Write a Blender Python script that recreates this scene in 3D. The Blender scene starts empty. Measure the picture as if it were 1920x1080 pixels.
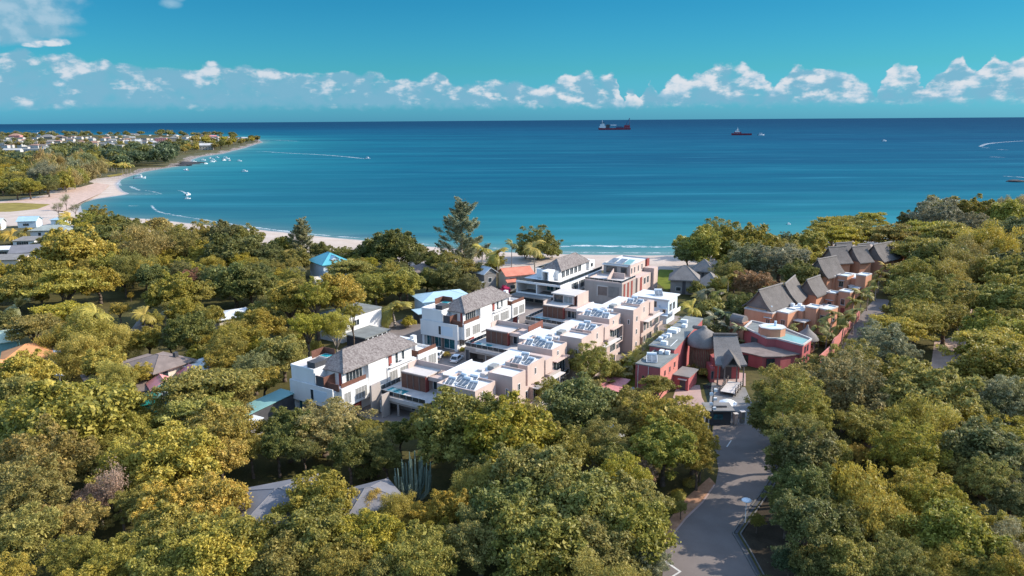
import bpy, bmesh, math, random
import numpy as np
from mathutils import Vector, Matrix
SC=bpy.context.scene; COL=SC.collection; RAD=math.radians
# ---------------------------------------------------------------- camera model (metres; looks along +Y)
F=1371.0; H=55.0; PITCH=RAD(12.95); ROLL=RAD(0.39)
cp_,sp_=math.cos(PITCH),math.sin(PITCH); cr_,sr_=math.cos(ROLL),math.sin(ROLL)
def at(px,py,Z=0.0):
    "world point at height Z seen at photo pixel (1920x1080)"
    u=(px-960)/F; v=(540-py)/F
    u,v=u*cr_+v*sr_, -u*sr_+v*cr_
    y=cp_+v*sp_; z=-sp_+v*cp_; t=(Z-H)/z
    return Vector((u*t,y*t,Z))
def proj(X,Y,Z):
    dz=Z-H; d=Y*cp_-dz*sp_; v=(Y*sp_+dz*cp_)/d; u=X/d
    return 960+(u*cr_-v*sr_)*F, 540-(u*sr_+v*cr_)*F
cam=bpy.data.objects.new('camera',bpy.data.cameras.new('camera')); COL.objects.link(cam)
Xh=Vector((1,0,0)); Uh=Vector((0,sp_,cp_)); Fw=Vector((0,cp_,-sp_))
r_=Xh*cr_-Uh*sr_; u_=Xh*sr_+Uh*cr_
M=Matrix((r_,u_,-Fw)).transposed().to_4x4(); M.translation=(0,0,H); cam.matrix_world=M
cam.data.sensor_width=36; cam.data.lens=36*F/1920; cam.data.clip_end=90000; cam.data.clip_start=1
SC.camera=cam
SC.view_settings.view_transform='Standard'; SC.view_settings.look='None'; SC.view_settings.exposure=0; SC.view_settings.gamma=1
SC.view_settings.use_curve_mapping=False
SC.cycles.max_bounces=6; SC.cycles.diffuse_bounces=3; SC.cycles.glossy_bounces=2; SC.cycles.transparent_max_bounces=12; SC.cycles.transmission_bounces=3
SC.cycles.sample_clamp_indirect=4
SC.cycles.use_denoising=True; SC.cycles.denoiser='OPENIMAGEDENOISE'; SC.cycles.denoising_prefilter='ACCURATE'; SC.cycles.denoising_input_passes='RGB_ALBEDO_NORMAL'
SC.cycles.use_adaptive_sampling=False
# ---------------------------------------------------------------- object helpers
def link(o,parent=None):
    COL.objects.link(o)
    if parent is not None: o.parent=parent
    return o
def tag(o,label=None,cat=None,group=None,kind=None):
    if label: o['label']=label
    if cat: o['category']=cat
    if group: o['group']=group
    if kind: o['kind']=kind
    return o
def empty(name,loc=(0,0,0),rz=0,label=None,cat=None,group=None):
    o=bpy.data.objects.new(name,None); o.empty_display_size=.5; link(o)
    o.location=loc; o.rotation_euler=(0,0,rz)
    return tag(o,label,cat,group)
def kids(o): return [c for c in bpy.data.objects if c.parent==o]
def copy_tree(o,parent=None,children=None):
    c=o.copy(); COL.objects.link(c); c.parent=parent
    for ch in o.children: copy_tree(ch,c)
    return c
class MB:
    "collects faces, builds ONE mesh object"
    def __init__(s): s.v=[]; s.f=[]; s.m=[]; s.mi=0
    def quad(s,a,b,c,d):
        n=len(s.v); s.v+=[a,b,c,d]; s.f.append((n,n+1,n+2,n+3)); s.m.append(s.mi)
    def poly(s,pts):
        n=len(s.v); s.v+=[tuple(p) for p in pts]; s.f.append(tuple(range(n,n+len(pts)))); s.m.append(s.mi)
    def box(s,x0,x1,y0,y1,z0,z1):
        if x1<x0: x0,x1=x1,x0
        if y1<y0: y0,y1=y1,y0
        n=len(s.v)
        s.v+=[(x0,y0,z0),(x1,y0,z0),(x1,y1,z0),(x0,y1,z0),(x0,y0,z1),(x1,y0,z1),(x1,y1,z1),(x0,y1,z1)]
        for q in ((0,3,2,1),(4,5,6,7),(0,1,5,4),(1,2,6,5),(2,3,7,6),(3,0,4,7)):
            s.f.append(tuple(n+i for i in q)); s.m.append(s.mi)
        return s
    def prism(s,pts,z0,z1):
        "vertical prism over ccw polygon"
        n=len(s.v); k=len(pts)
        s.v+=[(p[0],p[1],z0) for p in pts]+[(p[0],p[1],z1) for p in pts]
        s.f.append(tuple(n+i for i in range(k-1,-1,-1))); s.f.append(tuple(n+k+i for i in range(k))); s.m+=[s.mi]*2
        for i in range(k):
            j=(i+1)%k; s.f.append((n+i,n+j,n+k+j,n+k+i)); s.m.append(s.mi)
        return s
    def tube(s,a,b,r0,r1=None,n=8,cap=True):
        a=Vector(a); b=Vector(b); r1=r0 if r1 is None else r1
        d=(b-a)
        if d.length<1e-6: return s
        d.normalize(); t=d.orthogonal().normalized(); q=d.cross(t); k=len(s.v)
        for i in range(n):
            w=2*math.pi*i/n; e=t*math.cos(w)+q*math.sin(w); s.v.append(tuple(a+e*r0))
        for i in range(n):
            w=2*math.pi*i/n; e=t*math.cos(w)+q*math.sin(w); s.v.append(tuple(b+e*r1))
        for i in range(n):
            j=(i+1)%n; s.f.append((k+i,k+j,k+n+j,k+n+i)); s.m.append(s.mi)
        if cap: s.f.append(tuple(k+i for i in range(n-1,-1,-1))); s.f.append(tuple(k+n+i for i in range(n))); s.m+=[s.mi]*2
        return s
    def chain(s,pts,rs,n=7):
        for i in range(len(pts)-1): s.tube(pts[i],pts[i+1],rs[i],rs[i+1],n,cap=True)
        return s
    def lathe(s,prof,n=20,c=(0,0)):
        k=len(s.v); m=len(prof)
        for (r,z) in prof:
            for i in range(n):
                w=2*math.pi*i/n; s.v.append((c[0]+r*math.cos(w),c[1]+r*math.sin(w),z))
        for j in range(m-1):
            for i in range(n):
                i2=(i+1)%n; s.f.append((k+j*n+i,k+j*n+i2,k+(j+1)*n+i2,k+(j+1)*n+i)); s.m.append(s.mi)
        return s
    def build(s,name,mat,parent=None,smooth=False,bevel=0,loc=None):
        me=bpy.data.meshes.new(name); me.from_pydata([tuple(p) for p in s.v],[],s.f)
        mats=mat if isinstance(mat,(list,tuple)) else [mat]
        for q in mats: me.materials.append(q)
        if len(mats)>1: me.polygons.foreach_set('material_index',s.m)
        if smooth: me.polygons.foreach_set('use_smooth',[True]*len(s.f))
        me.update(); o=bpy.data.objects.new(name,me); link(o,parent)
        if loc: o.location=loc
        if bevel:
            b=o.modifiers.new('bevel','BEVEL'); b.width=bevel; b.segments=2; b.limit_method='ANGLE'
        return o
def box(name,mat,parent,x0,x1,y0,y1,z0,z1,bevel=0): return MB().box(x0,x1,y0,y1,z0,z1).build(name,mat,parent,bevel=bevel)
# ---------------------------------------------------------------- material helpers
def nodes(m):
    m.use_nodes=True; nt=m.node_tree; nt.nodes.clear(); return nt,nt.nodes,nt.links
class G:
    "small node graph writer"
    def __init__(s,m): s.nt,s.n,s.l=nodes(m)
    def node(s,t,**k):
        x=s.n.new(t)
        for a,b in k.items(): setattr(x,a,b)
        return x
    def put(s,sock,v):
        if hasattr(v,'is_linked') or isinstance(v,bpy.types.NodeSocket): s.l.new(v,sock)
        elif v is not None:
            if sock.type=='RGBA' and len(v)==3: v=tuple(v)+(1,)
            sock.default_value=v
    def math(s,op,a,b=None,c=None,clamp=False):
        x=s.node('ShaderNodeMath',operation=op); x.use_clamp=clamp
        s.put(x.inputs[0],a)
        if b is not None: s.put(x.inputs[1],b)
        if c is not None: s.put(x.inputs[2],c)
        return x.outputs[0]
    def mix(s,f,a,b,bt='MIX'):
        x=s.node('ShaderNodeMix',data_type='RGBA',blend_type=bt); s.put(x.inputs[0],f); s.put(x.inputs[6],a); s.put(x.inputs[7],b); return x.outputs[2]
    def noise(s,vec,scale,detail=3,rough=.55,dim='3D',dist=0):
        x=s.node('ShaderNodeTexNoise',noise_dimensions=dim)
        if vec is not None: s.l.new(vec,x.inputs['Vector'])
        x.inputs['Scale'].default_value=scale; x.inputs['Detail'].default_value=detail; x.inputs['Roughness'].default_value=rough; x.inputs['Distortion'].default_value=dist
        return x.outputs[0]
    def vmul(s,vec,t):
        x=s.node('ShaderNodeVectorMath',operation='MULTIPLY'); s.l.new(vec,x.inputs[0]); x.inputs[1].default_value=t; return x.outputs[0]
    def ramp(s,f,stops,interp='LINEAR'):
        x=s.node('ShaderNodeValToRGB'); cr=x.color_ramp; cr.interpolation=interp
        while len(cr.elements)>1: cr.elements.remove(cr.elements[-1])
        for i,(p,c) in enumerate(stops):
            e=cr.elements[0] if i==0 else cr.elements.new(p)
            e.position=p
            if not isinstance(c,(tuple,list)): c=(c,c,c)
            e.color=tuple(c)+(1,) if len(c)==3 else c
        s.put(x.inputs[0],f); return x.outputs[0]
    def rng(s,v,a,b,c=0.,d=1.,smooth=False):
        x=s.node('ShaderNodeMapRange'); x.interpolation_type='SMOOTHSTEP' if smooth else 'LINEAR'
        s.put(x.inputs[0],v)
        for i,q in enumerate((a,b,c,d)): s.put(x.inputs[1+i],q)
        return x.outputs[0]
    def coord(s,which='Object'): return s.node('ShaderNodeTexCoord').outputs[which]
    def bump(s,h,strength=.3,dist=.05):
        x=s.node('ShaderNodeBump'); x.inputs['Strength'].default_value=strength; x.inputs['Distance'].default_value=dist; s.l.new(h,x.inputs['Height']); return x.outputs[0]
    def bsdf(s,col,rough=.7,spec=.3,metal=0.,normal=None,**k):
        x=s.node('ShaderNodeBsdfPrincipled'); s.put(x.inputs['Base Color'],col); s.put(x.inputs['Roughness'],rough)
        s.put(x.inputs['Specular IOR Level'],spec); x.inputs['Metallic'].default_value=metal
        if normal is not None: s.l.new(normal,x.inputs['Normal'])
        for a,b in k.items(): s.put(x.inputs[a],b)
        return x.outputs[0]
    def out(s,sh):
        o=s.node('ShaderNodeOutputMaterial'); s.l.new(sh,o.inputs[0])
MATS={}
def mulc(c,k): return tuple(min(1,x*k) for x in c)
def surf(name,col,rough=.8,spec=.25,var=.12,scale=.6,fine=6.,bump=.0,metal=0.,streak=False,col2=None):
    "wall / roof finish with large stains and fine grain"
    if name in MATS: return MATS[name]
    m=bpy.data.materials.new(name); g=G(m); c=g.coord()
    v=g.vmul(c,(1,1,.25)) if streak else c
    n1=g.noise(v,scale,5,.6); n2=g.noise(c,fine,3,.6)
    n=g.math('ADD',g.math('MULTIPLY',n1,.7),g.math('MULTIPLY',n2,.3))
    k=g.mix(g.rng(n,.32,.68),mulc(col,1-var*1.6),col2 or mulc(col,1+var))
    g.out(g.bsdf(k,rough,spec,metal,g.bump(n2,bump,.03) if bump else None)); MATS[name]=m; return m
def thatch_mat(name,col):
    m=bpy.data.materials.new(name); g=G(m); c=g.coord()
    n1=g.noise(g.vmul(c,(6,6,1.2)),1.6,4,.65); n2=g.noise(c,.5,4,.6)
    n=g.math('ADD',g.math('MULTIPLY',n1,.6),g.math('MULTIPLY',n2,.4))
    k=g.mix(g.rng(n,.3,.7),mulc(col,.62),mulc(col,1.35))
    g.out(g.bsdf(k,.95,.1,0,g.bump(n1,.5,.15))); MATS[name]=m; return m
def shingle_mat(name,c1,c2):
    m=bpy.data.materials.new(name); g=G(m); c=g.coord()
    vo=g.node('ShaderNodeTexVoronoi'); g.l.new(g.vmul(c,(1,1,1.3)),vo.inputs['Vector']); vo.inputs['Scale'].default_value=3.2
    rnd=g.node('ShaderNodeSeparateColor'); g.l.new(vo.outputs['Color'],rnd.inputs[0])
    n2=g.noise(c,.7,4,.6); n3=g.noise(c,9,2,.5)
    f=g.math('ADD',g.math('MULTIPLY',rnd.outputs[0],.45),g.math('ADD',g.math('MULTIPLY',n2,.35),g.math('MULTIPLY',n3,.3)))
    k=g.mix(g.rng(f,.25,.85),c1,c2)
    g.out(g.bsdf(k,.9,.15,0,g.bump(rnd.outputs[0],.4,.05))); MATS[name]=m; return m
def slat_mat(name,col,freq=4.0,axis=0,dark=.35):
    "boards / louvres along one object axis"
    m=bpy.data.materials.new(name); g=G(m); c=g.coord(); sep=g.node('ShaderNodeSeparateXYZ'); g.l.new(c,sep.inputs[0])
    s=sep.outputs[axis] if axis<3 else g.math('ADD',sep.outputs[0],sep.outputs[1])
    fr=g.math('FRACT',g.math('MULTIPLY',s,freq)); gap=g.math('LESS_THAN',fr,.18)
    n=g.noise(g.vmul(c,(3,3,3)),1.5,4,.6); k=g.mix(g.rng(n,.3,.7),mulc(col,.75),mulc(col,1.25)); k=g.mix(gap,k,mulc(col,dark))
    g.out(g.bsdf(k,.65,.25,0,g.bump(fr,.25,.02))); MATS[name]=m; return m
def glass_mat(name,col,rough=.08):
    m=bpy.data.materials.new(name); g=G(m); c=g.coord(); n=g.noise(c,.9,2)
    k=g.mix(g.rng(n,.35,.65),mulc(col,.6),mulc(col,1.3)); g.out(g.bsdf(k,rough,.6)); MATS[name]=m; return m
W_=(.80,.79,.77)
M_white=surf('white_render',(.68,.67,.655),.75,.25,.05,.35,5,streak=True)
M_whiteroof=surf('white_roof_membrane',(.62,.63,.63),.7,.25,.12,.4,3)
M_beige=surf('beige_render',(.52,.40,.35),.85,.2,.08,.35,5,streak=True)
M_beige_dk=surf('taupe_render',(.36,.315,.285),.85,.2,.10,.35,5,streak=True)
M_pale=surf('pale_slab',(.55,.50,.46),.85,.2,.10,.5,4)
M_blueish=surf('pale_blue_and_sky_tinted_white',(.55,.64,.71),.8,.2,.05,.35,5,streak=True)  # pale blue walls; also carries white's shade tint and sky reflection as colour
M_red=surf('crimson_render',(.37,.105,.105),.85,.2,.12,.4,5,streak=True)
M_redlit=surf('coral_and_sunlit_red_render',(.52,.20,.165),.85,.2,.12,.4,5,streak=True)  # coral wall and trim; also the crimson wing's sunlit tone as base colour
M_terra=surf('terracotta_render',(.55,.27,.165),.85,.2,.12,.4,5,streak=True)
M_terracop=surf('pale_coping',(.50,.47,.44),.8,.2,.1,.6,4)
M_greyroof=surf('grey_roof_felt',(.20,.21,.20),.9,.15,.18,.4,4)
M_conc=surf('concrete',(.22,.208,.195),.9,.15,.18,.4,5)
M_darkgrey=surf('charcoal_paint',(.07,.07,.075),.7,.25,.2,.6,5)
M_metalroof=surf('grey_metal_roof',(.18,.175,.185),.6,.25,.12,.3,3,streak=False)
M_palemetal=surf('pale_metal_roof',(.52,.55,.56),.5,.35,.14,.3,3)
M_blueroof=surf('light_blue_metal_roof',(.36,.50,.57),.5,.35,.1,.3,3)
M_tealroof=surf('turquoise_roof',(.09,.36,.42),.5,.35,.12,.3,3)
M_orange=surf('orange_tile_roof',(.62,.28,.12),.85,.2,.16,.5,6)
M_salmon=surf('salmon_tile_roof',(.60,.22,.15),.85,.2,.18,.5,6)
M_pink=surf('pink_sheet_roof',(.66,.27,.26),.7,.25,.16,.5,5)
M_brownroof=surf('brown_roof',(.21,.165,.145),.85,.2,.2,.5,5)
M_cream=surf('cream_render',(.62,.54,.44),.85,.2,.08,.4,5)
M_steel=surf('white_metal',(.72,.74,.75),.4,.5,.05,.5,5)
M_green=surf('green_canvas',(.01,.17,.13),.8,.2,.2,.6,5)
M_tealcan=surf('teal_sheet_roof',(.19,.36,.35),.6,.3,.12,.3,3)
M_wood=slat_mat('brown_timber_slats',(.165,.075,.052),3.2,3)
M_woodh=slat_mat('brown_timber_boards',(.24,.10,.075),4.0,2)
M_redwood=surf('red_painted_door',(.26,.06,.05),.7,.3,.12,.6,5)
M_louv=slat_mat('grey_louvres',(.27,.27,.26),3.0,3,.5)
M_glass=glass_mat('dark_window_glass',(.030,.042,.05))
M_tealglass=glass_mat('teal_glass',(.02,.10,.12))
M_pool=glass_mat('pool_water',(.03,.30,.34),.05)
M_solar=glass_mat('solar_panel_glass',(.13,.145,.16),.3)
M_thatch=thatch_mat('grey_thatch',(.15,.135,.125))
M_thatch2=thatch_mat('weathered_thatch',(.215,.195,.18))
M_shingle=shingle_mat('mottled_shingle',(.11,.09,.085),(.27,.24,.225))
M_bark=surf('bark',(.14,.105,.08),.95,.1,.25,1.5,9)
M_palebark=surf('pale_bark',(.34,.29,.24),.95,.1,.2,1.5,9)
M_pole=surf('weathered_pole',(.20,.17,.15),.9,.15,.2,1.2,6)
M_farwhite=surf('haze_muted_white_render',(.47,.46,.44),.85,.2,.15,.1,1); M_farcream=surf('haze_muted_cream_render',(.40,.35,.29),.85,.2,.15,.1,1); M_farroof=surf('haze_muted_tile',(.36,.21,.16),.9,.15,.2,.1,1); M_fargrey=surf('haze_muted_grey_roof',(.28,.27,.26),.9,.15,.2,.1,1)  # tones muted in the base colour to stand in for haze over the headland
M_tyre=surf('tyre_rubber',(.02,.02,.02),.9,.2,.1)
EXPO=1.3; k_=2**EXPO/1.5157
SKY_STR=.15; SUN_STR=2.8; SC.view_settings.exposure=EXPO
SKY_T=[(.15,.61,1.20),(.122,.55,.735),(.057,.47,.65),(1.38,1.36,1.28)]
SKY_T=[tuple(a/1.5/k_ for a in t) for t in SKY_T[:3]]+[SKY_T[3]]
CLD_S=tuple(a/k_*.8 for a in (1.15,2.5,3.4)); CLD_L=tuple(a/k_*.8 for a in (4.1,4.3,4.6)); CLD_M=tuple(a/k_*.8 for a in (1.8,3.0,3.9))
SEA_RAMP=[(0,(.30,.36,.38)),(.22,(.20,.30,.35)),(.36,(.075,.26,.33)),(.5,(.045,.225,.315)),(.62,(.022,.17,.28)),(.78,(.012,.115,.23)),(.9,(.006,.072,.165)),(1,(.005,.06,.145))]
SEA_RAMP=[(p,(c[0]*(.42 if p<.4 else .28 if p<.6 else .14),c[1]*.66*(1 if p<.55 else .88),c[2]*.58*(1 if p<.55 else .92))) for p,c in SEA_RAMP]
CLD_M2=tuple(a/k_*.8 for a in (2.2,3.2,3.95))
# ================================================================ SKY, SUN
SUN_EL=32.0; SUN_AZ=82.0          # azimuth clockwise from +Y (the sun stands to the right)
w=bpy.data.worlds.new('World'); SC.world=w; w.use_nodes=True
g=G(w)
sky=g.node('ShaderNodeTexSky'); sky.sky_type='NISHITA'; sky.sun_disc=False
sky.sun_elevation=RAD(SUN_EL); sky.sun_rotation=RAD(SUN_AZ); sky.altitude=50; sky.air_density=1.0; sky.dust_density=.6; sky.ozone_density=2.0
dirn=g.coord('Generated'); sx=g.node('ShaderNodeSeparateXYZ'); g.l.new(dirn,sx.inputs[0])
el=g.math('MULTIPLY',g.math('ARCSINE',sx.outputs[2]),180/math.pi)
az=g.math('MULTIPLY',g.math('ARCTAN2',sx.outputs[0],sx.outputs[1]),180/math.pi)
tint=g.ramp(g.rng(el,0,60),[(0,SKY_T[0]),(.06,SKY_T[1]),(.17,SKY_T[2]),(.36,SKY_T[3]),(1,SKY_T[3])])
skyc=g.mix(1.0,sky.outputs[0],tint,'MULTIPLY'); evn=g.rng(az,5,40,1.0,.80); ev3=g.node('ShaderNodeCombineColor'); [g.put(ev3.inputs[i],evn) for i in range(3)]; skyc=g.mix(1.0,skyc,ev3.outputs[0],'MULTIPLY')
# cumulus bank along the horizon
tops=[(0,128),(60,118),(180,127),(300,131),(520,133),(600,138),(700,142),(790,152),(826,142),(855,163),(905,146),(965,155),(1000,162),(1045,152),(1065,145),(1150,139),(1168,196),(1184,158),(1200,190),(1218,155),(1235,172),(1262,152),(1290,157),(1335,131),(1390,136),(1425,143),(1450,176),(1486,137),(1575,152),(1640,182),(1662,141)]
tops2=[(1600,152),(1640,185),(1662,141),(1705,144),(1728,178),(1748,162),(1790,133),(1822,158),(1850,126),(1882,150),(1912,134),(1990,140),(2300,170)]
def azof(px): return math.degrees(math.atan((px-960)/F*cp_))
ex=lambda y:(228-y)/150
n0=None
cv=g.node('ShaderNodeCombineXYZ'); g.put(cv.inputs[0],az); g.put(cv.inputs[1],g.math('MULTIPLY',el,1.35))
nw=g.noise(cv.outputs[0],1.3,3,.5)
azw=g.math('ADD',az,g.math('MULTIPLY',g.math('SUBTRACT',nw,.5),.9))
def topramp(lst):
    a0,a1=azof(lst[0][0]),azof(lst[-1][0])
    return g.ramp(g.rng(azw,a0,a1),[((azof(x)-a0)/(a1-a0),ex(y)) for x,y in lst])
t1=topramp(tops); t2=topramp(tops2)
sel=g.math('GREATER_THAN',azw,azof(1640))
topv=g.mix(sel,t1,t2); topv=g.math('MULTIPLY',topv,150/F*57.3)
def fbm(off,scale,det):
    x=g.node('ShaderNodeVectorMath',operation='ADD'); g.l.new(cv.outputs[0],x.inputs[0]); x.inputs[1].default_value=off+(0,)
    return g.noise(x.outputs[0],scale,det,.55)
def billow(off,scale):
    x=g.node('ShaderNodeVectorMath',operation='ADD'); g.l.new(cv.outputs[0],x.inputs[0]); x.inputs[1].default_value=off+(0,)
    v=g.node('ShaderNodeTexVoronoi'); v.feature='SMOOTH_F1'; v.inputs['Smoothness'].default_value=.35; v.inputs['Scale'].default_value=scale; g.l.new(x.outputs[0],v.inputs['Vector']); return g.math('SUBTRACT',1,v.outputs['Distance'])
def dens(off):
    a=fbm(off,.42,6); b=billow(off,.8)
    return g.math('ADD',g.math('MULTIPLY',g.math('SUBTRACT',a,.5),3.0),g.math('MULTIPLY',g.math('SUBTRACT',b,.62),.9))
d0=dens((0,0)); d1=dens((.30,.45))
hgt=g.math('SUBTRACT',topv,el)
left=g.rng(az,azof(1020),azof(780),0,1,True)              # the left bank is a grey veil with small puffs
base=g.rng(g.math('ADD',el,g.math('MULTIPLY',g.math('SUBTRACT',nw,.5),.9)),.7,1.35,0,1,True)
m0=g.math('ADD',g.math('MULTIPLY',hgt,1.25),g.math('MULTIPLY',d0,.8))
body=g.math('MULTIPLY',g.rng(m0,.1,.6,0,1,True),base)
hole=g.rng(d0,-1.1,.15,.38,1,True); hole=g.math('MAXIMUM',hole,g.math('MULTIPLY',left,g.rng(fbm((7,1),1.1,5),.34,.62,.22,.85)))
skyc=g.mix(g.math('MULTIPLY',g.math('MULTIPLY',body,hole),.86),skyc,CLD_S)
# sunlit heads: smaller billows inside the bank, fewer and flatter on the left
def heads(off):
    x=g.node('ShaderNodeVectorMath',operation='ADD'); g.l.new(cv.outputs[0],x.inputs[0]); x.inputs[1].default_value=off+(0,)
    y_=g.vmul(x.outputs[0],(.8,1.1,1)); return g.math('ADD',g.math('MULTIPLY',g.noise(y_,.62,7,.6),1.0),g.math('MULTIPLY',g.math('SUBTRACT',billow(off,1.25),.62),.16))
h0=heads((5,2)); h1=heads((5.3,2.5))
th=g.math('ADD',g.math('MULTIPLY',left,.07),g.rng(hgt,0,1.8,.345,.475))
pa=g.math('MULTIPLY',g.rng(g.math('SUBTRACT',h0,th),-.03,.15,0,1,True),g.math('MULTIPLY',base,g.rng(m0,.12,.5,0,1,True)))
lit=g.rng(g.math('ADD',g.math('MULTIPLY',g.math('SUBTRACT',h0,h1),2.6),g.rng(el,.9,3.4,.42,.80)),.1,1.05,0,1,True)
lit=g.math('SUBTRACT',lit,g.math('MULTIPLY',left,.18),clamp=True)
skyc=g.mix(g.math('MULTIPLY',pa,.95),skyc,g.mix(lit,CLD_M,CLD_L))
# larger soft cloud at the upper left and a wisp
def puffs(lst,col,amp,soft,col_l,sc,lift=0.):
    global skyc
    best=None
    nn=g.math('MULTIPLY',g.math('SUBTRACT',fbm((3,7),sc,5),.5),amp)
    for px,py,rx,ry in lst:
        a=g.math('DIVIDE',g.math('SUBTRACT',az,azof(px)),rx/F*57.3); e=g.math('DIVIDE',g.math('SUBTRACT',el,(228-py)/F*57.3),ry/F*57.3)
        q=g.math('SUBTRACT',1,g.math('ADD',g.math('MULTIPLY',a,a),g.math('MULTIPLY',e,e)))
        best=q if best is None else g.math('MAXIMUM',best,q)
    f=g.math('ADD',best,nn); al=g.rng(f,0,soft,0,1,True)
    li=g.rng(g.math('ADD',g.math('MULTIPLY',g.math('SUBTRACT',fbm((3,7),sc,4),fbm((3.5,7.5),sc,4)),2.2),g.math('ADD',g.rng(el,4.2,8.5,.15,.75),lift)),.05,1.0,0,1,True)
    skyc=g.mix(g.math('MULTIPLY',al,.9),skyc,g.mix(li,col,col_l))
puffs([(-30,45,170,72),(50,60,105,50),(108,68,52,28),(-20,96,140,24),(70,92,85,17)],CLD_S,1.0,.85,CLD_M2,.75)
puffs([(30,12,52,20),(-20,30,40,16)],CLD_M,.8,.8,CLD_L,.8)
puffs([(112,110,26,5),(136,107,16,7),(88,113,18,4)],CLD_M,1.5,.8,CLD_L,1.6,.45)
puffs([(346,42,20,10),(362,30,13,11)],CLD_S,.8,1.5,CLD_M,1.0)
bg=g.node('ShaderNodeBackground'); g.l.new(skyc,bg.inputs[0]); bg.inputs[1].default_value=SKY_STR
o=g.node('ShaderNodeOutputWorld'); g.l.new(bg.outputs[0],o.inputs[0])
w.cycles.sampling_method='MANUAL'; w.cycles.sample_map_resolution=512
sun=bpy.data.objects.new('sun',bpy.data.lights.new('sun','SUN')); link(sun)
sun.data.energy=SUN_STR; sun.data.angle=RAD(.53); sun.data.color=(1,.91,.79)
sd_=Vector((math.sin(RAD(SUN_AZ))*math.cos(RAD(SUN_EL)),math.cos(RAD(SUN_AZ))*math.cos(RAD(SUN_EL)),math.sin(RAD(SUN_EL))))
sun.rotation_euler=sd_.to_track_quat('Z','Y').to_euler(); sun.location=(60,0,120)
# ================================================================ COAST, GROUND, SEA
SEA=-1.5
near=[(1560,448),(1500,458),(1440,464),(1350,473),(1270,478),(1200,479),(1120,478),(1050,476),(980,474),(900,470),(800,462),(700,452),(600,443),(500,432),(420,424),(340,417),(290,412),(240,408),(208,407),(175,404),(152,397),(150,385),(160,379),(182,373),(215,368),(243,364),(232,359),(222,352),(220,344),(227,337),(247,330),(273,322),(307,316),(340,311),(360,306),(361,299),(378,294),(398,291),(417,288.5),(437,283),(456,278.5),(470,274),(482,270),(493,267)]
back=[(486,262),(450,258.5),(400,255),(300,253),(150,253),(0,254),(-200,256)]
coast=[Vector((1600,180,0)),Vector((800,300,0)),Vector((420,345,0)),Vector((300,352,0))]
coast+=[at(x,y,SEA) for x,y in near+back]
coast+=[Vector((-9000,5500,0)),Vector((-9000,-900,0)),Vector((1600,-900,0))]
CP=np.array([(p.x,p.y) for p in coast])
def sdist(x,y):
    best=np.full(x.shape,1e18); ins=np.zeros(x.shape,bool)
    n=len(CP)
    for i in range(n):
        ax,ay=CP[i]; bx,by=CP[(i+1)%n]; dx,dy=bx-ax,by-ay
        t=np.clip(((x-ax)*dx+(y-ay)*dy)/(dx*dx+dy*dy+1e-9),0,1)
        best=np.minimum(best,(x-ax-t*dx)**2+(y-ay-t*dy)**2)
        c=((ay>y)!=(by>y))
        with np.errstate(divide='ignore',invalid='ignore'): xi=(bx-ax)*(y-ay)/(by-ay+1e-12)+ax
        ins^=c&(x<xi)
    d=np.sqrt(best); return np.where(ins,d,-d)
def polar(r0,r1,nr,a0,a1,na):
    r=np.geomspace(r0,r1,nr); a=np.radians(np.linspace(a0,a1,na)); R,A=np.meshgrid(r,a,indexing='ij')
    x=(R*np.sin(A)).ravel(); y=(R*np.cos(A)).ravel()
    i=np.arange(nr-1)[:,None]*na+np.arange(na-1)[None,:]; f=np.stack([i,i+1,i+na+1,i+na],-1).reshape(-1,4)[:,::-1]
    return x,y,f
def mesh_np(name,co,faces,mat,attrs={},smooth=False,parent=None):
    me=bpy.data.meshes.new(name); n=len(co); k=faces.shape[1]
    me.vertices.add(n); me.vertices.foreach_set('co',co.astype(np.float32).ravel())
    me.loops.add(faces.size); me.loops.foreach_set('vertex_index',faces.astype(np.int32).ravel())
    me.polygons.add(len(faces)); me.polygons.foreach_set('loop_start',np.arange(0,faces.size,k,dtype=np.int32))
    if smooth: me.polygons.foreach_set('use_smooth',np.ones(len(faces),bool))
    for a,v in attrs.items():
        q=me.attributes.new(a,'FLOAT','POINT'); q.data.foreach_set('value',v.astype(np.float32))
    me.materials.append(mat); me.update(); me.validate()
    o=bpy.data.objects.new(name,me); link(o,parent); return o
def compact(co,faces,attrs):
    u,inv=np.unique(faces,return_inverse=True); return co[u],inv.reshape(faces.shape),{k:v[u] for k,v in attrs.items()}
# materials
def soil(g,c):
    n1=g.noise(c,.05,5,.6); n2=g.noise(c,.6,4,.65); n3=g.noise(c,4,3,.6)
    k=g.mix(g.rng(n1,.35,.65),(.050,.052,.014),(.115,.095,.035)); k=g.mix(g.rng(n2,.42,.7),k,(.055,.05,.02)); return g.mix(g.rng(n3,.55,.8),k,(.16,.125,.06)),n3
mg=bpy.data.materials.new('ground_soil_and_grass'); g=G(mg); c=g.coord(); k,n3=soil(g,c)
g.out(g.bsdf(k,.95,.1,0,g.bump(n3,.5,.15)))
ms=bpy.data.materials.new('beach_sand'); g=G(ms); c=g.coord()
sp=g.node('ShaderNodeSeparateXYZ'); g.l.new(c,sp.inputs[0]); n1=g.noise(c,.06,5,.6); n2=g.noise(c,.7,4,.6)
k=g.mix(g.rng(n1,.35,.65),(.40,.315,.255),(.48,.40,.34)); k=g.mix(g.rng(n2,.55,.75),k,(.34,.26,.21))
kelp=g.math('MULTIPLY',g.rng(g.noise(g.vmul(c,(.05,.16,1)),1.0,5,.7),.60,.70),.55); k=g.mix(kelp,k,(.22,.17,.12))
rk=g.node('ShaderNodeAttribute'); rk.attribute_name='rocky'; k=g.mix(g.math('MULTIPLY',rk.outputs['Fac'],g.rng(n2,.38,.55)),k,(.07,.06,.055))
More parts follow.
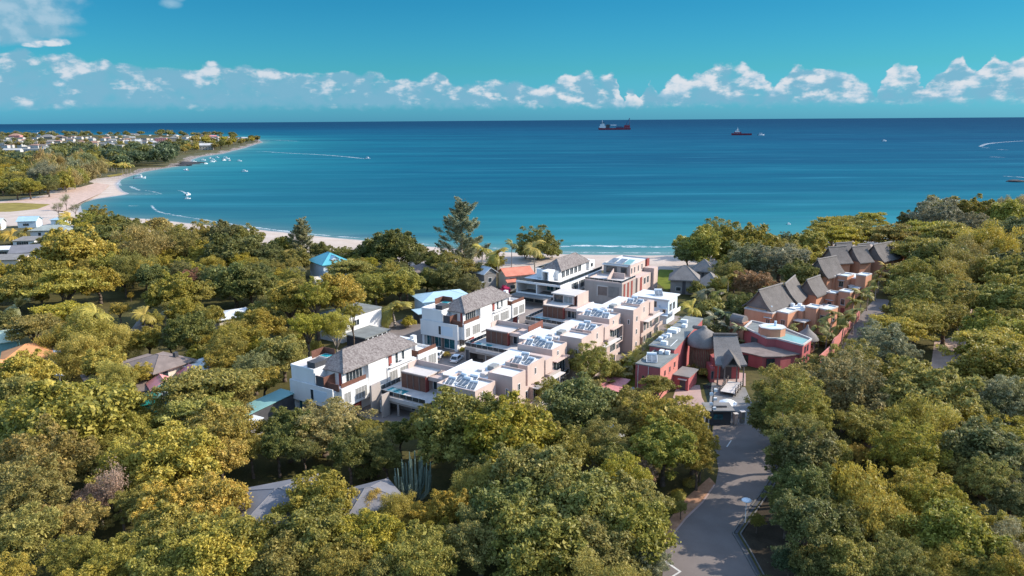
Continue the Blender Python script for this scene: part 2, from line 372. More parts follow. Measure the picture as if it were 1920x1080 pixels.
wet=g.rng(g.math('ADD',sp.outputs[2],g.math('MULTIPLY',n1,.35)),-1.28,-.95,1,0,True); k=g.mix(g.math('MULTIPLY',wet,.8),k,(.27,.25,.25))
sa=g.node('ShaderNodeAttribute'); sa.attribute_name='sandness'; gk,n3=soil(g,c)
k=g.mix(g.rng(g.math('ADD',sa.outputs['Fac'],g.math('MULTIPLY',g.math('SUBTRACT',n1,.5),14)),-1,1,1,0),k,gk)
g.out(g.bsdf(k,g.rng(wet,0,1,.95,.35),.3,0,g.bump(n2,.3,.1)))
mw=bpy.data.materials.new('sea_water'); g=G(mw); c=g.coord()
at_=g.node('ShaderNodeAttribute'); at_.attribute_name='depth'; dep=at_.outputs['Fac']
n1=g.noise(g.vmul(c,(.0012,.006,1)),1.0,6,.62); n2=g.noise(g.vmul(c,(.006,.05,1)),1.0,5,.6); n3=g.noise(g.vmul(c,(.02,.03,1)),1,4,.6)
lg=g.math('LOGARITHM',g.math('MAXIMUM',g.math('ADD',dep,g.math('MULTIPLY',g.math('SUBTRACT',n3,.5),g.math('ADD',6,g.math('MULTIPLY',dep,.25)))),1.0),10.)
k=g.ramp(g.math('DIVIDE',lg,4.),SEA_RAMP)
k=g.mix(g.rng(n1,.40,.60,0,1.),k,g.mix(.42,k,(.0,.03,.08)))
k=g.mix(g.rng(n2,.54,.72,0,.75),k,g.mix(.5,k,(.0,.04,.10)))
k=g.mix(g.rng(n2,.46,.28,0,.5),k,g.mix(.35,k,(.06,.30,.40)))
wv=g.noise(g.vmul(c,(.10,.30,1)),1,5,.65); wv2=g.noise(g.vmul(c,(.7,1.4,1)),1,3,.6)
bm=g.bump(g.math('ADD',wv,g.math('MULTIPLY',wv2,.35)),.55,1.6)
gl=g.node('ShaderNodeBsdfGlossy'); gl.inputs['Roughness'].default_value=.35; g.l.new(bm,gl.inputs['Normal']); df=g.node('ShaderNodeBsdfDiffuse'); g.l.new(k,df.inputs[0]); mx=g.node('ShaderNodeMixShader'); mx.inputs[0].default_value=.035; g.l.new(df.outputs[0],mx.inputs[1]); g.l.new(gl.outputs[0],mx.inputs[2]); g.out(mx.outputs[0])
# land
x,y,f=polar(6,9000,430,-80,80,420)
sd=sdist(x,y); wob=1.5*np.sin(x*.11+y*.07)+1.2*np.sin(x*.043-y*.061)+.8*np.sin(x*.31)
h=SEA+np.clip((sd+wob*.35)*.085,-5,1.5)
# width of the sand strip: wide round the river mouth, narrow on the rocky headland
W=np.where(x>-260,46.,np.where(y<640,55.,np.where(y<760,26.,15.)))+wob*3
sness=np.where(y<4000,W-sd,-50.); rocky=np.clip((y-700)/120,0,1)*np.clip((-100-x)/60,0,1)
co=np.stack([x,y,h],-1); fs=sness[f].max(1)>-16; keep=(sd[f].max(1)>-45)
for nm,sel,mt in (('ground',keep&~fs,mg),('beach',keep&fs,ms)):
    cc_,ff,aa=compact(co,f[sel],{'sandness':np.clip(sness,-50,50),'rocky':rocky} if nm=='beach' else {}); tag(mesh_np(nm,cc_,ff,mt,aa,smooth=True),kind='structure')
# sea
x,y,f=polar(150,60000,520,-80,80,420)
sd=sdist(x,y); keep=(sd[f].min(1)<8)
co=np.stack([x,y,np.full(x.shape,SEA)],-1); cc_,ff,aa=compact(co,f[keep],{'depth':np.clip(-sd,0,20000)})
tag(mesh_np('sea',cc_,ff,mw,aa),kind='structure')
# flat sheets on the land
def sheet(name,pts,mat,z,kind='structure',label=None):
    b=MB(); b.poly([(p[0],p[1],z) for p in pts]); o=b.build(name,mat); return tag(o,kind=kind,label=label)
def wpts(px,Z=0.): return [at(a,b,Z) for a,b in px]
def asphalt(name,c1,c2,seams=True):
    m=bpy.data.materials.new(name); g=G(m); c=g.coord(); n1=g.noise(c,.18,5,.6); n2=g.noise(c,5,3,.6); n3=g.noise(c,26,2,.6)
    k=g.mix(g.rng(n1,.35,.65),c1,c2); k=g.mix(g.math('MULTIPLY',g.rng(n3,.45,.7),.35),k,mulc(c2,1.3)); k=g.mix(g.math('MULTIPLY',g.rng(n2,.6,.75),.25),k,mulc(c1,.6))
    g.out(g.bsdf(k,.9,.2,0,g.bump(n3,.3,.02))); return m
M_asph=asphalt('road_asphalt',(.15,.125,.112),(.19,.16,.145)); M_pave=asphalt('yard_paving',(.20,.165,.145),(.26,.215,.19))
M_pinkpave=asphalt('pink_paving',(.33,.23,.20),(.42,.30,.26)); M_verge=surf('dry_verge_soil',(.40,.22,.13),.95,.1,.28,.8,5)
M_sandpath=surf('sandy_track_soil',(.50,.36,.29),.95,.1,.2,.3,2); M_field=surf('dry_yellow_grass',(.24,.19,.05),.95,.1,.25,.15,2)
M_brownfield=surf('dry_brown_grass',(.26,.19,.10),.95,.1,.2,.02,.3)
M_mark=surf('worn_white_paint',(.62,.60,.56),.8,.25,.25,1.2,8); M_kerb=surf('kerb_stone',(.15,.14,.13),.9,.2,.2,.9,6)
M_lawn=surf('lawn_grass',(.13,.15,.02),.95,.1,.2,.6,5)
# ================================================================ VEGETATION
def leafmat(name,trans=.36,spec=.25,var=.5):
    m=bpy.data.materials.new(name); g=G(m)
    oi=g.node('ShaderNodeObjectInfo'); a=g.node('ShaderNodeAttribute'); a.attribute_name='leaf_age'; c=g.coord('Object')
    hs=g.node('ShaderNodeHueSaturation'); g.l.new(oi.outputs['Color'],hs.inputs['Color'])
    g.put(hs.inputs['Value'],g.rng(a.outputs['Fac'],0,1,1-var,1+var)); g.put(hs.inputs['Hue'],g.rng(a.outputs['Fac'],0,1,.513,.488)); hs.inputs['Saturation'].default_value=1.0
    p=g.bsdf(hs.outputs[0],.5,spec); t=g.node('ShaderNodeBsdfTranslucent'); g.l.new(hs.outputs[0],t.inputs[0])
    x=g.node('ShaderNodeMixShader'); x.inputs[0].default_value=trans; g.l.new(p,x.inputs[1]); g.l.new(t.outputs[0],x.inputs[2]); g.out(x.outputs[0]); return m
M_leaf=leafmat('foliage'); M_frond=leafmat('palm_frond',.22,.35,.35); M_cactus=surf('cactus_skin',(.14,.19,.15),.6,.3,.25,1.5,5)
def unit(v): return v/np.maximum(np.linalg.norm(v,axis=-1,keepdims=True),1e-9)
def leaf_quads(c,n,tan,a,b):
    "rhombic leaf sprays: centres, normals, length dir, half length, half width"
    bt=unit(np.cross(n,tan)); tan=unit(np.cross(bt,n)); a=a[:,None]; b=b[:,None]
    v=np.stack([c-tan*a,c+bt*b,c+tan*a,c-bt*b],1); return v
class Fol:
    def __init__(s,seed): s.r=np.random.default_rng(seed); s.V=[]; s.A=[]
    def add(s,c,n,tan,a,b,age): s.V.append(leaf_quads(c,n,tan,a,b)); s.A.append(np.repeat(np.clip(age,0,1),4))
    def sphere(s,n):
        return unit(s.r.normal(size=(n,3)))
    def clump(s,ctr,rad,n,ls,flat=.75,up=.5,asp=.55,age=None,droop=0,low=-.45):
        r=s.r; d=s.sphere(int(n*1.6)); d=d[d[:,2]>low][:n]; n=len(d)
        rr=rad*(1-.5*r.random(n)**1.2); p=d*rr[:,None]*np.array([1,1,flat])+ctr+r.normal(size=(n,3))*rad*np.array([.24,.24,.16])
        nn=unit(d*(1-up)+np.array([0,0,up])+r.normal(size=(n,3))*.75); t=unit(r.normal(size=(n,3))+np.array([0,0,-droop]))
        L=ls*np.clip(np.exp(r.normal(size=n)*.38),.5,2.2); ca=r.random() if age is None else age
        s.add(p,nn,t,L,L*asp,.5+(ca-.5)*.45+(r.random(n)-.5)*1.0)
    def build(s,name,mat,norm=True):
        v=np.concatenate(s.V).reshape(-1,3); a=np.concatenate(s.A); v=v/(np.percentile(np.hypot(v[:,0],v[:,1]),97) if norm else 1.); f=np.arange(len(v)).reshape(-1,4)
        o=mesh_np(name,v,f,mat,{'leaf_age':a}); return o
def dome_centres(r,n,zlo=-.4,sq=.78,rlo=.55,rhi=.84):
    k=np.arange(n)+.5; ph=k*2.399963+r.random()*6; z=zlo+(1-zlo)*(k/n); z=np.clip(z+r.normal(size=n)*.05,-.6,1)
    q=np.sqrt(np.maximum(0,1-z*z)); R=rlo+(rhi-rlo)*r.random(n); d=np.stack([q*np.cos(ph),q*np.sin(ph),z*sq],-1); return d*R[:,None]*(1+.12*r.normal(size=(n,1)))
PROTO={}
def trunk_proto(seed,ctrs,thick=.075,bend=.06,mat=None,n=7,fork=.55):
    r=random.Random(seed); b=MB(); pts=[(0,0,-.03)]; rs=[thick*1.35]
    for i in range(1,5): pts.append((r.uniform(-bend,bend)*i/4,r.uniform(-bend,bend)*i/4,fork*i/4)); rs.append(thick*(1.05-.3*i/4))
    b.chain(pts,rs,7); top=pts[-1]
    for c in ctrs[:n]:
        e=(c[0]*.85,c[1]*.85,1+c[2]*.55); m=(top[0]*.5+e[0]*.42+r.uniform(-.05,.05),top[1]*.5+e[1]*.42+r.uniform(-.05,.05),(top[2]+e[2])*.5+.04)
        b.chain([top,m,e],[thick*.6,thick*.38,thick*.1],5)
    return b.build('trunk',mat or M_bark,smooth=True)
def proto(key,crown,trunk):
    for o in (crown,trunk):
        if o is not None: COL.objects.unlink(o)
    PROTO.setdefault(key,[]).append((crown,trunk))
def mk_broad(key,seed,n=34,leaves=380,ls=.040,rad=(.24,.40),flat=.72,up=.45,sq=.74,asp=.55,zlo=-.45,core=1400,rr=(.55,.84)):
    f=Fol(seed); r=f.r; cs=dome_centres(r,n,zlo,sq,*rr)
    cs+=r.normal(size=cs.shape)*np.array([.08,.08,.06])
    for c in cs:
        R=rad[0]+(rad[1]-rad[0])*r.random()**1.3; f.clump(c,R,int(leaves*(R/.31)**2),ls,flat,up,asp)
        for q in range(3):        # smaller sprigs breaking the outline
            d=unit(c[None,:]*np.array([[1,1,1.2]])+r.normal(size=(1,3))*.35)[0]; f.clump(c+d*R*.85,R*.38,int(leaves*.16),ls,.8,up,asp)
    f.clump(np.zeros(3),.62,core,ls*1.5,.7,.3,.6,low=-.8)
    proto(key,f.build('crown',M_leaf),trunk_proto(seed,list(cs[::max(1,n//7)])))
def mk_tier(key,seed,tiers=20,leaves=900,ls=.029):
    "flat topped tree with spreading layered plates"
    f=Fol(seed); r=f.r; cs=[]
    for i in range(tiers):
        a=i*2.4+r.random()*.6; q=.12+.70*np.sqrt((i+.5)/tiers); z=.42-.62*q**1.6+r.normal()*.10; R=.26+.16*r.random()
        c=np.array([q*np.cos(a),q*np.sin(a),z]); cs.append(c)
        for k in range(7):
            o=np.append(r.normal(size=2)*R*.55,r.normal()*.022); f.clump(c+o,R*.44,int(leaves/7),ls,.30,.82,.55,low=-.25)
    f.clump(np.array([0,0,-.05]),.5,450,ls*1.4,.4,.6,.6,low=-.7)
    proto(key,f.build('crown',M_leaf),trunk_proto(seed,cs[1::2],.07,fork=.4))
def mk_feather(key,seed,n=85,leaves=300,ls=.028,sq=.85,asp=.2,rad=(.13,.24)):
    "fine loose foliage (acacia, young casuarina, bamboo)"
    f=Fol(seed); r=f.r; cs=dome_centres(r,n,-.55,sq,.4,.95); cs+=r.normal(size=cs.shape)*.09
    for c in cs:
        R=rad[0]+(rad[1]-rad[0])*r.random(); f.clump(c,R,int(leaves*(R/.19)**2),ls*1.25,.9,.2,asp,droop=.8,low=-.9)
    f.clump(np.zeros(3),.55,500,ls*1.5,.8,.3,.35,low=-.9)
    proto(key,f.build('crown',M_leaf),trunk_proto(seed,list(cs[::n//8]),.05,mat=M_palebark,n=8,fork=.4))
def mk_weep(key,seed,n=170):
    f=Fol(seed); r=f.r; tops=dome_centres(r,n,-.25,.85,.55,.98)
    for c in tops:
        L=.22+.34*r.random(); k=int(95*L/.4); t=r.random(k); w=.055*(.4+np.sin(np.pi*np.minimum(t+.12,1)))
        p=c+np.stack([r.normal(size=k)*w,r.normal(size=k)*w,-t*L],-1); p[:,:2]+=c[:2]*t[:,None]*.10
        nn=unit(np.stack([p[:,0],p[:,1],.35+0*t],-1)+r.normal(size=(k,3))*.5); ta=np.tile([0,0,-1.],(k,1))+r.normal(size=(k,3))*.35
        LL=.045*(.6+.8*r.random(k)); f.add(p,nn,ta,LL,LL*.32,.5+(r.random()-.5)*.5+(r.random(k)-.5)*.6)
    f.clump(np.zeros(3),.6,700,.06,.8,.3,.5,low=-.8)
    proto(key,f.build('crown',M_leaf),trunk_proto(seed,list(tops[::n//7]),.06))
def mk_casuarina(key,seed,n=95,slim=.42):
    "tall ragged cone of upswept wispy branches; spans z -1.1 .. 1.1"
    f=Fol(seed); r=f.r; cs=[]
    for i in range(n):
        t=(i+.5)/n; z=-.75+1.75*t+.12*r.normal(); R=slim*np.sin(np.pi*min(1,.10+.9*t))**.6*(1.15-.75*t)+.05; a=i*2.4+r.random()*2; q=R*(.15+1.0*r.random())
        c=np.array([q*np.cos(a),q*np.sin(a),z+.06*r.normal()]); cs.append(c); k=int(150+90*r.random())
        tt=r.random(k); ax=unit(np.array([[np.cos(a),np.sin(a),1.1]]))[0]; p=c+ax*(tt[:,None]-.4)*.26+r.normal(size=(k,3))*.05*(1.15-tt[:,None])
        nn=f.sphere(k); ta=ax+r.normal(size=(k,3))*.45; LL=.040*(.6+.8*r.random(k)); f.add(p,nn,ta,LL,LL*.22,.5+(r.random()-.5)*.4+(r.random(k)-.5)*.6)
    b=MB(); b.chain([(0,0,-.05),(.01,0,.5),(0,.01,1),(0,0,1.9)],[.045,.036,.025,.006],7)
    for c in cs[::5]: b.tube((0,0,max(.1,1+c[2]*.85-.15)),(c[0],c[1],1+c[2]*.9),.010,.004,4)
    proto(key,f.build('crown',M_leaf,False),b.build('trunk',M_palebark,smooth=True))
def mk_bare(key,seed,levels=4,leafy=1500):
    "leafless or dying tree: branch skeleton with few dry leaves"
    r=random.Random(seed); b=MB(); tips=[]
    def grow(p,d,L,rad,lv):
        e=p+d*L; b.tube(p,e,rad,rad*.6,5 if lv<2 else 3,cap=False)
        if lv>=levels: tips.append(e); return
        for i in range(3 if lv<3 else 3):
            nd=(d+Vector((r.uniform(-1,1),r.uniform(-1,1),r.uniform(-.25,.75)))*.62).normalized(); grow(p+d*L*r.uniform(.45,1),nd,L*r.uniform(.55,.85),rad*.55,lv+1)
            tips.append(p+d*L)
    grow(Vector((0,0,-.05)),Vector((0,0,1)),.62,.035,0)
    f=Fol(seed); tp=np.array([tuple(t) for t in tips]); tp[:,2]-=1
    k=leafy; p=tp[f.r.integers(0,len(tp),k)]+f.r.normal(size=(k,3))*.06; L=.026*(.6+.8*f.r.random(k)); f.add(p,f.sphere(k),f.sphere(k),L,L*.35,f.r.random(k))
    proto(key,f.build('crown',M_leaf,False),b.build('trunk',surf('dry_branch_bark',(.26,.19,.16),.95,.1,.25,1.5,6)))
def frond(f,base,az,elv,L,curve,nl,lw,ll,age,dead=False):
    r=f.r; t=np.linspace(0,1,nl); ang=elv-curve*t**1.3
    dx=np.cos(ang); dz=np.sin(ang); s=np.concatenate([[0],np.cumsum((dx[1:]+dx[:-1])/2)])/nl*L; z=np.concatenate([[0],np.cumsum((dz[1:]+dz[:-1])/2)])/nl*L
    ca,sa=np.cos(az),np.sin(az); p=np.stack([base[0]+s*ca,base[1]+s*sa,base[2]+z],-1); tan=np.stack([dx*ca,dx*sa,dz],-1); side=np.array([-sa,ca,0.])
    upn=unit(np.cross(tan,np.tile(side,(nl,1))))*np.where(True,1,1); upn=np.where(upn[:,2:3]<0,-upn,upn)
    for sg in (-1,1):
        l=ll*np.sin(np.pi*np.clip(.12+.86*t,0,1))**.7*(.85+.3*r.random(nl)); d=unit(side*sg*1.0+tan*.75-upn*(.30+.35*r.random(nl))[:,None])
        c=p+d*l[:,None]*.5; nn=unit(upn+.5*side*sg+r.normal(size=(nl,3))*.12); f.add(c,nn,d,l*.5,np.full(nl,lw),age+(r.random(nl)-.5)*.35)
    f.add(p[:-1]*.5+p[1:]*.5,upn[:-1],p[1:]-p[:-1],np.linalg.norm(p[1:]-p[:-1],axis=1)*.62,np.full(nl-1,.012)*L,np.full(nl-1,.8))
def mk_palm(key,seed,nf=20,L=1.0,curve=1.5,nl=34,lw=.018,ll=.30,elo=-.35,ehi=1.25,lean=.10,tr=.045,fan=False):
    f=Fol(seed); r=f.r
    for i in range(nf):
        e=elo+(ehi-elo)*((i*.618)%1)**.9; a=i*2.399+r.normal()*.15; frond(f,(0,0,0),a,e,L*(.85+.25*r.random()),curve*(.8+.4*r.random()),nl,lw,ll,.2+.6*((i*.618)%1))
    b=MB(); ph=r.random()*6; pts=[]; rs=[]
    for i in range(9):
        t=i/8; q=lean*(t*t-1); pts.append((q*math.cos(ph),q*math.sin(ph),t)); rs.append(tr*(1.25-.5*t if i else 1.7))
    b.chain(pts,rs,8); proto(key,f.build('crown',M_frond,False),b.build('trunk',M_palebark,smooth=True))
def mk_shrub(key,seed,n=16,leaves=200,ls=.075):
    f=Fol(seed); cs=dome_centres(f.r,n,-.1,.8,.4,.8)
    for c in cs: f.clump(c,.34,leaves,ls,.8,.35,.5,low=-.7)
    b=MB()
    for c in cs[::4]: b.tube((0,0,-.05),(c[0]*.6,c[1]*.6,1+c[2]*.5),.03,.01,5)
    proto(key,f.build('crown',M_leaf),b.build('trunk',M_bark))
def mk_tuft(key,seed,n=1500):
    "clump of long arching blades (tall grass, bamboo top, areca)"
    f=Fol(seed); r=f.r; q=np.sqrt(r.random(n))*.7; a=r.random(n)*6.283; z=-.5+.9*r.random(n)*(1-q*.5); p=np.stack([q*np.cos(a),q*np.sin(a),z],-1)
    ta=np.stack([np.cos(a)*.6,np.sin(a)*.6,1-.9*r.random(n)],-1)+r.normal(size=(n,3))*.3; nn=unit(np.stack([np.cos(a),np.sin(a),1+0*a],-1)+r.normal(size=(n,3))*.4)
    L=.16*(.6+.8*r.random(n)); f.add(p,nn,ta,L,L*.14,r.random(n))
    b=MB()
    for i in range(6): b.tube((0,0,-.05),(.3*math.cos(i),.3*math.sin(i),.9),.02,.01,4)
    proto(key,f.build('crown',M_leaf),b.build('trunk',M_bark))
for s in range(4): mk_broad('broad',11+s,n=(58,70,50,84)[s],leaves=520,ls=.030,rad=((.17,.32),(.14,.28),(.2,.34),(.13,.25))[s],sq=(.74,.8,.66,.82)[s],up=.38,rr=(.50,.92))
for s in range(3): mk_broad('fine',31+s,n=90,leaves=480,ls=.023,rad=(.11,.24),asp=.42,sq=(.78,.7,.86)[s],up=.28,rr=(.45,.97))
for s in range(3): mk_tier('tier',51+s)
for s in range(3): mk_feather('feather',71+s,sq=(.85,.95,.75)[s])
for s in range(2): mk_weep('weep',91+s)
mk_casuarina('casuarina',101,120,.52); mk_casuarina('casuarina',102,80,.5)
mk_bare('bare',111); mk_bare('bare',112,4,2600); 
for s in range(3): mk_palm('palm',121+s,nf=(32,36,30)[s],ll=.23,lw=.012,nl=40,curve=1.75)
mk_palm('date',131,nf=44,L=.95,curve=.9,nl=30,lw=.016,ll=.2,elo=-.7,ehi=1.4,lean=.02,tr=.07)
for s in range(2): mk_palm('areca',141+s,nf=30,L=1.05,curve=1.3,nl=30,lw=.014,ll=.26,elo=.15,ehi=1.45,lean=.02,tr=.03)
for s in range(2): mk_shrub('shrub',151+s)
mk_tuft('tuft',161)
for s in range(2): mk_broad('far',171+s,n=20,leaves=70,ls=.085,rad=(.28,.42),core=150)
mk_tier('fartier',181,tiers=9,leaves=140,ls=.085); mk_feather('farfeather',183,n=34,leaves=60,ls=.075)
LC=dict(ol=(.165,.143,.032),yg=(.20,.168,.026),gd=(.225,.178,.034),dk=(.100,.100,.028),br=(.185,.145,.050),gy=(.150,.145,.070),rd=(.165,.095,.045),pk=(.24,.16,.115),mg=(.42,.05,.14),bl=(.06,.078,.035))
CN=dict(ol='olive green',yg='bright yellow-green',gd='golden green',dk='dark green',br='brownish olive',gy='grey-green',rd='reddish',pk='pinkish brown',mg='magenta flowering',bl='deep bluish green')
SN=dict(broad='broad leafy tree',fine='dense small-leaved tree',tier='flat-topped layered tree',feather='feathery loose tree',weep='drooping tree',casuarina='tall wispy casuarina',bare='bare twiggy tree',palm='coconut palm',date='round-headed date palm',areca='clump of arching palms',shrub='low bush',tuft='tuft of long grassy leaves',far='broad leafy tree',fartier='flat-topped layered tree',farfeather='feathery loose tree')
NM=dict(broad='broadleaf_tree',fine='small_leaved_tree',tier='layered_tree',feather='feathery_tree',weep='drooping_tree',casuarina='casuarina_tree',bare='bare_tree',palm='coconut_palm',date='date_palm',areca='areca_palm',shrub='bush',tuft='grass_tuft',far='broadleaf_tree',fartier='layered_tree',farfeather='feathery_tree')
CT=dict(palm='palm tree',date='palm tree',areca='palm tree',shrub='bush',tuft='plant')
TREES=[]
rt=random.Random(7)
def tree(cx,cy,wpx,sp,col,h=None,label=None,var=None,vz=None,group=None,hh=1.0):
    "tree whose crown is centred on photo pixel (cx,cy) and wpx wide"
    if sp=='palm':   h=h or 9; zc=h; k=.5
    Z=6.
    for i in range(6):
        p=at(cx,cy,Z); d=math.hypot(p.length if False else (p-Vector((0,0,H))).length,0); R=max(.5,wpx*.5*d/F)
        if sp in('broad','fine','weep','far'): v=vz or .95; ht=h or min(15,max(3.,1.05*R+4.2*min(1,R/3)))*hh; Z=max(.8*R*.7,ht-.72*R*v)
        elif sp in('tier','fartier'): v=vz or 1.0; ht=h or min(14,max(3.5,.75*R+5*min(1,R/3)))*hh; Z=max(.5*R,ht-.45*R*v)
        elif sp in('feather','farfeather'): v=vz or 1.1; ht=h or min(14,max(2.5,1.1*R+4*min(1,R/3)))*hh; Z=max(.8*R*.8,ht-.85*R*v)
        elif sp=='casuarina': v=vz or 1.; ht=h or 3.2*R; Z=ht*.5
        elif sp=='bare': v=vz or 1.; ht=h or 2.2*R; Z=ht*.5
        elif sp=='palm': v=1; Z=(h or 9)*hh
        elif sp=='date': v=1; Z=(h or 6)*hh
        elif sp=='areca': v=1; Z=(h or min(3.,R*.8))
        else: v=vz or 1.; Z=h or .55*R*v
    place(at(cx,cy,Z),R,Z,v,sp,col,label,var,group,(cx,cy))
def place(p,R,Z,v,sp,col,label=None,var=None,group=None,pix=None,h_total=None):
    lst=PROTO[sp]; cr,tk=lst[(var if var is not None else rt.randrange(len(lst)))%len(lst)]
    e=empty(NM[sp],(p.x,p.y,0),rt.uniform(0,6.28))
    c=cr.copy(); t=tk.copy(); c.name='crown'; t.name='trunk'
    c.parent=e; t.parent=e; COL.objects.link(c); COL.objects.link(t)
    if sp in('palm','date','areca'): c.scale=(R,R,R); c.location=(0,0,Z); t.scale=(max(R,2.5),max(R,2.5),Z)
    elif sp in('casuarina',): c.scale=(R/.45,R/.45,Z*.95); c.location=(0,0,Z*1.02); t.scale=(R/.45,R/.45,Z)
    elif sp=='bare': c.scale=(R/.85,R/.85,Z); c.location=(0,0,Z); t.scale=(R/.85,R/.85,Z)
    else: c.scale=(R,R,R*v); c.location=(0,0,Z); t.scale=(R,R,Z)
    b=LC[col]; k=1.86*rt.uniform(.84,1.16); c.color=(b[0]*k*rt.uniform(.94,1.08),b[1]*k*rt.uniform(.95,1.05),b[2]*k*rt.uniform(.8,1.25),1)
    TREES.append(dict(o=e,p=Vector((p.x,p.y,0)),R=R,Z=Z,sp=sp,col=col,label=label,group=group,pix=pix or proj(p.x,p.y,Z)))
    e['category']=CT.get(sp,'tree')
    return e
# ================================================================ BUILDING HELPERS
AZ=RAD(32.3); Dv=Vector((math.sin(AZ),math.cos(AZ),0)); Pv=Vector((math.cos(AZ),-math.sin(AZ),0))
def row(s,t,z=0): return Dv*s+Pv*t+Vector((0,0,z))
def fbox(mb,ax,pos,a0,a1,d0,d1,z0,z1):
    "box on a wall plane: ax '+x','-x','+y','-y' outward; d0..d1 = offsets outward from the plane"
    sg=1 if ax[0]=='+' else -1; p0,p1=sorted((pos+sg*d0,pos+sg*d1))
    if ax[1]=='x': mb.box(p0,p1,a0,a1,z0,z1)
    else: mb.box(a0,a1,p0,p1,z0,z1)
def window(par,ax,pos,a0,a1,z0,z1,fm=None,pm=None,mull=1,bar=.08,name='window',sill=False,proud=.06):
    fm=fm or M_white; pm=pm or M_glass; b=MB()
    fbox(b,ax,pos,a0,a1,0,proud,z0,z0+bar); fbox(b,ax,pos,a0,a1,0,proud,z1-bar,z1)
    fbox(b,ax,pos,a0,a0+bar,0,proud,z0+bar,z1-bar); fbox(b,ax,pos,a1-bar,a1,0,proud,z0+bar,z1-bar)
    for i in range(1,mull): q=a0+(a1-a0)*i/mull; fbox(b,ax,pos,q-bar*.4,q+bar*.4,0,proud*.9,z0+bar,z1-bar)
    o=b.build(name,fm,par); g_=MB(); fbox(g_,ax,pos,a0+bar,a1-bar,-.01,.025,z0+bar,z1-bar); g_.build('pane',pm,o)
    if sill: q=MB(); fbox(q,ax,pos,a0-.1,a1+.1,0,.16,z0-.1,z0-.002); q.build('sill',fm,o)
    return o
def panel(name,par,ax,pos,a0,a1,z0,z1,mat,d=.08):
    b=MB(); fbox(b,ax,pos,a0,a1,-.01,d,z0,z1); return b.build(name,mat,par)
def parapet(name,mat,par,x0,x1,y0,y1,z0,z1,th=.2,sides='fblr',cop=None):
    b=MB()
    if 'f' in sides: b.box(x0,x1,y0,y0+th,z0,z1)
    if 'b' in sides: b.box(x0,x1,y1-th,y1,z0,z1)
    fy=th if 'f' in sides else 0; by=th if 'b' in sides else 0
    if 'l' in sides: b.box(x0,x0+th,y0+fy,y1-by,z0,z1)
    if 'r' in sides: b.box(x1-th,x1,y0+fy,y1-by,z0,z1)
    return b.build(name,mat,par)
def railing(name,par,pts,z0,h=1.,mat=None,glass=None,step=1.4):
    "posts and rails along a polyline; optional glass infill child"
    mat=mat or M_steel; b=MB(); gl=MB()
    for i in range(len(pts)-1):
        a=Vector(pts[i]+(z0,)); c=Vector(pts[i+1]+(z0,)); L=(c-a).length; k=max(1,int(L/step))
        for j in range(k+1):
            q=a.lerp(c,j/k); b.tube(q,q+Vector((0,0,h)),.025,.025,5)
        b.tube(a+Vector((0,0,h)),c+Vector((0,0,h)),.03,.03,5)
        if not glass: 
            for f in (.35,.68): b.tube(a+Vector((0,0,h*f)),c+Vector((0,0,h*f)),.015,.015,4)
        else: gl.poly([a+Vector((0,0,.06)),c+Vector((0,0,.06)),c+Vector((0,0,h-.04)),a+Vector((0,0,h-.04))])
    o=b.build(name,mat,par)
    if glass: gl.build('infill',glass,o)
    return o
def hip_roof(name,mat,par,x0,x1,y0,y1,z0,h,ov=.4,th=.18,inset=None):
    "hipped roof, ridge along the longer axis"
    x0-=ov;x1+=ov;y0-=ov;y1+=ov; w=x1-x0; l=y1-y0; b=MB()
    if l>=w: i=min(w/2 if inset is None else inset,l/2-.01); r=[((x0+x1)/2,y0+i,z0+h),((x0+x1)/2,y1-i,z0+h)]; A,B,C,D_=(x0,y0),(x1,y0),(x1,y1),(x0,y1)
    else: i=min(l/2 if inset is None else inset,w/2-.01); r=[(x0+i,(y0+y1)/2,z0+h),(x1-i,(y0+y1)/2,z0+h)]
    e=[(x0,y0,z0),(x1,y0,z0),(x1,y1,z0),(x0,y1,z0)]; e2=[(a,c,z0-th) for a,c,_ in e]
    if l>=w: fs=[(e[0],e[1],r[0]),(e[1],e[2],r[1],r[0]),(e[2],e[3],r[1]),(e[3],e[0],r[0],r[1])]
    else: fs=[(e[0],e[1],r[1],r[0]),(e[1],e[2],r[1]),(e[2],e[3],r[0],r[1]),(e[3],e[0],r[0])]
    for f in fs: b.poly(f)
    for k in range(4): b.poly((e2[k],e2[(k+1)%4],e[(k+1)%4],e[k]))
    b.poly(e2[::-1])
    # ridge and hip caps
    o=b.build(name,mat,par); c=MB()
    c.tube(r[0],r[1],.09,.09,6)
    ends=[(e[0],r[0]),(e[1],r[0] if l>=w else r[1]),(e[2],r[1]),(e[3],r[1] if l>=w else r[0])]
    for p,q in ends: c.tube(p,q,.07,.07,5)
    c.build('ridge_cap',mat,o); return o
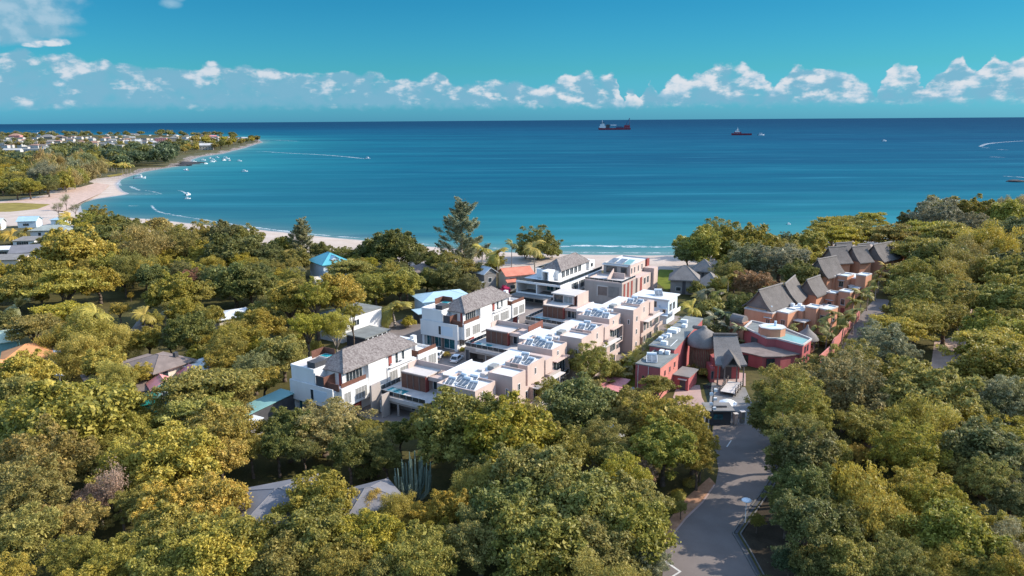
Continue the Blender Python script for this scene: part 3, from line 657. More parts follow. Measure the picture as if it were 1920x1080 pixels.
def gable_roof(name,mat,par,x0,x1,y0,y1,z0,h,ov=.4,th=.2,axis='y',gable=None,concave=0.):
    "pitched roof with ridge along axis, real thickness; concave>0 gives the swept thatch profile"
    b=MB(); n=6 if concave else 1
    def P(u,v,dz=0):   # u along ridge, v across -1..1
        z=z0+h*(1-abs(v))-concave*h*math.sin(math.pi*abs(v))*.5+dz
        if axis=='y': return ((x0+x1)/2+v*((x1-x0)/2+ov),u,z)
        return (u,(y0+y1)/2+v*((y1-y0)/2+ov),z)
    ua,ub=((y0-ov,y1+ov) if axis=='y' else (x0-ov,x1+ov)); vs=[-1+k/n for k in range(2*n+1)]
    for i in range(2*n):
        a,c=vs[i],vs[i+1]
        b.poly([P(ua,a),P(ub,a),P(ub,c),P(ua,c)][::1 if axis=='x' else -1]); b.poly([P(ua,a,-th),P(ua,c,-th),P(ub,c,-th),P(ub,a,-th)][::1 if axis=='x' else -1])
        b.poly([P(ua,a),P(ua,c),P(ua,c,-th),P(ua,a,-th)]); b.poly([P(ub,a),P(ub,a,-th),P(ub,c,-th),P(ub,c)])
    for v in (-1,1): b.poly([P(ua,v),P(ua,v,-th),P(ub,v,-th),P(ub,v)])
    o=b.build(name,mat,par)
    c=MB(); c.tube(P(ua,0,.02),P(ub,0,.02),.16 if concave else .08,None,7); c.build('ridge_cap',mat,o)
    if gable:
        q=MB()
        for u,s in ((ua+ov+.05,1),(ub-ov-.05,-1)):
            vv=[v*(.93) for v in vs]; pts=[P(u,v,-th-.01) for v in vv]; pts2=[P(u+s*.18,v,-th-.01) for v in vv]; q.poly(pts); q.poly(pts2[::-1])
            for i in range(len(pts)-1): q.poly([pts[i],pts2[i],pts2[i+1],pts[i+1]])
            q.poly([pts[0],pts[-1],pts2[-1],pts2[0]])
        q.build('gable_wall',gable,par)
    return o
NHEAT=0
def solar_heater(p,rz,sc=1.,label=None):
    "roof-top solar water heater: tilted panel, tank on a frame"
    e=empty('solar_water_heater',p,rz,label,'water heater','solar water heaters on the flat roofs')
    b=MB(); n=len(b.v); L,Wd,hh=2.0*sc,1.9*sc,.95*sc
    pan=MB(); z0,z1=.18,hh
    top=[(-Wd/2,0,z0),(Wd/2,0,z0),(Wd/2,L,z1),(-Wd/2,L,z1)]; bot=[(a,c-.03,d-.09) for a,c,d in top]
    pan.poly(top); pan.poly(bot[::-1])
    for i in range(4): j=(i+1)%4; pan.poly([bot[i],bot[j],top[j],top[i]])
    po=pan.build('panel',M_solar,e); fr=MB()
    for i in range(4): j=(i+1)%4; fr.tube(top[i],top[j],.045,.045,5)
    fr.tube((0,0,z0+.02),(0,L,z1+.02),.025,.025,4); fr.build('panel_frame',M_steel,po)
    t=MB(); t.tube((-Wd/2+.05,L+.28,z1+.12),(Wd/2-.05,L+.28,z1+.12),.29*sc,.29*sc,12); t.build('tank',M_steel,e,smooth=False)
    f=MB()
    for x in (-Wd*.35,Wd*.35): f.tube((x,L+.28,0),(x,L+.28,z1-.1),.035,.035,4); f.tube((x,.05,0),(x,L+.28,.05),.03,.03,4); f.tube((x,.05,0),(x,.05,z0),.03,.03,4)
    f.build('stand',M_steel,e); return e
HEAT=[]   # (place, rz, roof words)
def put_heaters(specs):
    "specs: (world point, rz, scale, label)"
    proto_=None
    for p,rz,sc,lab in specs:
        if proto_ is None: proto_=o=solar_heater(p,rz,1.,lab)
        else: o=copy_tree(proto_); o['label']=lab
        o.location=p; o.rotation_euler=(0,0,rz); o.scale=(sc,sc,sc)
def pool(name,par,x0,x1,y0,y1,z):
    r=MB(); r.box(x0-.25,x1+.25,y0-.25,y0,z-.1,z+.08); r.box(x0-.25,x1+.25,y1,y1+.25,z-.1,z+.08); r.box(x0-.25,x0,y0,y1,z-.1,z+.08); r.box(x1,x1+.25,y0,y1,z-.1,z+.08)
    o=r.build(name,M_pale,par); box('water',M_pool,o,x0,x1,y0,y1,z-.1,z+.03); return o
# ================================================================ WHITE VILLAS (row nearest the left)
def white_villa(s0,t0,label):
    e=empty('white_villa',row(s0,t0),-AZ,label,'villa','white villas with shingled hip roofs')
    # ground floor, set back
    b=MB(); b.box(-10.6,-1.2,1.0,30.0,0,2.9); b.box(-11.3,-10.7,.3,30.4,0,2.9); b.box(-1.1,-.3,.1,.7,0,2.9); b.build('ground_floor_wall',M_white,e)
    for a0,a1 in ((-10.4,-8.4),(-7.9,-5.4),(-5.0,-1.6)): window(e,'-y',1.0,a0,a1,.1,2.75,M_steel,M_tealglass,2,name='glass_door')
    for x in (-8.15,-5.2): box('stone_pillar',M_brownroof,e,x-.22,x+.22,.2,.95,0,2.88)
    panel('entrance_door',e,'+x',-1.2,6.4,8.4,.05,2.7,M_redwood); panel('entrance_door',e,'+x',-1.2,27.0,29.2,.05,2.7,M_redwood)
    window(e,'+x',-1.2,2.2,5.2,.5,2.5,M_steel,M_glass,3); window(e,'+x',-1.2,15.,21.,.5,2.5,M_steel,M_glass,4)
    # first floor boxes
    b=MB(); b.box(-11.5,0,0,30.8,2.9,6.2)
    b.box(0,1.15,1.2,8.3,2.9,6.2)
    b.box(-11.5,0,0,.2,6.2,6.75); b.box(-11.5,-11.3,.2,30.8,6.2,6.75); b.box(-11.3,0,30.6,30.8,6.2,6.75)
    b.box(.95,1.15,1.2,8.3,6.2,6.75); b.box(0,.95,1.2,1.4,6.2,6.75); b.box(0,.95,8.1,8.3,6.2,6.75)
    b.box(0,.35,14.6,23.0,2.95,6.75); b.box(0,.35,24.3,30.8,2.95,6.75); b.build('first_floor_wall',M_white,e)
    for ax,pos,a0,a1 in (('+x',1.15,1.7,3.5),('+x',1.15,4.6,7.8),('+x',.35,15.2,17.6),('+x',.35,18.4,22.4),('+x',.35,24.8,27.0),('+x',.35,27.6,30.3)):
        window(e,ax,pos,a0,a1,3.35,5.75,M_white,M_louv,max(2,int((a1-a0)/.8)),name='louvred_window')
    window(e,'-y',0,-5.9,-5.0,3.6,5.9,M_steel,M_glass,1); panel('wall_panel',e,'-y',0,-4.95,-1.5,3.6,5.9,M_blueish,.05)
    window(e,'+x',0,10.2,11.4,3.2,6.0,M_steel,M_glass,1)
    # second floor flat-roofed block and deck
    b=MB(); b.box(-11.2,-5.0,.35,9.2,6.2,9.3); b.build('upper_block_wall',M_white,e)
    parapet('parapet',M_white,e,-11.25,-4.95,.3,9.25,9.3,9.75,.22); box('roof_deck',M_pale,e,-11.02,-5.18,.55,9.0,9.3,9.36)
    box('plant_screen',M_darkgrey,e,-7.4,-5.3,1.0,3.8,9.36,10.7); box('spa_pool_surround',M_pale,e,-10.4,-8.0,6.6,8.6,9.36,9.75); box('roof_spa_water',M_pool,e,-10.2,-8.2,6.8,8.4,9.3,9.78)
    b=MB(); b.box(-11.0,-8.,8.75,8.85,9.4,10.9); b.box(-11.1,-11.0,5.5,8.8,9.4,10.9); b.build('roof_screen',M_wood,e)
    panel('side_screen',e,'-x',-11.2,.6,3.2,6.75,9.4,M_wood,.25)
    # top storey under the hip roof
    b=MB(); b.box(-6.9,-.7,3.3,23.4,6.2,9.2); b.box(-.7,.25,9.4,14.4,2.9,9.2); b.box(-4.95,-4.7,.4,3.3,6.2,9.0); b.build('top_floor_wall',M_white,e)
    hip_roof('roof',M_shingle,e,-7.0,-.2,3.2,23.6,9.25,2.9,.55)
    window(e,'+x',-.7,4.2,8.6,6.5,8.9,M_white,M_glass,5,name='balcony_window'); panel('timber_shutter',e,'+x',-.7,16.2,17.1,6.3,9.0,M_redwood,.12)
    window(e,'+x',-.7,18.2,19.1,6.4,8.9,M_white,M_glass,1); window(e,'+x',-.7,20.2,21.1,6.4,8.9,M_white,M_glass,1)
    b=MB(); b.box(-4.6,-2.6,.35,.47,6.2,8.6); b.build('timber_screen',M_darkgrey,e)
    b=MB(); b.box(-2.6,-2.48,.35,3.2,6.2,8.6); b.box(-4.6,-2.61,.48,.6,8.5,8.6); b.build('timber_screen',M_wood,e); panel('red_wall_panel',e,'-y',3.3,-1.5,-.9,6.3,9.0,M_redwood,.1)
    b=MB(); b.box(.72,.84,1.5,8.0,6.75,7.55); b.box(-2.4,.7,.9,1.02,6.2,7.55); b.build('balcony_balustrade',M_wood,e)
    b=MB(); b.box(.1,.22,24.5,30.5,6.75,7.6); b.box(-4.5,.08,24.4,24.52,6.2,7.5); b.build('terrace_balustrade',M_wood,e)
    b=MB(); b.box(-3.6,-2.9,24.8,25.4,6.2,8.6); b.box(-2.4,-1.7,25.9,26.5,6.2,8.2); b.box(-3.9,-3.0,27.2,28.0,6.2,8.7); b.box(-5.2,-4.2,28.4,29.4,6.2,9.1); b.box(-9.,-5.3,25.,29.5,6.2,8.2); b.build('rooftop_block',M_white,e)
    b=MB(); b.box(.36,.9,15.,22.8,6.6,6.74); b.build('window_hood',M_white,e)
    for y in (16.5,19.5): q=MB(); q.box(-.5,.1,y,y+.8,6.25,6.95); q.build('air_conditioner',M_steel,e)
    railing('roof_railing',e,[(-11.2,9.4),(-11.2,23.),(-7.4,23.)],6.75,1.,M_steel,M_tealglass)
    return e
white_villa(89.6,-95.9,'white villa with grey shingled hip roof, nearest the camera behind the brownish tree')
white_villa(136.5,-101.9,'white villa with grey shingled hip roof, behind the two parked white cars')
def beach_villa(s0,t0):
    e=empty('white_villa',row(s0,t0),-AZ,'wide white villa with glass-railed terraces and shingled roof, nearest the beach','villa','white villas with shingled hip roofs')
    b=MB(); b.box(-14.8,-1.,1.2,29.,0,2.9); b.build('ground_floor_wall',M_conc,e)
    for a0,a1 in ((-14.,-10.),(-9.5,-5.5),(-5.,-1.4)): window(e,'-y',1.2,a0,a1,.2,2.7,M_darkgrey,M_glass,3,name='glass_door')
    box('entrance_canopy',M_conc,e,-15.6,-3.,-3.6,0-.01,2.6,2.9)
    b=MB(); b.box(-15.6,0,0,.3,2.9,3.35); b.box(-15.6,-15.3,.3,29,2.9,6.6); b.box(-.3,0,.3,29,2.9,3.3); b.box(-15.3,-.3,6.,29,2.9,6.4); b.box(-15.6,0,0,.3,6.15,6.75); b.box(-.35,0,0.3,6,3.3,6.75); b.box(-8.4,-8.1,.02,6,3.35,6.15); b.box(-15.3,-.35,.3,6,6.35,6.6); b.build('first_floor_wall',M_white,e)
    for a0,a1 in ((-8.,-5.6),(-5.,-3.4),(-3.1,-.5)): window(e,'-y',6.,a0,a1,3.2,6.1,M_white,M_tealglass,2)
    for y in (8,13,18,23): window(e,'+x',0,y,y+3.4,3.6,6.0,M_white,M_glass,3)
    railing('terrace_railing',e,[(-15.5,.15),(-.15,.15),(-.15,29)],6.75,1.0,M_darkgrey,M_glass)
    b=MB(); b.box(-12.4,-4.6,7.2,28.6,6.6,9.5); b.box(-8.4,-8.,3.2,7.2,6.6,9.5); b.box(-6.2,-5.8,3.2,7.2,6.6,9.5); b.box(-8.4,-5.8,3.2,7.2,9.5,9.8); b.build('top_floor_wall',M_white,e)
    window(e,'-y',7.2,-7.9,-6.3,6.9,9.2,M_white,M_tealglass,1)
    for y in (9.2,12.,14.8,17.6,20.4): window(e,'+x',-4.6,y,y+2.2,6.8,9.1,M_white,M_glass,2)
    hip_roof('roof',M_shingle,e,-10.2,-4.4,8.,26.5,9.5,3.0,.7)
    b=MB(); b.box(-13.4,-10.9,8.,20.,9.5,9.62); b.build('flat_roof',M_greyroof,e)
    for y in (9.,12.4,15.8): q=MB(); q.poly([(-13.2,y,9.7),(-11.2,y,10.2),(-11.2,y+3,10.2),(-13.2,y+3,9.7)]); q.poly([(-13.2,y+3,9.66),(-11.2,y+3,10.16),(-11.2,y,10.16),(-13.2,y,9.66)]); q.build('solar_panel',M_solar,e)
    b=MB(); b.box(-12.,-3.8,26.9,31.,6.6,9.3); b.build('end_block_wall',M_white,e); window(e,'+x',-3.8,28,29.6,7.2,8.6,M_white,M_glass,1)
    railing('balcony_railing',e,[(-2.2,7.6),(-2.2,26)],6.62,1.0,M_steel)
beach_villa(187.2,-101.3)
# ================================================================ BEIGE TERRACE HOUSES
UNIT=[95.6,122.5,149.5]; UN=['the nearest terrace house','the middle terrace house','the beachward terrace house']
def terrace_house(s0,which):
    e=empty('beige_terrace_house',row(s0,-68.),-AZ,'beige flat-roofed terrace house with stair tower, %s of three'%which,'house','beige terrace houses')
    m=M_beige
    b=MB(); b.box(-8.2,0,0,6.2,0,9.6); b.build('front_block_wall',m,e)
    parapet('parapet',m,e,-8.2,0,0,6.2,9.6,10.05,.2); box('white_roof',M_whiteroof,e,-8.0,-.2,.2,6.0,9.6,9.66)
    b=MB(); b.box(-11.8,-2.6,6.2,15.6,0,9.0); b.box(-2.6,1.2,12.2,15.8,0,6.2); b.build('middle_block_wall',m,e)
    box('white_roof',M_whiteroof,e,-11.6,-2.8,6.4,15.4,9.0,9.06); parapet('parapet',M_whiteroof,e,-11.8,-2.6,6.2,15.6,9.0,9.35,.2,'lr')
    b=MB(); b.box(-2.5,2.7,7.6,12.1,0,10.4); b.build('stair_tower_wall',m,e); parapet('parapet',m,e,-2.5,2.7,7.6,12.1,10.4,10.8,.2); box('white_roof',M_whiteroof,e,-2.3,2.5,7.8,11.9,10.4,10.46)
    b=MB(); b.box(-4.1,.9,15.8,22.2,0,9.6); b.build('rear_block_wall',m,e); parapet('parapet',m,e,-4.1,.9,15.8,22.2,9.6,10.1,.2); box('white_roof',M_whiteroof,e,-3.9,.7,16.0,22.0,9.6,9.66)
    b=MB(); b.box(-9.6,-4.2,15.7,26.6,0,8.8); b.build('link_block_wall',m,e); box('white_roof',M_whiteroof,e,-9.4,-4.4,15.9,26.4,8.8,8.86)
    b=MB(); b.box(-4.1,2.0,22.3,26.8,0,6.0); b.box(.95,2.0,15.9,22.2,0,6.0); b.build('lower_block_wall',m,e)
    b=MB(); b.box(.9,1.1,22.25,25.0,6.4,9.2); b.box(-3.9,.88,24.8,25.0,6.4,9.2); b.box(-3.9,1.1,22.25,25.0,9.2,9.4); b.build('roof_terrace_frame',m,e)
    parapet('terrace_parapet',M_beige_dk,e,-4.1,2.0,22.3,26.8,6.0,6.5,.15,'fr')
    # openings
    window(e,'-y',0,-3.2,-1.2,4.0,7.2,M_steel,M_glass,2); panel('end_wall_recess',e,'-y',0,-7.6,-5.,1.2,3.4,M_beige_dk)
    b=MB(); b.box(.02,1.0,.2,5.6,3.6,3.8); b.box(.02,1.0,.2,5.6,7.4,7.6); b.box(.02,1.0,5.5,5.7,3.8,7.4); b.build('balcony_box',m,e)
    window(e,'+x',0,.5,5.3,3.9,7.3,M_steel,M_glass,4,name='glazed_door'); railing('balcony_railing',e,[(.95,.25),(.95,5.5)],3.8,1.,M_steel,M_glass)
    window(e,'+x',0,.8,2.4,.4,2.8,M_steel,M_glass,2); window(e,'+x',0,3.2,5.2,.4,2.8,M_steel,M_glass,2); window(e,'+x',0,2.,2.6,8.3,9.3,M_steel,M_glass,1)
    window(e,'-y',7.6,1.3,1.8,7.2,8.4,M_steel,M_glass,1)
    for z in (1.2,4.4,7.6): window(e,'+x',2.7,9.4,10.2,z,z+1.3,M_white,M_glass,1)
    for k,y in enumerate((13.,14.4)): window(e,'+x',1.2,y-.5,y+.7,.5,2.7,M_steel,M_glass,1); window(e,'+x',1.2,y-.5,y+.7,3.6,5.6,M_steel,M_glass,1)
    for y in (16.6,18.6,20.6): window(e,'+x',2.0,y-.5,y+.9,3.4,5.6,M_white,M_glass,2); window(e,'+x',2.0,y-.5,y+.9,.4,2.6,M_white,M_glass,2)
    window(e,'+x',.9,18.4,19.0,7.6,9.0,M_white,M_glass,1); window(e,'+x',2.,23.2,26.2,3.3,5.5,M_white,M_glass,4); window(e,'+x',2.,23.2,26.2,.4,2.6,M_white,M_glass,3)
    b=MB(); b.box(2.02,3.0,12.3,26.6,2.9,3.1); b.box(2.9,3.0,12.3,26.6,3.1,3.9); b.build('balcony_slab',M_beige,e)
    b=MB(); b.box(2.05,3.3,15.6,26.4,5.95,6.1); b.build('shade_slab',M_pale,e)
    panel('vent_panel',e,'-y',15.8,-2.9,-1.3,8.9+.3,9.7+.2,M_conc); 
    for x_,y_,z_ in ((-9.8,8.4,.44),(-7.2,11.,.4),(-5.2,9.,.64)): box('roof_vent',M_pale,e,x_,x_+1.05,y_,y_+1.2,9.06,9.06+z_)
    b=MB(); b.box(-6.0,-4.6,12.6,14.6,9.06,9.9); b.build('skylight',M_louv,e)
    # waste-pipe on the lit side
    b=MB(); b.tube((.06,6.0,.1),(.06,6.0,9.3),.05,.05,6); b.build('downpipe',M_white,e)
    return e
heat=[]
def rw(s0,x,y,z): return row(s0+y,-68.+x,z)
for s0,w_ in zip(UNIT,UN):
    terrace_house(s0,{'the nearest terrace house':'nearest the camera','the middle terrace house':'the middle one','the beachward terrace house':'nearest the beach'}[w_])
    nm=w_.replace('the terrace house','the terrace house')
    for k,(x,y,z,bl) in enumerate([(-6.4,.8,9.66,'front roof'),(-4.1,1.3,9.66,'front roof'),(-1.7,.9,9.66,'front roof'),(-6.2,3.3,9.66,'front roof'),(-3.6,3.2,9.66,'front roof'),(-2.4,16.6,9.66,'rear roof'),(-.4,17.4,9.66,'rear roof'),(-2.3,19.2,9.66,'rear roof')]):
        o_=['front left','front middle','front right','back left','back right','near left','right','far left'][k]
        heat.append((rw(s0,x,y,z),-AZ+(.12,-.1,.2,-.2,.05,.1,-.15,.2)[k],(.8,.95,.85,.8,.9,.85,.8,.85)[k],'solar water heater %s on the %s of %s'%(o_,bl,nm)))
put_heaters(heat)
# ================================================================ COURTYARD VILLAS (podium, pool, timber screen box)
def court_villa(s1,which,lab,box2=False,t0=-96.5):
    yb=16. if box2 else 12.5
    e=empty('courtyard_villa',row(s1,t0),-AZ,lab,'house','courtyard villas with timber screens')
    b=MB(); b.box(0,1.2,0,.3,0,3.6); b.box(1.2,12.6,0,.3,2.4,3.6); b.box(11.8,12.6,.0,.3,0,2.4); b.box(0,.3,.3,yb,0,3.6); b.box(1.2,12.6,3.2,yb,0,3.6); b.box(5.6,6.0,0.02,.28,0,2.39); b.build('podium_wall',M_beige_dk,e)
    b=MB(); b.box(.3,12.6,.3,yb,3.6,3.75); b.build('terrace_floor',M_pale,e)
    box('lintel',M_pale,e,3.2,12.5,-.22,-.01,2.9,3.6); panel('shutter',e,'-y',0,.25,1.1,.2,2.9,M_darkgrey,.06); window(e,'-y',3.2,6.4,11.4,.3,2.3,M_steel,M_glass,4,name='glazed_front')
    pool('pool',e,1.2,5.6,1.0,3.9,3.75)
    railing('terrace_railing',e,[(.15,12),(.15,.15),(12.4,.15)],3.75,.9,M_steel,M_glass)
    z0,z1=3.75,7.0
    b=MB(); b.box(2.6,8.6,5.0,5.16,z0,z1-.25); b.box(2.6,2.76,5.17,9.6,z0,z1-.25); b.build('timber_screen',M_wood,e)
    b=MB(); 
    for x in (4.1,5.6,7.1): b.box(x-.06,x+.06,4.9,4.99,z0,z1-.3)
    b.box(2.6,8.6,4.88,4.99,z1-.28,z1-.02); b.build('screen_post',M_brownroof,e)
    panel('red_end_panel',e,'+x',8.6,5.0,6.0,z0,z1-.1,M_redwood,.12)
    b=MB(); b.box(3.,8.5,5.4,9.6 if not box2 else 13.8,z0,z1-.3); b.box(8.5,12.5,7.,yb-.1,z0,z1-.9); b.build('upper_wall',M_beige,e); window(e,'-y',7.,9.0,12.2,z0+.1,z1-1.1,M_steel,M_glass,3)
    b=MB(); b.box(2.5,8.8,5.2,9.9 if not box2 else 14.6,z1-.24,z1); b.build('roof_deck',M_pale,e)
    b=MB(); b.box(8.81,12.6,5.6,yb-.3,z1-.88,z1-.5); b.box(8.81,12.6,5.6,5.8,z1-.5,z1-.1); b.build('lower_roof',M_beige,e)
    if not box2:
        b=MB(); b.box(2.6,12.6,9.7,9.9,z1+.01,z1+1.1); b.box(2.6,2.8,7.0,9.69,z1+.01,z1+1.1); b.build('roof_parapet',M_beige,e)
        b=MB(); b.box(12.62,12.78,7.6,14.2,z1-2.2,z1+1.4); b.build('board_screen',M_woodh,e)
    else:
        b=MB(); b.box(3.2,9.6,9.4,15.6,z1-.2,z1+2.2); b.build('roof_room_wall',M_beige,e); box('roof_room_slab',M_pale,e,2.8,10.0,9.0,16.0,z1+2.2,z1+2.5); window(e,'-y',9.4,3.6,6.2,z1+.1,z1+2.,M_darkgrey,M_glass,2); window(e,'-y',9.4,6.5,9.2,z1+.1,z1+2.,M_steel,M_louv,2)
        panel('board_screen',e,'+x',9.6,9.6,15.4,z1-.2,z1+2.1,M_woodh,.15)
        b=MB(); b.box(2.5,2.7,5.2,9.3,z1,z1+.9); b.box(10.4,10.6,9.5,16.,z1-1,z1+2.6); b.build('roof_parapet',M_beige,e)
    b=MB(); b.box(1.5,3.6,10.2,12.2,3.75,4.9); b.build('planter_wall',M_pale,e)
    if which==0:
        b=MB(); b.box(1.3,1.7,-2.6,-.05,0,6.2); b.box(3.6,3.9,-2.2,-.05,0,4.6); b.build('fin_wall',M_beige_dk,e)
        for i in range(2):
            for j in range(3): q=MB(); q.box(1.8+i*.95,2.6+i*.95,-.55,-.24,.3+j*.85,.95+j*.85); q.build('air_conditioner',M_steel,e)
court_villa(98.6,0,'courtyard villa with brown timber screen and grey fin wall, nearest the camera',False,-94.0)
court_villa(131.9,1,'courtyard villa with brown timber screen beside the parked white cars')
court_villa(158.9,2,'courtyard villa with brown timber screen and a slab-roofed room on top',True)
# ================================================================ FAR BEIGE HOUSE, PALE BLUE CUBE HOUSE
def far_beige():
    e=empty('beige_beach_house',row(198.5,-86.4),-AZ,'large beige house with dark red wall strips, right beside the beach','house')
    b=MB(); b.box(-12.6,0,0,10.5,0,6.6); b.build('front_block_wall',M_beige_dk,e)
    panel('garage_door',e,'-y',0,-7.8,-5.,2.6,5.2,M_brownroof); panel('wall_panel',e,'-y',0,-4.4,-1.,2.2,5.6,M_conc); b=MB(); b.box(-8.2,-4.6,-.3,-.01,5.3,5.6); b.box(-8.2,-7.9,-.3,-.01,2.2,5.3); b.build('door_surround',M_pale,e)
    parapet('parapet',M_beige,e,-12.6,0,0,10.5,6.6,7.0,.2); box('roof_terrace',M_pale,e,-12.4,-.2,.2,10.3,6.6,6.66)
    b=MB(); b.poly([(-6.4,3.0,6.66),(-6.4,7.6,6.66),(-6.4,7.6,9.6),(-6.4,3.0,7.4)]); b.poly([(-6.2,3.0,6.66),(-6.2,3.0,7.4),(-6.2,7.6,9.6),(-6.2,7.6,6.66)]); b.poly([(-6.4,3.,7.4),(-6.4,7.6,9.6),(-6.2,7.6,9.6),(-6.2,3.,7.4)]); b.poly([(-6.4,3.,6.66),(-6.4,3.,7.4),(-6.2,3.,7.4),(-6.2,3.,6.66)]); b.box(-6.18,-2.4,7.3,7.6,6.66,8.4); b.build('stair_wall',M_beige,e)
    railing('roof_railing',e,[(-12.4,.1),(-.1,.1),(-.1,10.3)],7.0,.7,M_steel,M_glass)
    b=MB(); b.box(-11.8,-3.2,12.,26.8,0,9.6); b.build('rear_block_wall',M_beige_dk,e)
    b=MB(); b.box(-3.19,-2.6,12.,26.8,0,9.9); b.box(-2.6,.4,11.,22.,0,6.6); b.build('side_wall',M_beige,e)
    parapet('parapet',M_pale,e,-11.8,-2.6,12.,26.8,9.9,10.3,.2,'fbl'); box('roof_slab',M_whiteroof,e,-12.2,-3.2,11.6,26.9,9.6,9.9)
    for x in (-11.,-8.2,-5.6): q=MB(); q.poly([(x,13.,10.1),(x+2.2,13.,10.1),(x+2.2,18,10.9),(x,18,10.9)]); q.poly([(x,18,10.84),(x+2.2,18,10.84),(x+2.2,13,10.04),(x,13,10.04)]); q.build('solar_panel',M_solar if x<-6 else M_tealcan,e)
    for y in (1.2,4.,6.8): panel('red_strip',e,'+x',0,y,y+1.1,.2,6.4,M_redwood,.1)
    panel('red_strip',e,'+x',-2.6,24.6,26.7,.2,10.2,M_redwood,.5); panel('red_strip',e,'+x',.4,13,14.5,.2,6.4,M_redwood,.1)
    for y in (12.6,15,18,21): window(e,'+x',-2.6,y,y+1.,7.2,9.2,M_white,M_glass,1)
    for y in (16.,18.6): window(e,'+x',.4,y,y+1.6,3.6,5.8,M_white,M_glass,2)
    window(e,'-y',12.,-10.8,-7.2,7.2,9.2,M_darkgrey,M_glass,3); window(e,'-y',12.,-5.8,-3.8,7.2,9.2,M_darkgrey,M_glass,2)
    b=MB(); b.box(-2.4,1.2,22.5,26,0,7.8); b.build('end_tower_wall',M_beige,e)
far_beige()
def blue_cube():
    e=empty('pale_blue_house',row(185.3,-67.),-AZ,'pale blue-white cube house with flat roof between beige terrace and palms','house')
    b=MB(); b.box(-10.,0,0,7.2,2.9,7.0); b.box(-8.5,-.6,.8,7.0,0,2.9); b.build('wall',M_blueish,e); box('roof_slab',M_whiteroof,e,-10.5,.5,-.5,8.0,7.0,7.25)
    window(e,'-y',0,-4.2,-3.2,4.6,6.4,M_white,M_glass,1); window(e,'-y',0,-1.6,-.6,3.2,4.3,M_white,M_glass,1); b=MB(); b.box(-2.6,-.2,-.5,-.01,4.5,4.7); b.box(-2.6,-2.4,-.5,-.01,4.7,5.4); b.box(-3.4,.2,-1.2,-.01,2.7,2.9); b.build('window_hood',M_blueish,e)
    for y in (1.,3.6): window(e,'+x',0,y,y+1.8,3.6,5.8,M_white,M_glass,2)
    b=MB(); b.box(.02,1.2,.4,6.8,2.9,3.1); b.box(1.05,1.2,.4,6.8,3.1,4.0); b.build('balcony',M_white,e); window(e,'-y',.8,-6.5,-3.,.3,2.5,M_white,M_glass,3)
blue_cube()
put_heaters([(row(187.5,-70.5,7.25),-AZ+.5,1.15,'solar water heater with blue panel on the pale blue cube house')])
# ================================================================ RED LODGE
def frame(az): a=RAD(az); return Vector((math.sin(a),math.cos(a),0)),Vector((math.cos(a),-math.sin(a),0))
def tblock(par,x0,x1,y0,y1,z0,z1,wall,name='block_wall',roof=None,cop=True):
    b=MB(); b.box(x0,x1,y0,y1,z0,z1); o=b.build(name,wall,par)
    if cop: parapet('coping',M_terracop,par,x0-.06,x1+.06,y0-.06,y1+.06,z1,z1+.35,.32)
    box('flat_roof',roof or M_blueish,par,x0+.27,x1-.27,y0+.27,y1-.27,z1,z1+.06); return o  # default pale blue paints the sky's reflection into the flat roof
def red_wing():
    e=empty('red_lodge_wing',row(132.4,-49.0),-AZ,'long crimson lodge wing with grey felt roof beside the palm hedge','building')
    b=MB(); b.box(-5.2,0,0,10.4,0,6.6); b.build('front_wall',M_red,e)
    lit=MB(); lit.box(.0,.06,0.05,10.35,0,6.5); lit.build('sunlit_side_skin',M_redlit,e)  # thin lighter skin paints sunlight onto this side of the crimson wall
    parapet('parapet',M_greyroof,e,-5.25,.08,-.05,10.4,6.6,6.85,.25,'flr'); box('flat_roof',M_greyroof,e,-5.,-.2,.2,10.4,6.6,6.65)
    b=MB(); b.prism([(-6.4,10.42),(-.9,10.42),(-3.6,37.4),(-7.8,37.4)],0,7.4); b.build('rear_wall',M_red,e)
    b=MB(); b.prism([(-6.6,10.3),(-.75,10.3),(-3.45,37.6),(-8.,37.6)],7.4,7.65); b.build('flat_roof',M_greyroof,e)
    b=MB(); b.prism([(.08,7.6),(3.4,7.6),(3.4,13.),(.08,13.)],0,3.0); b.build('porch_wall',M_red,e); box('porch_roof',M_conc,e,-.0+.1,3.7,7.3,13.3,3.0,3.2); panel('door',e,'-y',7.6,1.6,2.8,.05,2.3,M_darkgrey)
    b=MB(); b.box(1.3,3.1,6.9,7.58,2.4,2.52); b.build('door_hood',M_pale,e)
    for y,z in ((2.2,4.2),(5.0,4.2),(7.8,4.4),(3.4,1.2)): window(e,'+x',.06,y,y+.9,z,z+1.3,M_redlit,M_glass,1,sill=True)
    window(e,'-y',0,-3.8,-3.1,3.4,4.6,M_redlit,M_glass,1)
    for x,y,w_,l_ in ((-4.6,12,1.4,.9),(-6.1,14.5,.9,.9),(-5.6,18,1.,1.),(-6.6,21.5,2.2,1.),(-6.6,23,2.2,1.),(-5.2,27,1.,1.2),(-6.9,31,1.6,.8),(-3.6,8.6,.8,1.2),(-2.4,9.,.9,.8)):
        q=MB(); zz=7.65 if y>10.4 else 6.65; q.box(x,x+w_,y,y+l_,zz,zz+.75); q.build('rooftop_cooling_unit',M_steel,e)
    b=MB(); b.tube((-4.6,-.06,.2),(-4.6,-.06,6.5),.05,.05,6); b.tube((-2.4,-.06,1.),(-2.4,-.06,6.6),.05,.05,6); b.build('downpipe',M_steel,e)
    b=MB(); b.chain([(-6.2,11,7.72),(-2.2,11.6,7.72),(-2.6,17,7.72)],[.06]*3,5); b.build('roof_pipe',M_steel,e)
red_wing()
put_heaters([(row(134.6,-51.6,6.65),-AZ+.4,1.1,'solar water heater on the low front roof of the crimson lodge wing'),(row(146.5,-54.6,7.65),-AZ-.3,.8,'small solar water heater on the rear roof of the crimson lodge wing')])
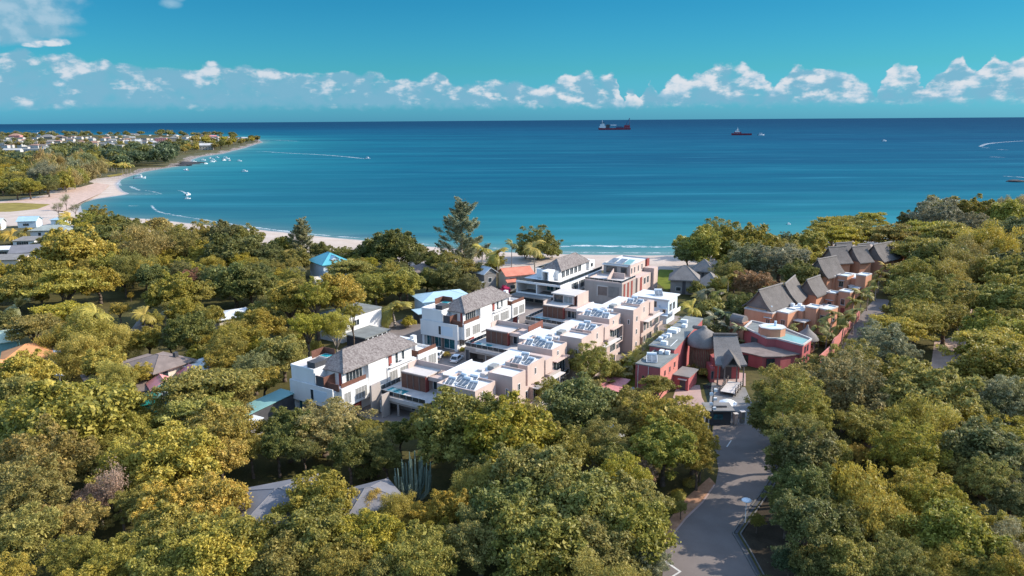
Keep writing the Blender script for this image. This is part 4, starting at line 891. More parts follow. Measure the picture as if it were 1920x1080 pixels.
M_tpole=surf('brown_timber_pole',(.27,.19,.125),.9,.15,.25,1.2,6)
def round_tower():
    p=row(154.4,-47.3); e=empty('thatched_round_tower',p,0,'round timber-clad tower with bell-shaped grey thatch roof','tower')
    b=MB(); b.lathe([(2.35,0),(2.35,6.3)],28); b.build('drum_wall',M_red,e)
    for k in range(46):
        a=k*2*math.pi/46; q=MB(); q.tube((2.85*math.cos(a),2.85*math.sin(a),1.2),(2.85*math.cos(a),2.85*math.sin(a),6.4),.13,.12,5); q.build('timber_pole',M_tpole,e)
    b=MB(); b.lathe([(2.7,5.9),(3.6,5.95),(3.72,6.2),(3.68,6.6),(3.4,7.4),(2.9,8.1),(2.2,8.75),(1.4,9.25),(.85,9.55),(.6,9.9),(.5,10.2),(.34,10.3),(0,10.32)],28); b.build('thatch_roof',M_thatch2,e,smooth=True)
    b=MB(); b.tube((-.3,.5,9.6),(-1.,5.,8.6),.5,.42,8); b.build('thatch_roof_spur',M_thatch,e)
round_tower()
def entrance():
    e=empty('thatched_entrance',(45.9,146,0),RAD(-3),'steep thatched entrance hall with a small swooping front gable','building')
    b=MB(); n=8
    def S(u,v,dz=0):
        # u across -1..1 , v 0 ridge .. 1 front eave
        y=6.6-6.8*v; z=9.2-4.7*v-.5*math.sin(math.pi*v)+.55*max(0,v-.6)*abs(u)**2; x=u*(2.55+.75*v); return (x,y,z+dz)
    vs=[i/n for i in range(n+1)]; us=[-1+2*i/8 for i in range(9)]
    for dz,fl in ((0,1),(-.35,-1)):
        for i in range(n):
            for j in range(8): b.poly([S(us[j],vs[i],dz),S(us[j],vs[i+1],dz),S(us[j+1],vs[i+1],dz),S(us[j+1],vs[i],dz)][::fl])
    for i in range(n):
        for u in (-1,1): b.poly([S(u,vs[i]),S(u,vs[i+1]),S(u,vs[i+1],-.35),S(u,vs[i],-.35)])
    for j in range(8): b.poly([S(us[j],1),S(us[j+1],1),S(us[j+1],1,-.35),S(us[j],1,-.35)])
    # back slope
    for j in range(8):
        q=lambda u,v:(u*(2.55+.5*v),6.6+5.5*v,9.2-4.6*v)
        b.poly([q(us[j+1],0),q(us[j+1],1),q(us[j],1),q(us[j],0)])
    o=b.build('thatch_roof',M_thatch2,e,smooth=False); c=MB(); c.tube((-2.6,6.6,9.25),(2.6,6.6,9.25),.34,.34,8); c.build('ridge_roll',M_thatch,o)
    b=MB(); # swooping front gable
    for sx in (-1,1):
        b.poly([(0,-1.5,6.9),(sx*.9,-1.35,5.3),(sx*1.9,-1.0,4.1),(sx*1.9,1.2,5.2),(sx*.9,2.2,6.4),(0,2.6,7.2)][::sx]); b.poly([(0,-1.5,6.6),(sx*.9,-1.35,5.0),(sx*1.9,-1.0,3.8),(sx*1.9,1.2,4.9),(sx*.9,2.2,6.1),(0,2.6,6.9)][::-sx]); b.poly([(0,-1.5,6.9),(sx*.9,-1.35,5.3),(sx*.9,-1.35,5.0),(0,-1.5,6.6)]); b.poly([(sx*.9,-1.35,5.3),(sx*1.9,-1.,4.1),(sx*1.9,-1.,3.8),(sx*.9,-1.35,5.0)])
    b.build('front_gable',M_thatch,e)
    for x in (-2.7,-1.3,1.3,2.7): q=MB(); q.tube((x,-.3,0),(x*.97,-.1,4.5),.16,.14,7); q.build('timber_post',M_pole,e)
    b=MB(); b.box(-2.9,2.9,4.,9.,0,4.6); b.build('hall_wall',M_red,e); panel('doorway',e,'-y',4.,-1.2,1.2,.05,3.,M_darkgrey)
    b=MB(); b.box(-3.8,-2.92,1.5,6.,0,3.2); b.build('side_wall',M_red,e); window(e,'-y',1.5,-3.7,-3.1,.8,2.6,M_brownroof,M_glass,1)
entrance()
def bridge():
    e=empty('timber_footbridge',(43.6,139.8,0),RAD(-30),'pale timber footbridge with posts leading up to the thatched entrance','bridge')
    b=MB()
    for i in range(14): b.box(-1.5,1.5,i*.5,i*.5+.46,.75,.85)
    b.build('deck',M_pale,e); b=MB(); b.box(-1.4,-1.2,0,7,.3,.74); b.box(1.2,1.4,0,7,.3,.74); b.build('beam',M_pole,e)
    for x in (-1.55,1.55):
        for i in range(4): q=MB(); q.tube((x,.2+i*2.1,.2),(x,.2+i*2.1,2.0),.13,.13,7); q.build('post',M_pole,e)
        q=MB(); q.tube((x,.2,1.7),(x,6.5,1.7),.05,.05,5); q.tube((x,.2,1.2),(x,6.5,1.2),.05,.05,5); q.build('rail',M_pole,e)
bridge()
def red_main():
    e=empty('red_lodge_house',(60,166,0),0,'crimson lodge house with angular walls and an orange octagonal roof room','building')
    w=[(56.9,172.3),(59.3,163.2),(61.3,163.0),(65.4,157.5),(69.2,162.2),(66.,172.),(60.5,178.)]
    w=[(x-60,y-166) for x,y in w]; b=MB(); b.prism(w,0,4.9); b.build('wall',M_red,e)
    c=MB(); n=len(w)
    for i in range(n):
        p,q=Vector(w[i]+(5.0,)),Vector(w[(i+1)%n]+(5.0,)); d=(q-p).normalized(); o=Vector((d.y,-d.x,0))*.18; k=[p+o,q+o,q-o,p-o]
        c.prism([(v.x,v.y) for v in k],4.9,5.25+.01*i)
    c.build('coping',M_terracop,e); b=MB(); b.prism([(x*.95,y*.95) for x,y in w],4.9,4.96); b.build('flat_roof',M_greyroof,e)
    b=MB(); b.prism([(1.2,-2.6),(5.2,-8.1),(8.4,-3.9),(5.2,1.)],4.96,5.02); b.build('blue_roof',M_tealcan,e)
    oc=[(1.4+3.1*math.cos(RAD(22.5+45*k)),.2+2.5*math.sin(RAD(22.5+45*k))) for k in range(8)]
    b=MB(); b.prism(oc,4.97,6.9); b.build('octagon_wall',M_terra,e); b=MB(); b.prism([(1.4+(x-1.4)*1.05,.2+(y-.2)*1.05) for x,y in oc],6.9,7.1); b.build('octagon_coping',M_terracop,e); b=MB(); b.prism([(1.4+(x-1.4)*.88,.2+(y-.2)*.88) for x,y in oc],7.1,7.14); b.build('octagon_roof',M_blueish,e)
    b=MB(); b.tube((2.2,.4,7.1),(2.2,.4,8.3),.3,.3,8); b.build('water_tank',M_blueish,e)
    q=MB(); a,c_=Vector((-2.9,5.2,0)),Vector((-.9,-2.1,0)); d=(c_-a).normalized(); o=Vector((d.y,-d.x,0))*.06
    p1,p2=a+d*2.2,a+d*4.6; q.prism([(v.x,v.y) for v in (p1+o*0.5,p1-o*.5,p2-o*.5,p2+o*.5)] if False else [(p1.x-.12,p1.y-.05),(p2.x-.12,p2.y-.05),(p2.x+.1,p2.y+.02),(p1.x+.1,p1.y+.02)],1.4,3.8); q.build('shutter',M_darkgrey,e)
    # openings in the sunlit gable
    a,c_=Vector((5.4,-8.5,0)),Vector((9.2,-3.8,0)); d=(c_-a).normalized()
    for t0,z0 in ((1.2,.6),(3.2,.6),(1.4,2.8),(3.2,2.8)):
        p1=a+d*t0; p2=a+d*(t0+1.1); o=Vector((d.y,-d.x,0))*.05; q=MB(); q.prism([(v.x,v.y) for v in (p1+o,p2+o,p2-o,p1-o)],z0,z0+1.5); q.build('window',M_glass,e)
    # low flat-roofed hall in front
    lo=[(-9.2,-2.),(-7.6,-6.6),(-4.,-10.2),(.2,-10.2),(5.0,-8.3),(1.1,-3.2),(-.9,-3.),(-2.,1.)]
    b=MB(); b.prism([(x*.97-.1,y*.97-.05) for x,y in lo],0,2.8); b.build('low_hall_wall',M_red,e); b=MB(); b.prism(lo,2.8,3.05); b.build('low_hall_roof',M_brownroof,e)
    for x,y in ((-6.7,-7.2),(-2.2,-9.95)): q=MB(); q.box(x-.9,x+.9,y-.35,y+.2,.1,2.5); q.build('dark_window',M_glass,e)
    b=MB(); b.tube((-3.6,14.2,5.3),(-1.4,11.4,5.3),1.3,1.3,14); b.build('barrel_thatch',M_thatch2,e); b=MB(); b.prism([(-4.4,14.),(-2.,10.4),(0.2,11.9),(-2.2,15.4)],0,5.); b.build('barrel_room_wall',M_terra,e)
red_main()
def kiosk():
    e=empty('thatched_kiosk',(71.2,169.6,0),0,'small round thatched kiosk with pointed roof by the pink wall','kiosk')
    b=MB(); b.lathe([(2.5,2.75),(2.85,2.8),(2.8,3.1),(2.2,3.9),(1.3,4.7),(.6,5.3),(.3,5.8),(.22,6.4),(0,6.45)],20); b.build('thatch_roof',M_thatch2,e,smooth=True)
    for k in range(6): a=k*math.pi/3; q=MB(); q.tube((2.1*math.cos(a),2.1*math.sin(a),0),(2.1*math.cos(a),2.1*math.sin(a),3.),.12,.12,6); q.build('post',M_pole,e)
    b=MB(); b.lathe([(1.9,0),(1.9,1.0),(1.75,1.02)],18); b.build('low_wall',M_terra,e)
kiosk()
def pink_wall():
    pts=[(67.6,154.5,2.9),(70.5,158.8,2.6),(75.4,165.3,2.6),(77.0,167.5,3.6),(79.2,170.2,3.6),(80.2,172.8,2.4),(84.4,179.4,2.3),(90.,187.6,2.2),(97.,197.4,2.4)]
    b=MB()
    for (x,y,h),(x2,y2,h2) in zip(pts,pts[1:]):
        d=Vector((x2-x,y2-y,0)).normalized(); o=Vector((d.y,-d.x,0))*.16
        k=[(x+o.x,y+o.y),(x2+o.x,y2+o.y),(x2-o.x,y2-o.y),(x-o.x,y-o.y)]; n=len(b.v)
        b.v+=[(k[0][0],k[0][1],0),(k[1][0],k[1][1],0),(k[2][0],k[2][1],0),(k[3][0],k[3][1],0),(k[0][0],k[0][1],h),(k[1][0],k[1][1],h2),(k[2][0],k[2][1],h2),(k[3][0],k[3][1],h)]
        for q in ((0,1,5,4),(1,2,6,5),(2,3,7,6),(3,0,4,7),(4,5,6,7)): b.f.append(tuple(n+i for i in q)); b.m.append(0)
    tag(b.build('garden_wall',M_redlit),'long coral-pink garden wall of stepped height along the side road','wall')
pink_wall()
# ================================================================ TERRACOTTA THATCHED APARTMENTS
def thatch(par,a,b,zr,ze,hw,org,az,base=True,left=1.15):
    "gabled thatch from ridge end a to b (world xy) under an empty at org rotated by -az"
    def L(p): v=Vector((p[0]-org[0],p[1]-org[1],0)); d,q=frame(az); return (v.dot(q),v.dot(d))
    (x0,y0),(x1,y1)=L(a),L(b); dx,dy=x1-x0,y1-y0; ln=math.hypot(dx,dy)
    r=bpy.data.objects.new('thatch_roof',None); 
    me=MB(); n=5; h=zr-ze; ang=math.atan2(-dx,dy); c,s=math.cos(ang),math.sin(ang)
    T=lambda u,v,z:(x0+c*u-s*v,y0+s*u+c*v,z)
    pr=[(t,zr-h*t-.10*h*math.sin(math.pi*t)) for t in [i/5 for i in range(6)]]
    th=.32
    for sg,wk in ((1,1.),(-1,left)):
        for (t0,z0),(t1,z1) in zip(pr,pr[1:]):
            me.poly([T(sg*hw*t0*wk,-.5,z0),T(sg*hw*t1*wk,-.5,z1),T(sg*hw*t1*wk,ln+.5,z1),T(sg*hw*t0*wk,ln+.5,z0)][::sg])
            me.poly([T(sg*hw*t0*wk,-.5,z0-th),T(sg*hw*t1*wk,-.5,z1-th),T(sg*hw*t1*wk,ln+.5,z1-th),T(sg*hw*t0*wk,ln+.5,z0-th)][::-sg])
            for v in (-.5,ln+.5): me.poly([T(sg*hw*t0*wk,v,z0),T(sg*hw*t1*wk,v,z1),T(sg*hw*t1*wk,v,z1-th),T(sg*hw*t0*wk,v,z0-th)])
        me.poly([T(sg*hw*wk,-.5,ze),T(sg*hw*wk,ln+.5,ze),T(sg*hw*wk,ln+.5,ze-th),T(sg*hw*wk,-.5,ze-th)])
    o=me.build('thatch_roof',M_thatch,par); k=MB(); k.tube(T(0,-.6,zr),T(0,ln+.6,zr),.24,.24,7); k.build('ridge_roll',M_thatch2,o)
    g_=MB()
    for v,s2 in ((.1,.25),(ln-.1,-.25)):
        A=[T(-hw*.9*left,v,ze+.1),T(hw*.9,v,ze+.1),T(0,v,zr-.55)]; B=[T(-hw*.9*left,v+s2,ze+.1),T(hw*.9,v+s2,ze+.1),T(0,v+s2,zr-.55)]
        g_.poly(A); g_.poly(B[::-1]); 
        for i in range(3): j=(i+1)%3; g_.poly([A[i],B[i],B[j],A[j]])
    g_.build('gable_boarding',M_brownroof,par)
    if base:
        q=MB(); p=[T(-hw*.82*left,.25,0),T(hw*.82,.25,0),T(hw*.82,ln-.25,0),T(-hw*.82*left,ln-.25,0)]; q.prism([(v[0],v[1]) for v in p],0,ze+.25); q.build('wall',M_terra,par)
def terra(nm,org,az): return empty('thatched_apartment_house',(org[0],org[1],0),-RAD(az),nm,'apartment house','terracotta apartments with thatched roofs')
def hood(par,x,y,z,w=1.6): b=MB(); b.box(x-w/2,x+w/2,y-.7,y-.01,z,z+.1); b.build('window_hood',M_terracop,par)
def canopy(par,x0,x1,y0,y1,z):
    box('canopy_slab',M_pale,par,x0,x1,y0,y1,z,z+.22)
    for x,y in ((x0+.2,y0+.2),(x1-.2,y0+.2)): q=MB(); q.tube((x,y,0),(x,y,z),.13,.13,7); q.build('canopy_post',M_pole,par)
# first house (nearest)
o=(67.7,181.4); e=terra('orange apartment house with two thatched gables, nearest the crimson lodge',o,47)
tblock(e,-8.8,-3.6,0,3.,0,5.7,M_terra); tblock(e,-3.55,-.9,0,6.5,0,5.7,M_terra); tblock(e,-.9+.02,2.2,2.2,7.4,0,5.9,M_terra)
b=MB(); b.tube((-2.6,2.4,5.7),(-2.6,2.4,7.2),.35,.3,8); b.build('chimney',M_blueish,e)
thatch(e,(64.9,186.4),(73.2,193.6),11.2,6.2,4.0,o,47); thatch(e,(74.2,193.6),(80.6,203.8),11.2,6.,4.2,o,47)
window(e,'-y',0,-2.6,-1.4,2.2,4.2,M_terracop,M_glass,2,sill=True); hood(e,-2,0,4.6,2.); window(e,'-y',2.2,.4,1.6,2.2,4.2,M_terracop,M_glass,2,sill=True)
tblock(e,3.6,6.6,8.6,12.2,0,6.9,M_terra); tblock(e,6.62,9.2,10.2,15.5,0,6.6,M_terra); canopy(e,2.3,5.4,5.,8.4,3.6); canopy(e,2.4,3.5,8.7,12.,4.6)
window(e,'+x',9.2,12.6,13.8,3.4,5.2,M_terracop,M_glass,1,sill=True); window(e,'-y',10.2,7.,8.4,3.4,5.2,M_terracop,M_glass,1,sill=True)
for x,y in ((-1.2,10.2),(0.2,11.4),(1.8,9.6),(2.6,13.2)): q=MB(); q.box(x,x+.9,y,y+.7,5.9,6.8); q.build('rooftop_box',M_steel,e)
b=MB(); b.box(-.85,3.5,7.5,14.,0,5.9); b.build('rear_wall',M_terra,e); box('rear_roof',M_whiteroof,e,-.8,3.45,7.6,13.9,5.9,5.97)
# second house
o=(87.8,202.3); e=terra('orange apartment house with three small towers and a single thatched gable',o,47)
tblock(e,-4.2,0,0,3.4,0,6.3,M_terra); tblock(e,.4,3.2,2.2,5.4,0,6.2,M_terra); tblock(e,3.6,6.8,3.4,7.,0,6.9,M_terra); b=MB(); b.box(-4.,3.5,3.5,8.5,0,5.6); b.build('rear_wall',M_terra,e); box('rear_roof',M_whiteroof,e,-3.9,3.4,5.5,8.4,5.6,5.67)
thatch(e,(83.2,201.),(88.8,206.6),10.6,6.2,3.4,o,47)
window(e,'-y',2.2,1.2,2.4,2.4,3.8,M_terracop,M_glass,1); hood(e,1.8,2.2,4.3,2.2); window(e,'-y',3.4,4.4,5.6,3.2,5.0,M_terracop,M_glass,1,sill=True); panel('door',e,'-y',3.4,4.6,5.7,.05,2.4,M_redwood); canopy(e,.2,3.4,-.6,2.1,2.9)
# third house
o=(101.5,224.9); e=terra('orange apartment house with tall dark side wall and thatched gable, middle of the row',o,47)
tblock(e,-7.,0,0,4.4,0,6.2,M_terra); tblock(e,-.0+.02,3.4,1.4,6.4,0,6.4,M_terra); tblock(e,5.2,8.2,3.4,8.,0,7.,M_terra); tblock(e,4.6,7.2,.4,3.38,0,3.2,M_terra)
b=MB(); b.box(-3.6,5.1,4.5,12.5,0,5.6); b.build('rear_wall',M_terra,e); box('rear_roof',M_whiteroof,e,-3.5,5.,4.6,12.4,5.6,5.67); thatch(e,(96.6,226.4),(104.2,231.6),11.6,6.2,4.2,o,47)
for x in (-5.2,-3.6): q=MB(); q.box(x,x+1.,1.2,2.,6.26,7.); q.build('air_conditioner',M_steel,e)
window(e,'-y',1.4,1.,2.4,3.,4.8,M_terracop,M_glass,2,sill=True); hood(e,1.7,1.4,5.1,2.); canopy(e,3.5,5.1,2.,5.,3.4); panel('balcony_wall',e,'+x',8.2,4.,7.4,1.2,2.4,M_terra,1.2)
# fourth house
o=(127.3,254.7); e=terra('orange apartment house with pale canopy slab and four thatch peaks, far end left part',o,62)
tblock(e,-4.2,0,0,3.6,0,6.4,M_terra); b=MB(); b.box(-16.,-4.3,1.,11.,0,5.4); b.build('rear_wall',M_terra,e); canopy(e,-12.5,-4.25,-3.6,.9,5.0); tblock(e,-14.6,-12.6,-3.,1.,0,6.0,M_terra)
thatch(e,(110.4,250.6),(116.6,252.4),11.2,6.,4.4,o,62); thatch(e,(115.4,256.2),(121.,258.),11.6,6.,4.6,o,62); thatch(e,(119.2,252.),(124.4,254.),11.,6.,4.4,o,62); thatch(e,(123.6,257.),(128.,259.),11.,6.,4.,o,62)
canopy(e,-2.6,.6,-3.4,-.1,4.2); b=MB(); b.box(-6.2,-2.7,-2.8,-.1,2.0,2.9); b.build('balcony_wall',M_terra,e); window(e,'-y',1.,-11.,-8.,1.,4.,M_brownroof,M_glass,3); window(e,'-y',0,-3.4,-1.8,1.2,3.6,M_brownroof,M_glass,2)
for x in (-4.,-2.8,-1.6): q=MB(); q.box(x,x+.8,1.2,2.2,6.46,7.2); q.build('rooftop_box',M_steel,e)
# fifth house
o=(139.4,260.6); e=terra('orange apartment house with small square tower and long thatched ridge, far right end',o,50)
tblock(e,-2.,1.8,0,3.4,0,6.3,M_terra); b=MB(); b.box(-9.,-2.1,1.5,9.,0,5.4); b.build('rear_wall',M_terra,e); thatch(e,(127.4,253.6),(136.6,260.),11.4,6.,4.4,o,50); canopy(e,-6.,-2.2,-1.5,1.4,4.6); window(e,'-y',0,-1.2,.6,3.,4.8,M_terracop,M_glass,1)
for x in (-7.,-5.6,-4.2): q=MB(); q.box(x,x+.8,2.,3.,5.4,6.2); q.build('rooftop_box',M_steel,e)
# ================================================================ THATCHED GREY HOUSES BEHIND THE PALE BLUE CUBE
def thatched_grey(nm,x,y,rz,w,l,h,rh):
    e=empty('thatched_grey_house',(x,y,0),RAD(rz),nm,'house','grey thatched houses near the beach'); b=MB(); b.box(-w/2,w/2,-l/2,l/2,0,h); b.build('wall',M_conc,e)
    hip_roof('thatch_roof',M_thatch2,e,-w/2,w/2,-l/2,l/2,h,rh,.7,.35); window(e,'-y',-l/2,-w*.3,-w*.1,1.,2.4,M_white,M_glass,1); window(e,'-y',-l/2,w*.12,w*.32,1.,2.4,M_white,M_glass,2); panel('dark_shutter',e,'-y',-l/2,-w*.06,w*.06,.1,h-.3,M_darkgrey); window(e,'+x',w/2,-1,1,1,2.4,M_white,M_glass,2)
thatched_grey('grey house under a high peaked thatch roof, left one of the three by the lawn',56.,232.,-14,8.5,7.5,4.8,4.0)
thatched_grey('low grey house under a broad sloping thatch, right one of the three by the lawn',63.4,228.5,-30,7.5,8.,3.6,3.6)
thatched_grey('small thatched house behind the other two, touching the big round trees',66.5,248.,-20,6.5,7.,4.2,3.6)
# ================================================================ HOUSES AMONG THE TREES
def house(name,label,cat,x,y,rz,w,l,h,roof,rh,wall,rmat,wins=(),ov=.5,gw=None,axis=None,group=None):
    e=empty(name,(x,y,0),RAD(rz),label,cat,group); b=MB(); b.box(-w/2,w/2,-l/2,l/2,0,h); b.build('wall',wall,e)
    if roof=='hip': hip_roof('roof',rmat,e,-w/2,w/2,-l/2,l/2,h+.16,rh,ov)
    elif roof=='gable': gable_roof('roof',rmat,e,-w/2,w/2,-l/2,l/2,h+.16,rh,ov,.16,axis or ('x' if w>l else 'y'),gw or wall)
    elif roof=='flat': box('roof',rmat,e,-w/2-ov,w/2+ov,-l/2-ov,l/2+ov,h,h+.3)
    elif roof=='shed':
        b=MB(); z0,z1=h+.05,h+rh; X0,X1,Y0,Y1=-w/2-ov,w/2+ov,-l/2-ov,l/2+ov; t=[(X0,Y0,z0),(X1,Y0,z0),(X1,Y1,z1),(X0,Y1,z1)]; u=[(p[0],p[1],p[2]-.12) for p in t]; b.poly(t); b.poly(u[::-1])
        for i in range(4): j=(i+1)%4; b.poly([u[i],u[j],t[j],t[i]])
        b.build('roof',rmat,e)
    for ax,a0,a1,z0,z1 in wins:
        pos={'-y':-l/2,'+y':l/2,'+x':w/2,'-x':-w/2}[ax]; window(e,ax,pos,a0,a1,z0,z1,M_white,M_glass,max(1,int((a1-a0)/.9)))
    return e
house('hip_roofed_villa','white two-storey villa with pale grey-green hip roof by the river mouth','house',-225,357,6,17,10,4.2,'hip',1.9,M_white,surf('sage_roof',(.30,.33,.30),.8,.2,.15,.5,4),[('-y',-1.5,.4,1.6,3.4),('-y',2.4,4.2,1.6,3.4),('-y',-5,-3.6,1.6,3.4),('+x',-2,1,1.4,3.4)],.9)
house('flat_roofed_annexe','low grey flat-roofed annexe right of the pale sage-roofed villa','house',-209,347,6,13,8,2.6,'flat',.3,M_white,M_conc,[('-y',-3,2,.6,2.2)])
house('flat_roofed_annexe','low grey flat-roofed annexe in front of the pale sage-roofed villa','house',-224,336,8,9,10,2.6,'shed',.6,M_white,M_conc,[('-y',-3,2,.6,2.2)])
house('gabled_bungalow','grey gabled bungalow with white carport roof at the left edge','house',-200,303,20,15,11,3.,'gable',2.4,M_cream,M_metalroof,[('-y',-4,-2,1,2.4),('-y',2,5,.8,2.4)],.9)
house('flat_roofed_bungalow','long white flat-roofed bungalow at the left edge beside the grey gable','house',-216,308,8,20,10,3.,'flat',.3,M_cream,M_whiteroof,[('-y',-6,-3,1,2.4),('-y',0,3,1,2.4)],.7)
house('flat_roofed_bungalow','grey flat-roofed bungalow lowest at the left edge behind the pale palm','house',-207,286,8,24,9,2.8,'shed',.7,M_cream,M_conc,[],.7)
house('gabled_cottage','pale blue-roofed cottage nearest the sand track on the far left','house',-262,396,12,9,8,3.4,'gable',2.2,M_blueish,M_blueroof,[('-y',-2,1,1,2.4)],.6)
house('gabled_cottage','white cottage with pale blue gable at the far left edge','house',-276,386,20,11,9,3.4,'gable',2.4,M_white,M_palemetal,[('-y',-2,1,1,2.4)],.6)
house('gabled_cottage','small turquoise-roofed hut right of the pale blue cottage on the far left','house',-250,404,0,7,7,3.,'hip',1.4,M_blueish,M_blueroof,[],.5)
house('greenhouse','pale green shade-roofed greenhouse cut by the left edge','greenhouse',-124.5,168,32,10,9,4.6,'shed',.8,M_tealcan,surf('pale_green_sheet',(.50,.55,.40),.7,.25,.08,.4,3),[],.4)
e=house('orange_roofed_house','orange tiled hip-roofed house with a white corner below the greenhouse','house',-108.5,157,32,9.5,8.5,4.4,'hip',2.3,M_cream,M_orange,[('-y',-2,0,1.2,2.8),('+x',-2,0,1.2,2.8)],.7)
box('white_corner_roof',M_whiteroof,e,1.8,6.,-3.4,.8,4.7,5.0)
house('orange_roofed_house','orange tiled house cut by the left edge below the hip-roofed one','house',-110,147,32,8,8,4.2,'hip',2.0,M_cream,M_orange,[('+x',-2,0,1.2,2.8)],.6)
e=house('grey_hip_roofed_villa','modern cream villa with low grey-brown hip roof and white terrace','house',-75,147.5,32.3-62,9.,8.,5.3,'hip',1.7,M_cream,M_brownroof,[('+x',-2.4,-1.,3.2,4.8),('-y',-2.5,-.5,3.,4.8)],1.3)
box('terrace_slab',M_white,e,4.55,8.6,-4.5,2.,2.6,2.9); box('flat_wing_wall',M_cream,e,4.5+.02,10.8,2.1,7.5,0,4.6); box('flat_wing_roof',M_palemetal,e,4.2,11.3,1.8,8.,4.6,4.9); box('lower_roof',M_brownroof,e,-9.5,-4.55,-4.,4.,4.6,4.8); box('chimney',M_darkgrey,e,2.2,3.,2.,2.8,5.6,7.4)
house('brown_shed','long brown sheet-roofed shed in front of the modern cream villa','shed',-76.5,139.5,20,10,6,3.0,'shed',1.0,M_cream,M_brownroof,[],.5)
e=house('pink_roofed_cottage','pink gable-roofed cottage with a teal end wall','house',-70.6,139.4,35,4.6,4.2,3.4,'gable',1.5,M_tealcan,M_pink,[('-y',-.6,.5,1.2,2.6)],.4,axis='y')
house('pink_roofed_cottage','long pink gable-roofed cottage behind the layered green tree','house',-65.4,142.6,35,4.4,9.5,3.6,'gable',1.5,M_cream,M_pink,[],.4,axis='y')
house('green_awning','dark green canvas canopy below the pink cottage','awning',-72.2,132.2,32,6.4,4.6,2.6,'shed',.5,surf('dark_green_wall',(.01,.06,.05),.9,.1),M_green,[],.3)
house('brown_shed','narrow brown slatted shed left of the modern cream villa','shed',-84.4,141.5,40,4.4,9,3.2,'shed',.9,M_cream,M_brownroof,[],.4)
e=empty('conical_thatch_hut',(-96.4,183,0),0,'small conical thatched hut beside the golden palm','hut'); b=MB(); b.lathe([(2.6,2.3),(2.7,2.5),(1.3,4.2),(.2,5.6),(0,5.65)],16); b.build('thatch_roof',M_thatch2,e,smooth=True); b=MB(); b.lathe([(2.0,0),(2.0,2.6)],16); b.build('wall',M_cream,e)
house('white_roofed_hall','white sheet-roofed hall half hidden by yellow-green trees','building',-77,194.5,38,9.5,8.5,3.4,'hip',.9,M_cream,M_whiteroof,[('-y',-3,2,.8,2.4)],.6)
e=house('turquoise_roofed_villa','pale blue villa with turquoise hip roof and attic dormer near the beach','house',-66.,260,38,10,12,5.6,'hip',3.2,M_blueish,M_tealroof,[('-y',-3.6,-2.4,3.2,4.6),('-y',1.2,2.4,3.2,4.6),('-y',-3.6,-2.4,.6,2.2),('+x',-4,-2.8,3.2,4.6),('+x',0,1.2,3.2,4.6)],.7)
q=MB(); q.box(-1.4,1.4,-5.2,-2.,5.9,7.2); q.build('dormer',M_blueish,e); gable_roof('dormer_roof',M_blueroof,e,-1.4,1.4,-5.3,-1.6,7.2,1.1,.3,.1,'y',M_blueish); window(e,'-y',-5.2,-.7,.7,6.1,7.1,M_white,M_glass,2); box('porch_roof',M_tealroof,e,-4.6,3.,-8.4,-6.02,2.5,2.7)
e2=house('cream_gable_house','cream gabled house in front of the turquoise-roofed villa','house',-60.2,235,-60,6.,9.,3.6,'gable',1.9,M_cream,M_cream,[],.5)
house('brown_roofed_bungalow','brown hip-roofed bungalow near the tall casuarina','house',-29.5,256.5,20,14,9,3.2,'hip',2.0,M_cream,M_brownroof,[('-y',-3,0,1,2.4)],.8)
e=house('grey_gabled_house','narrow grey-white gabled house left of the coral-roofed cottage','house',-9.6,236,40,5.,8.,6.2,'gable',2.0,M_conc,M_palemetal,[('-y',-1,0.6,3.4,5.),('+x',-2,-.6,3.4,5.)],.5,axis='y'); box('lower_roof',M_palemetal,e,-6.6,-2.55,-4.,3.,3.8,4.); box('lower_wall',M_conc,e,-6.2,-2.54,-3.6,2.8,0,3.8)
e=house('coral_roofed_cottage','beige cottage with coral tiled roof beside the wide white beach villa','house',1.2,238.5,32.3-10,9.,7.,5.2,'gable',1.9,M_cream,M_salmon,[('-y',-3.4,-2.,3.2,4.6),('-y',-3.4,-1.6,.8,2.2),('+x',-1.5,0,3.2,4.6)],.8,axis='x'); q=MB(); q.poly([(-5.2,-3.55,4.4),(.6,-3.55,4.4),(.6,-5.4,3.5),(-5.2,-5.4,3.5)][::-1]); q.poly([(-5.2,-3.55,4.3),(.6,-3.55,4.3),(.6,-5.4,3.4),(-5.2,-5.4,3.4)]); q.build('porch_roof',M_salmon,e)
e=house('blue_roofed_house','pale blue sheet-roofed house behind the middle white villa','house',-20.6,209,-AZ*57.3+58,14,9.,4.6,'hip',1.4,M_blueish,M_blueroof,[('-y',-4,-2.,1.4,3.2),('-y',1,3.,1.4,3.2)],.9); box('lower_roof',M_blueroof,e,-11.,-6.,-10.6,-4.6,2.8,3.); box('lower_wall',M_darkgrey,e,-10.4,-6.4,-10.,-4.7,0,2.8)
e=house('flat_roofed_block','white flat-roofed block with grey roof beside the car yard','building',-43.,186.5,-32.3,9.,15.,6.,'flat',.25,M_white,M_greyroof,[('+x',-3,-1,3.4,5.)],.2)
e=house('carport','grey flat-roofed open carport beside the white block','carport',-36.6,177.8,-32.3,6.4,8.4,2.8,'flat',.25,M_darkgrey,M_greyroof,[],.5)
for k in range(5): q=MB(); q.box(3.45,3.6,-3.8+k*1.7,-3.5+k*1.7,0,2.8); q.build('post',M_steel,e)
house('teal_canopy','long teal sheet canopy roof left of the nearest white villa','canopy',-46.6,128.8,-30,3.6,11.5,3.6,'shed',.5,M_darkgrey,M_tealcan,[],.3)
house('white_shed','small white-roofed shed below the teal canopy','shed',-47.5,122,-30,3.,4.,2.6,'shed',.5,M_conc,M_steel,[],.3)
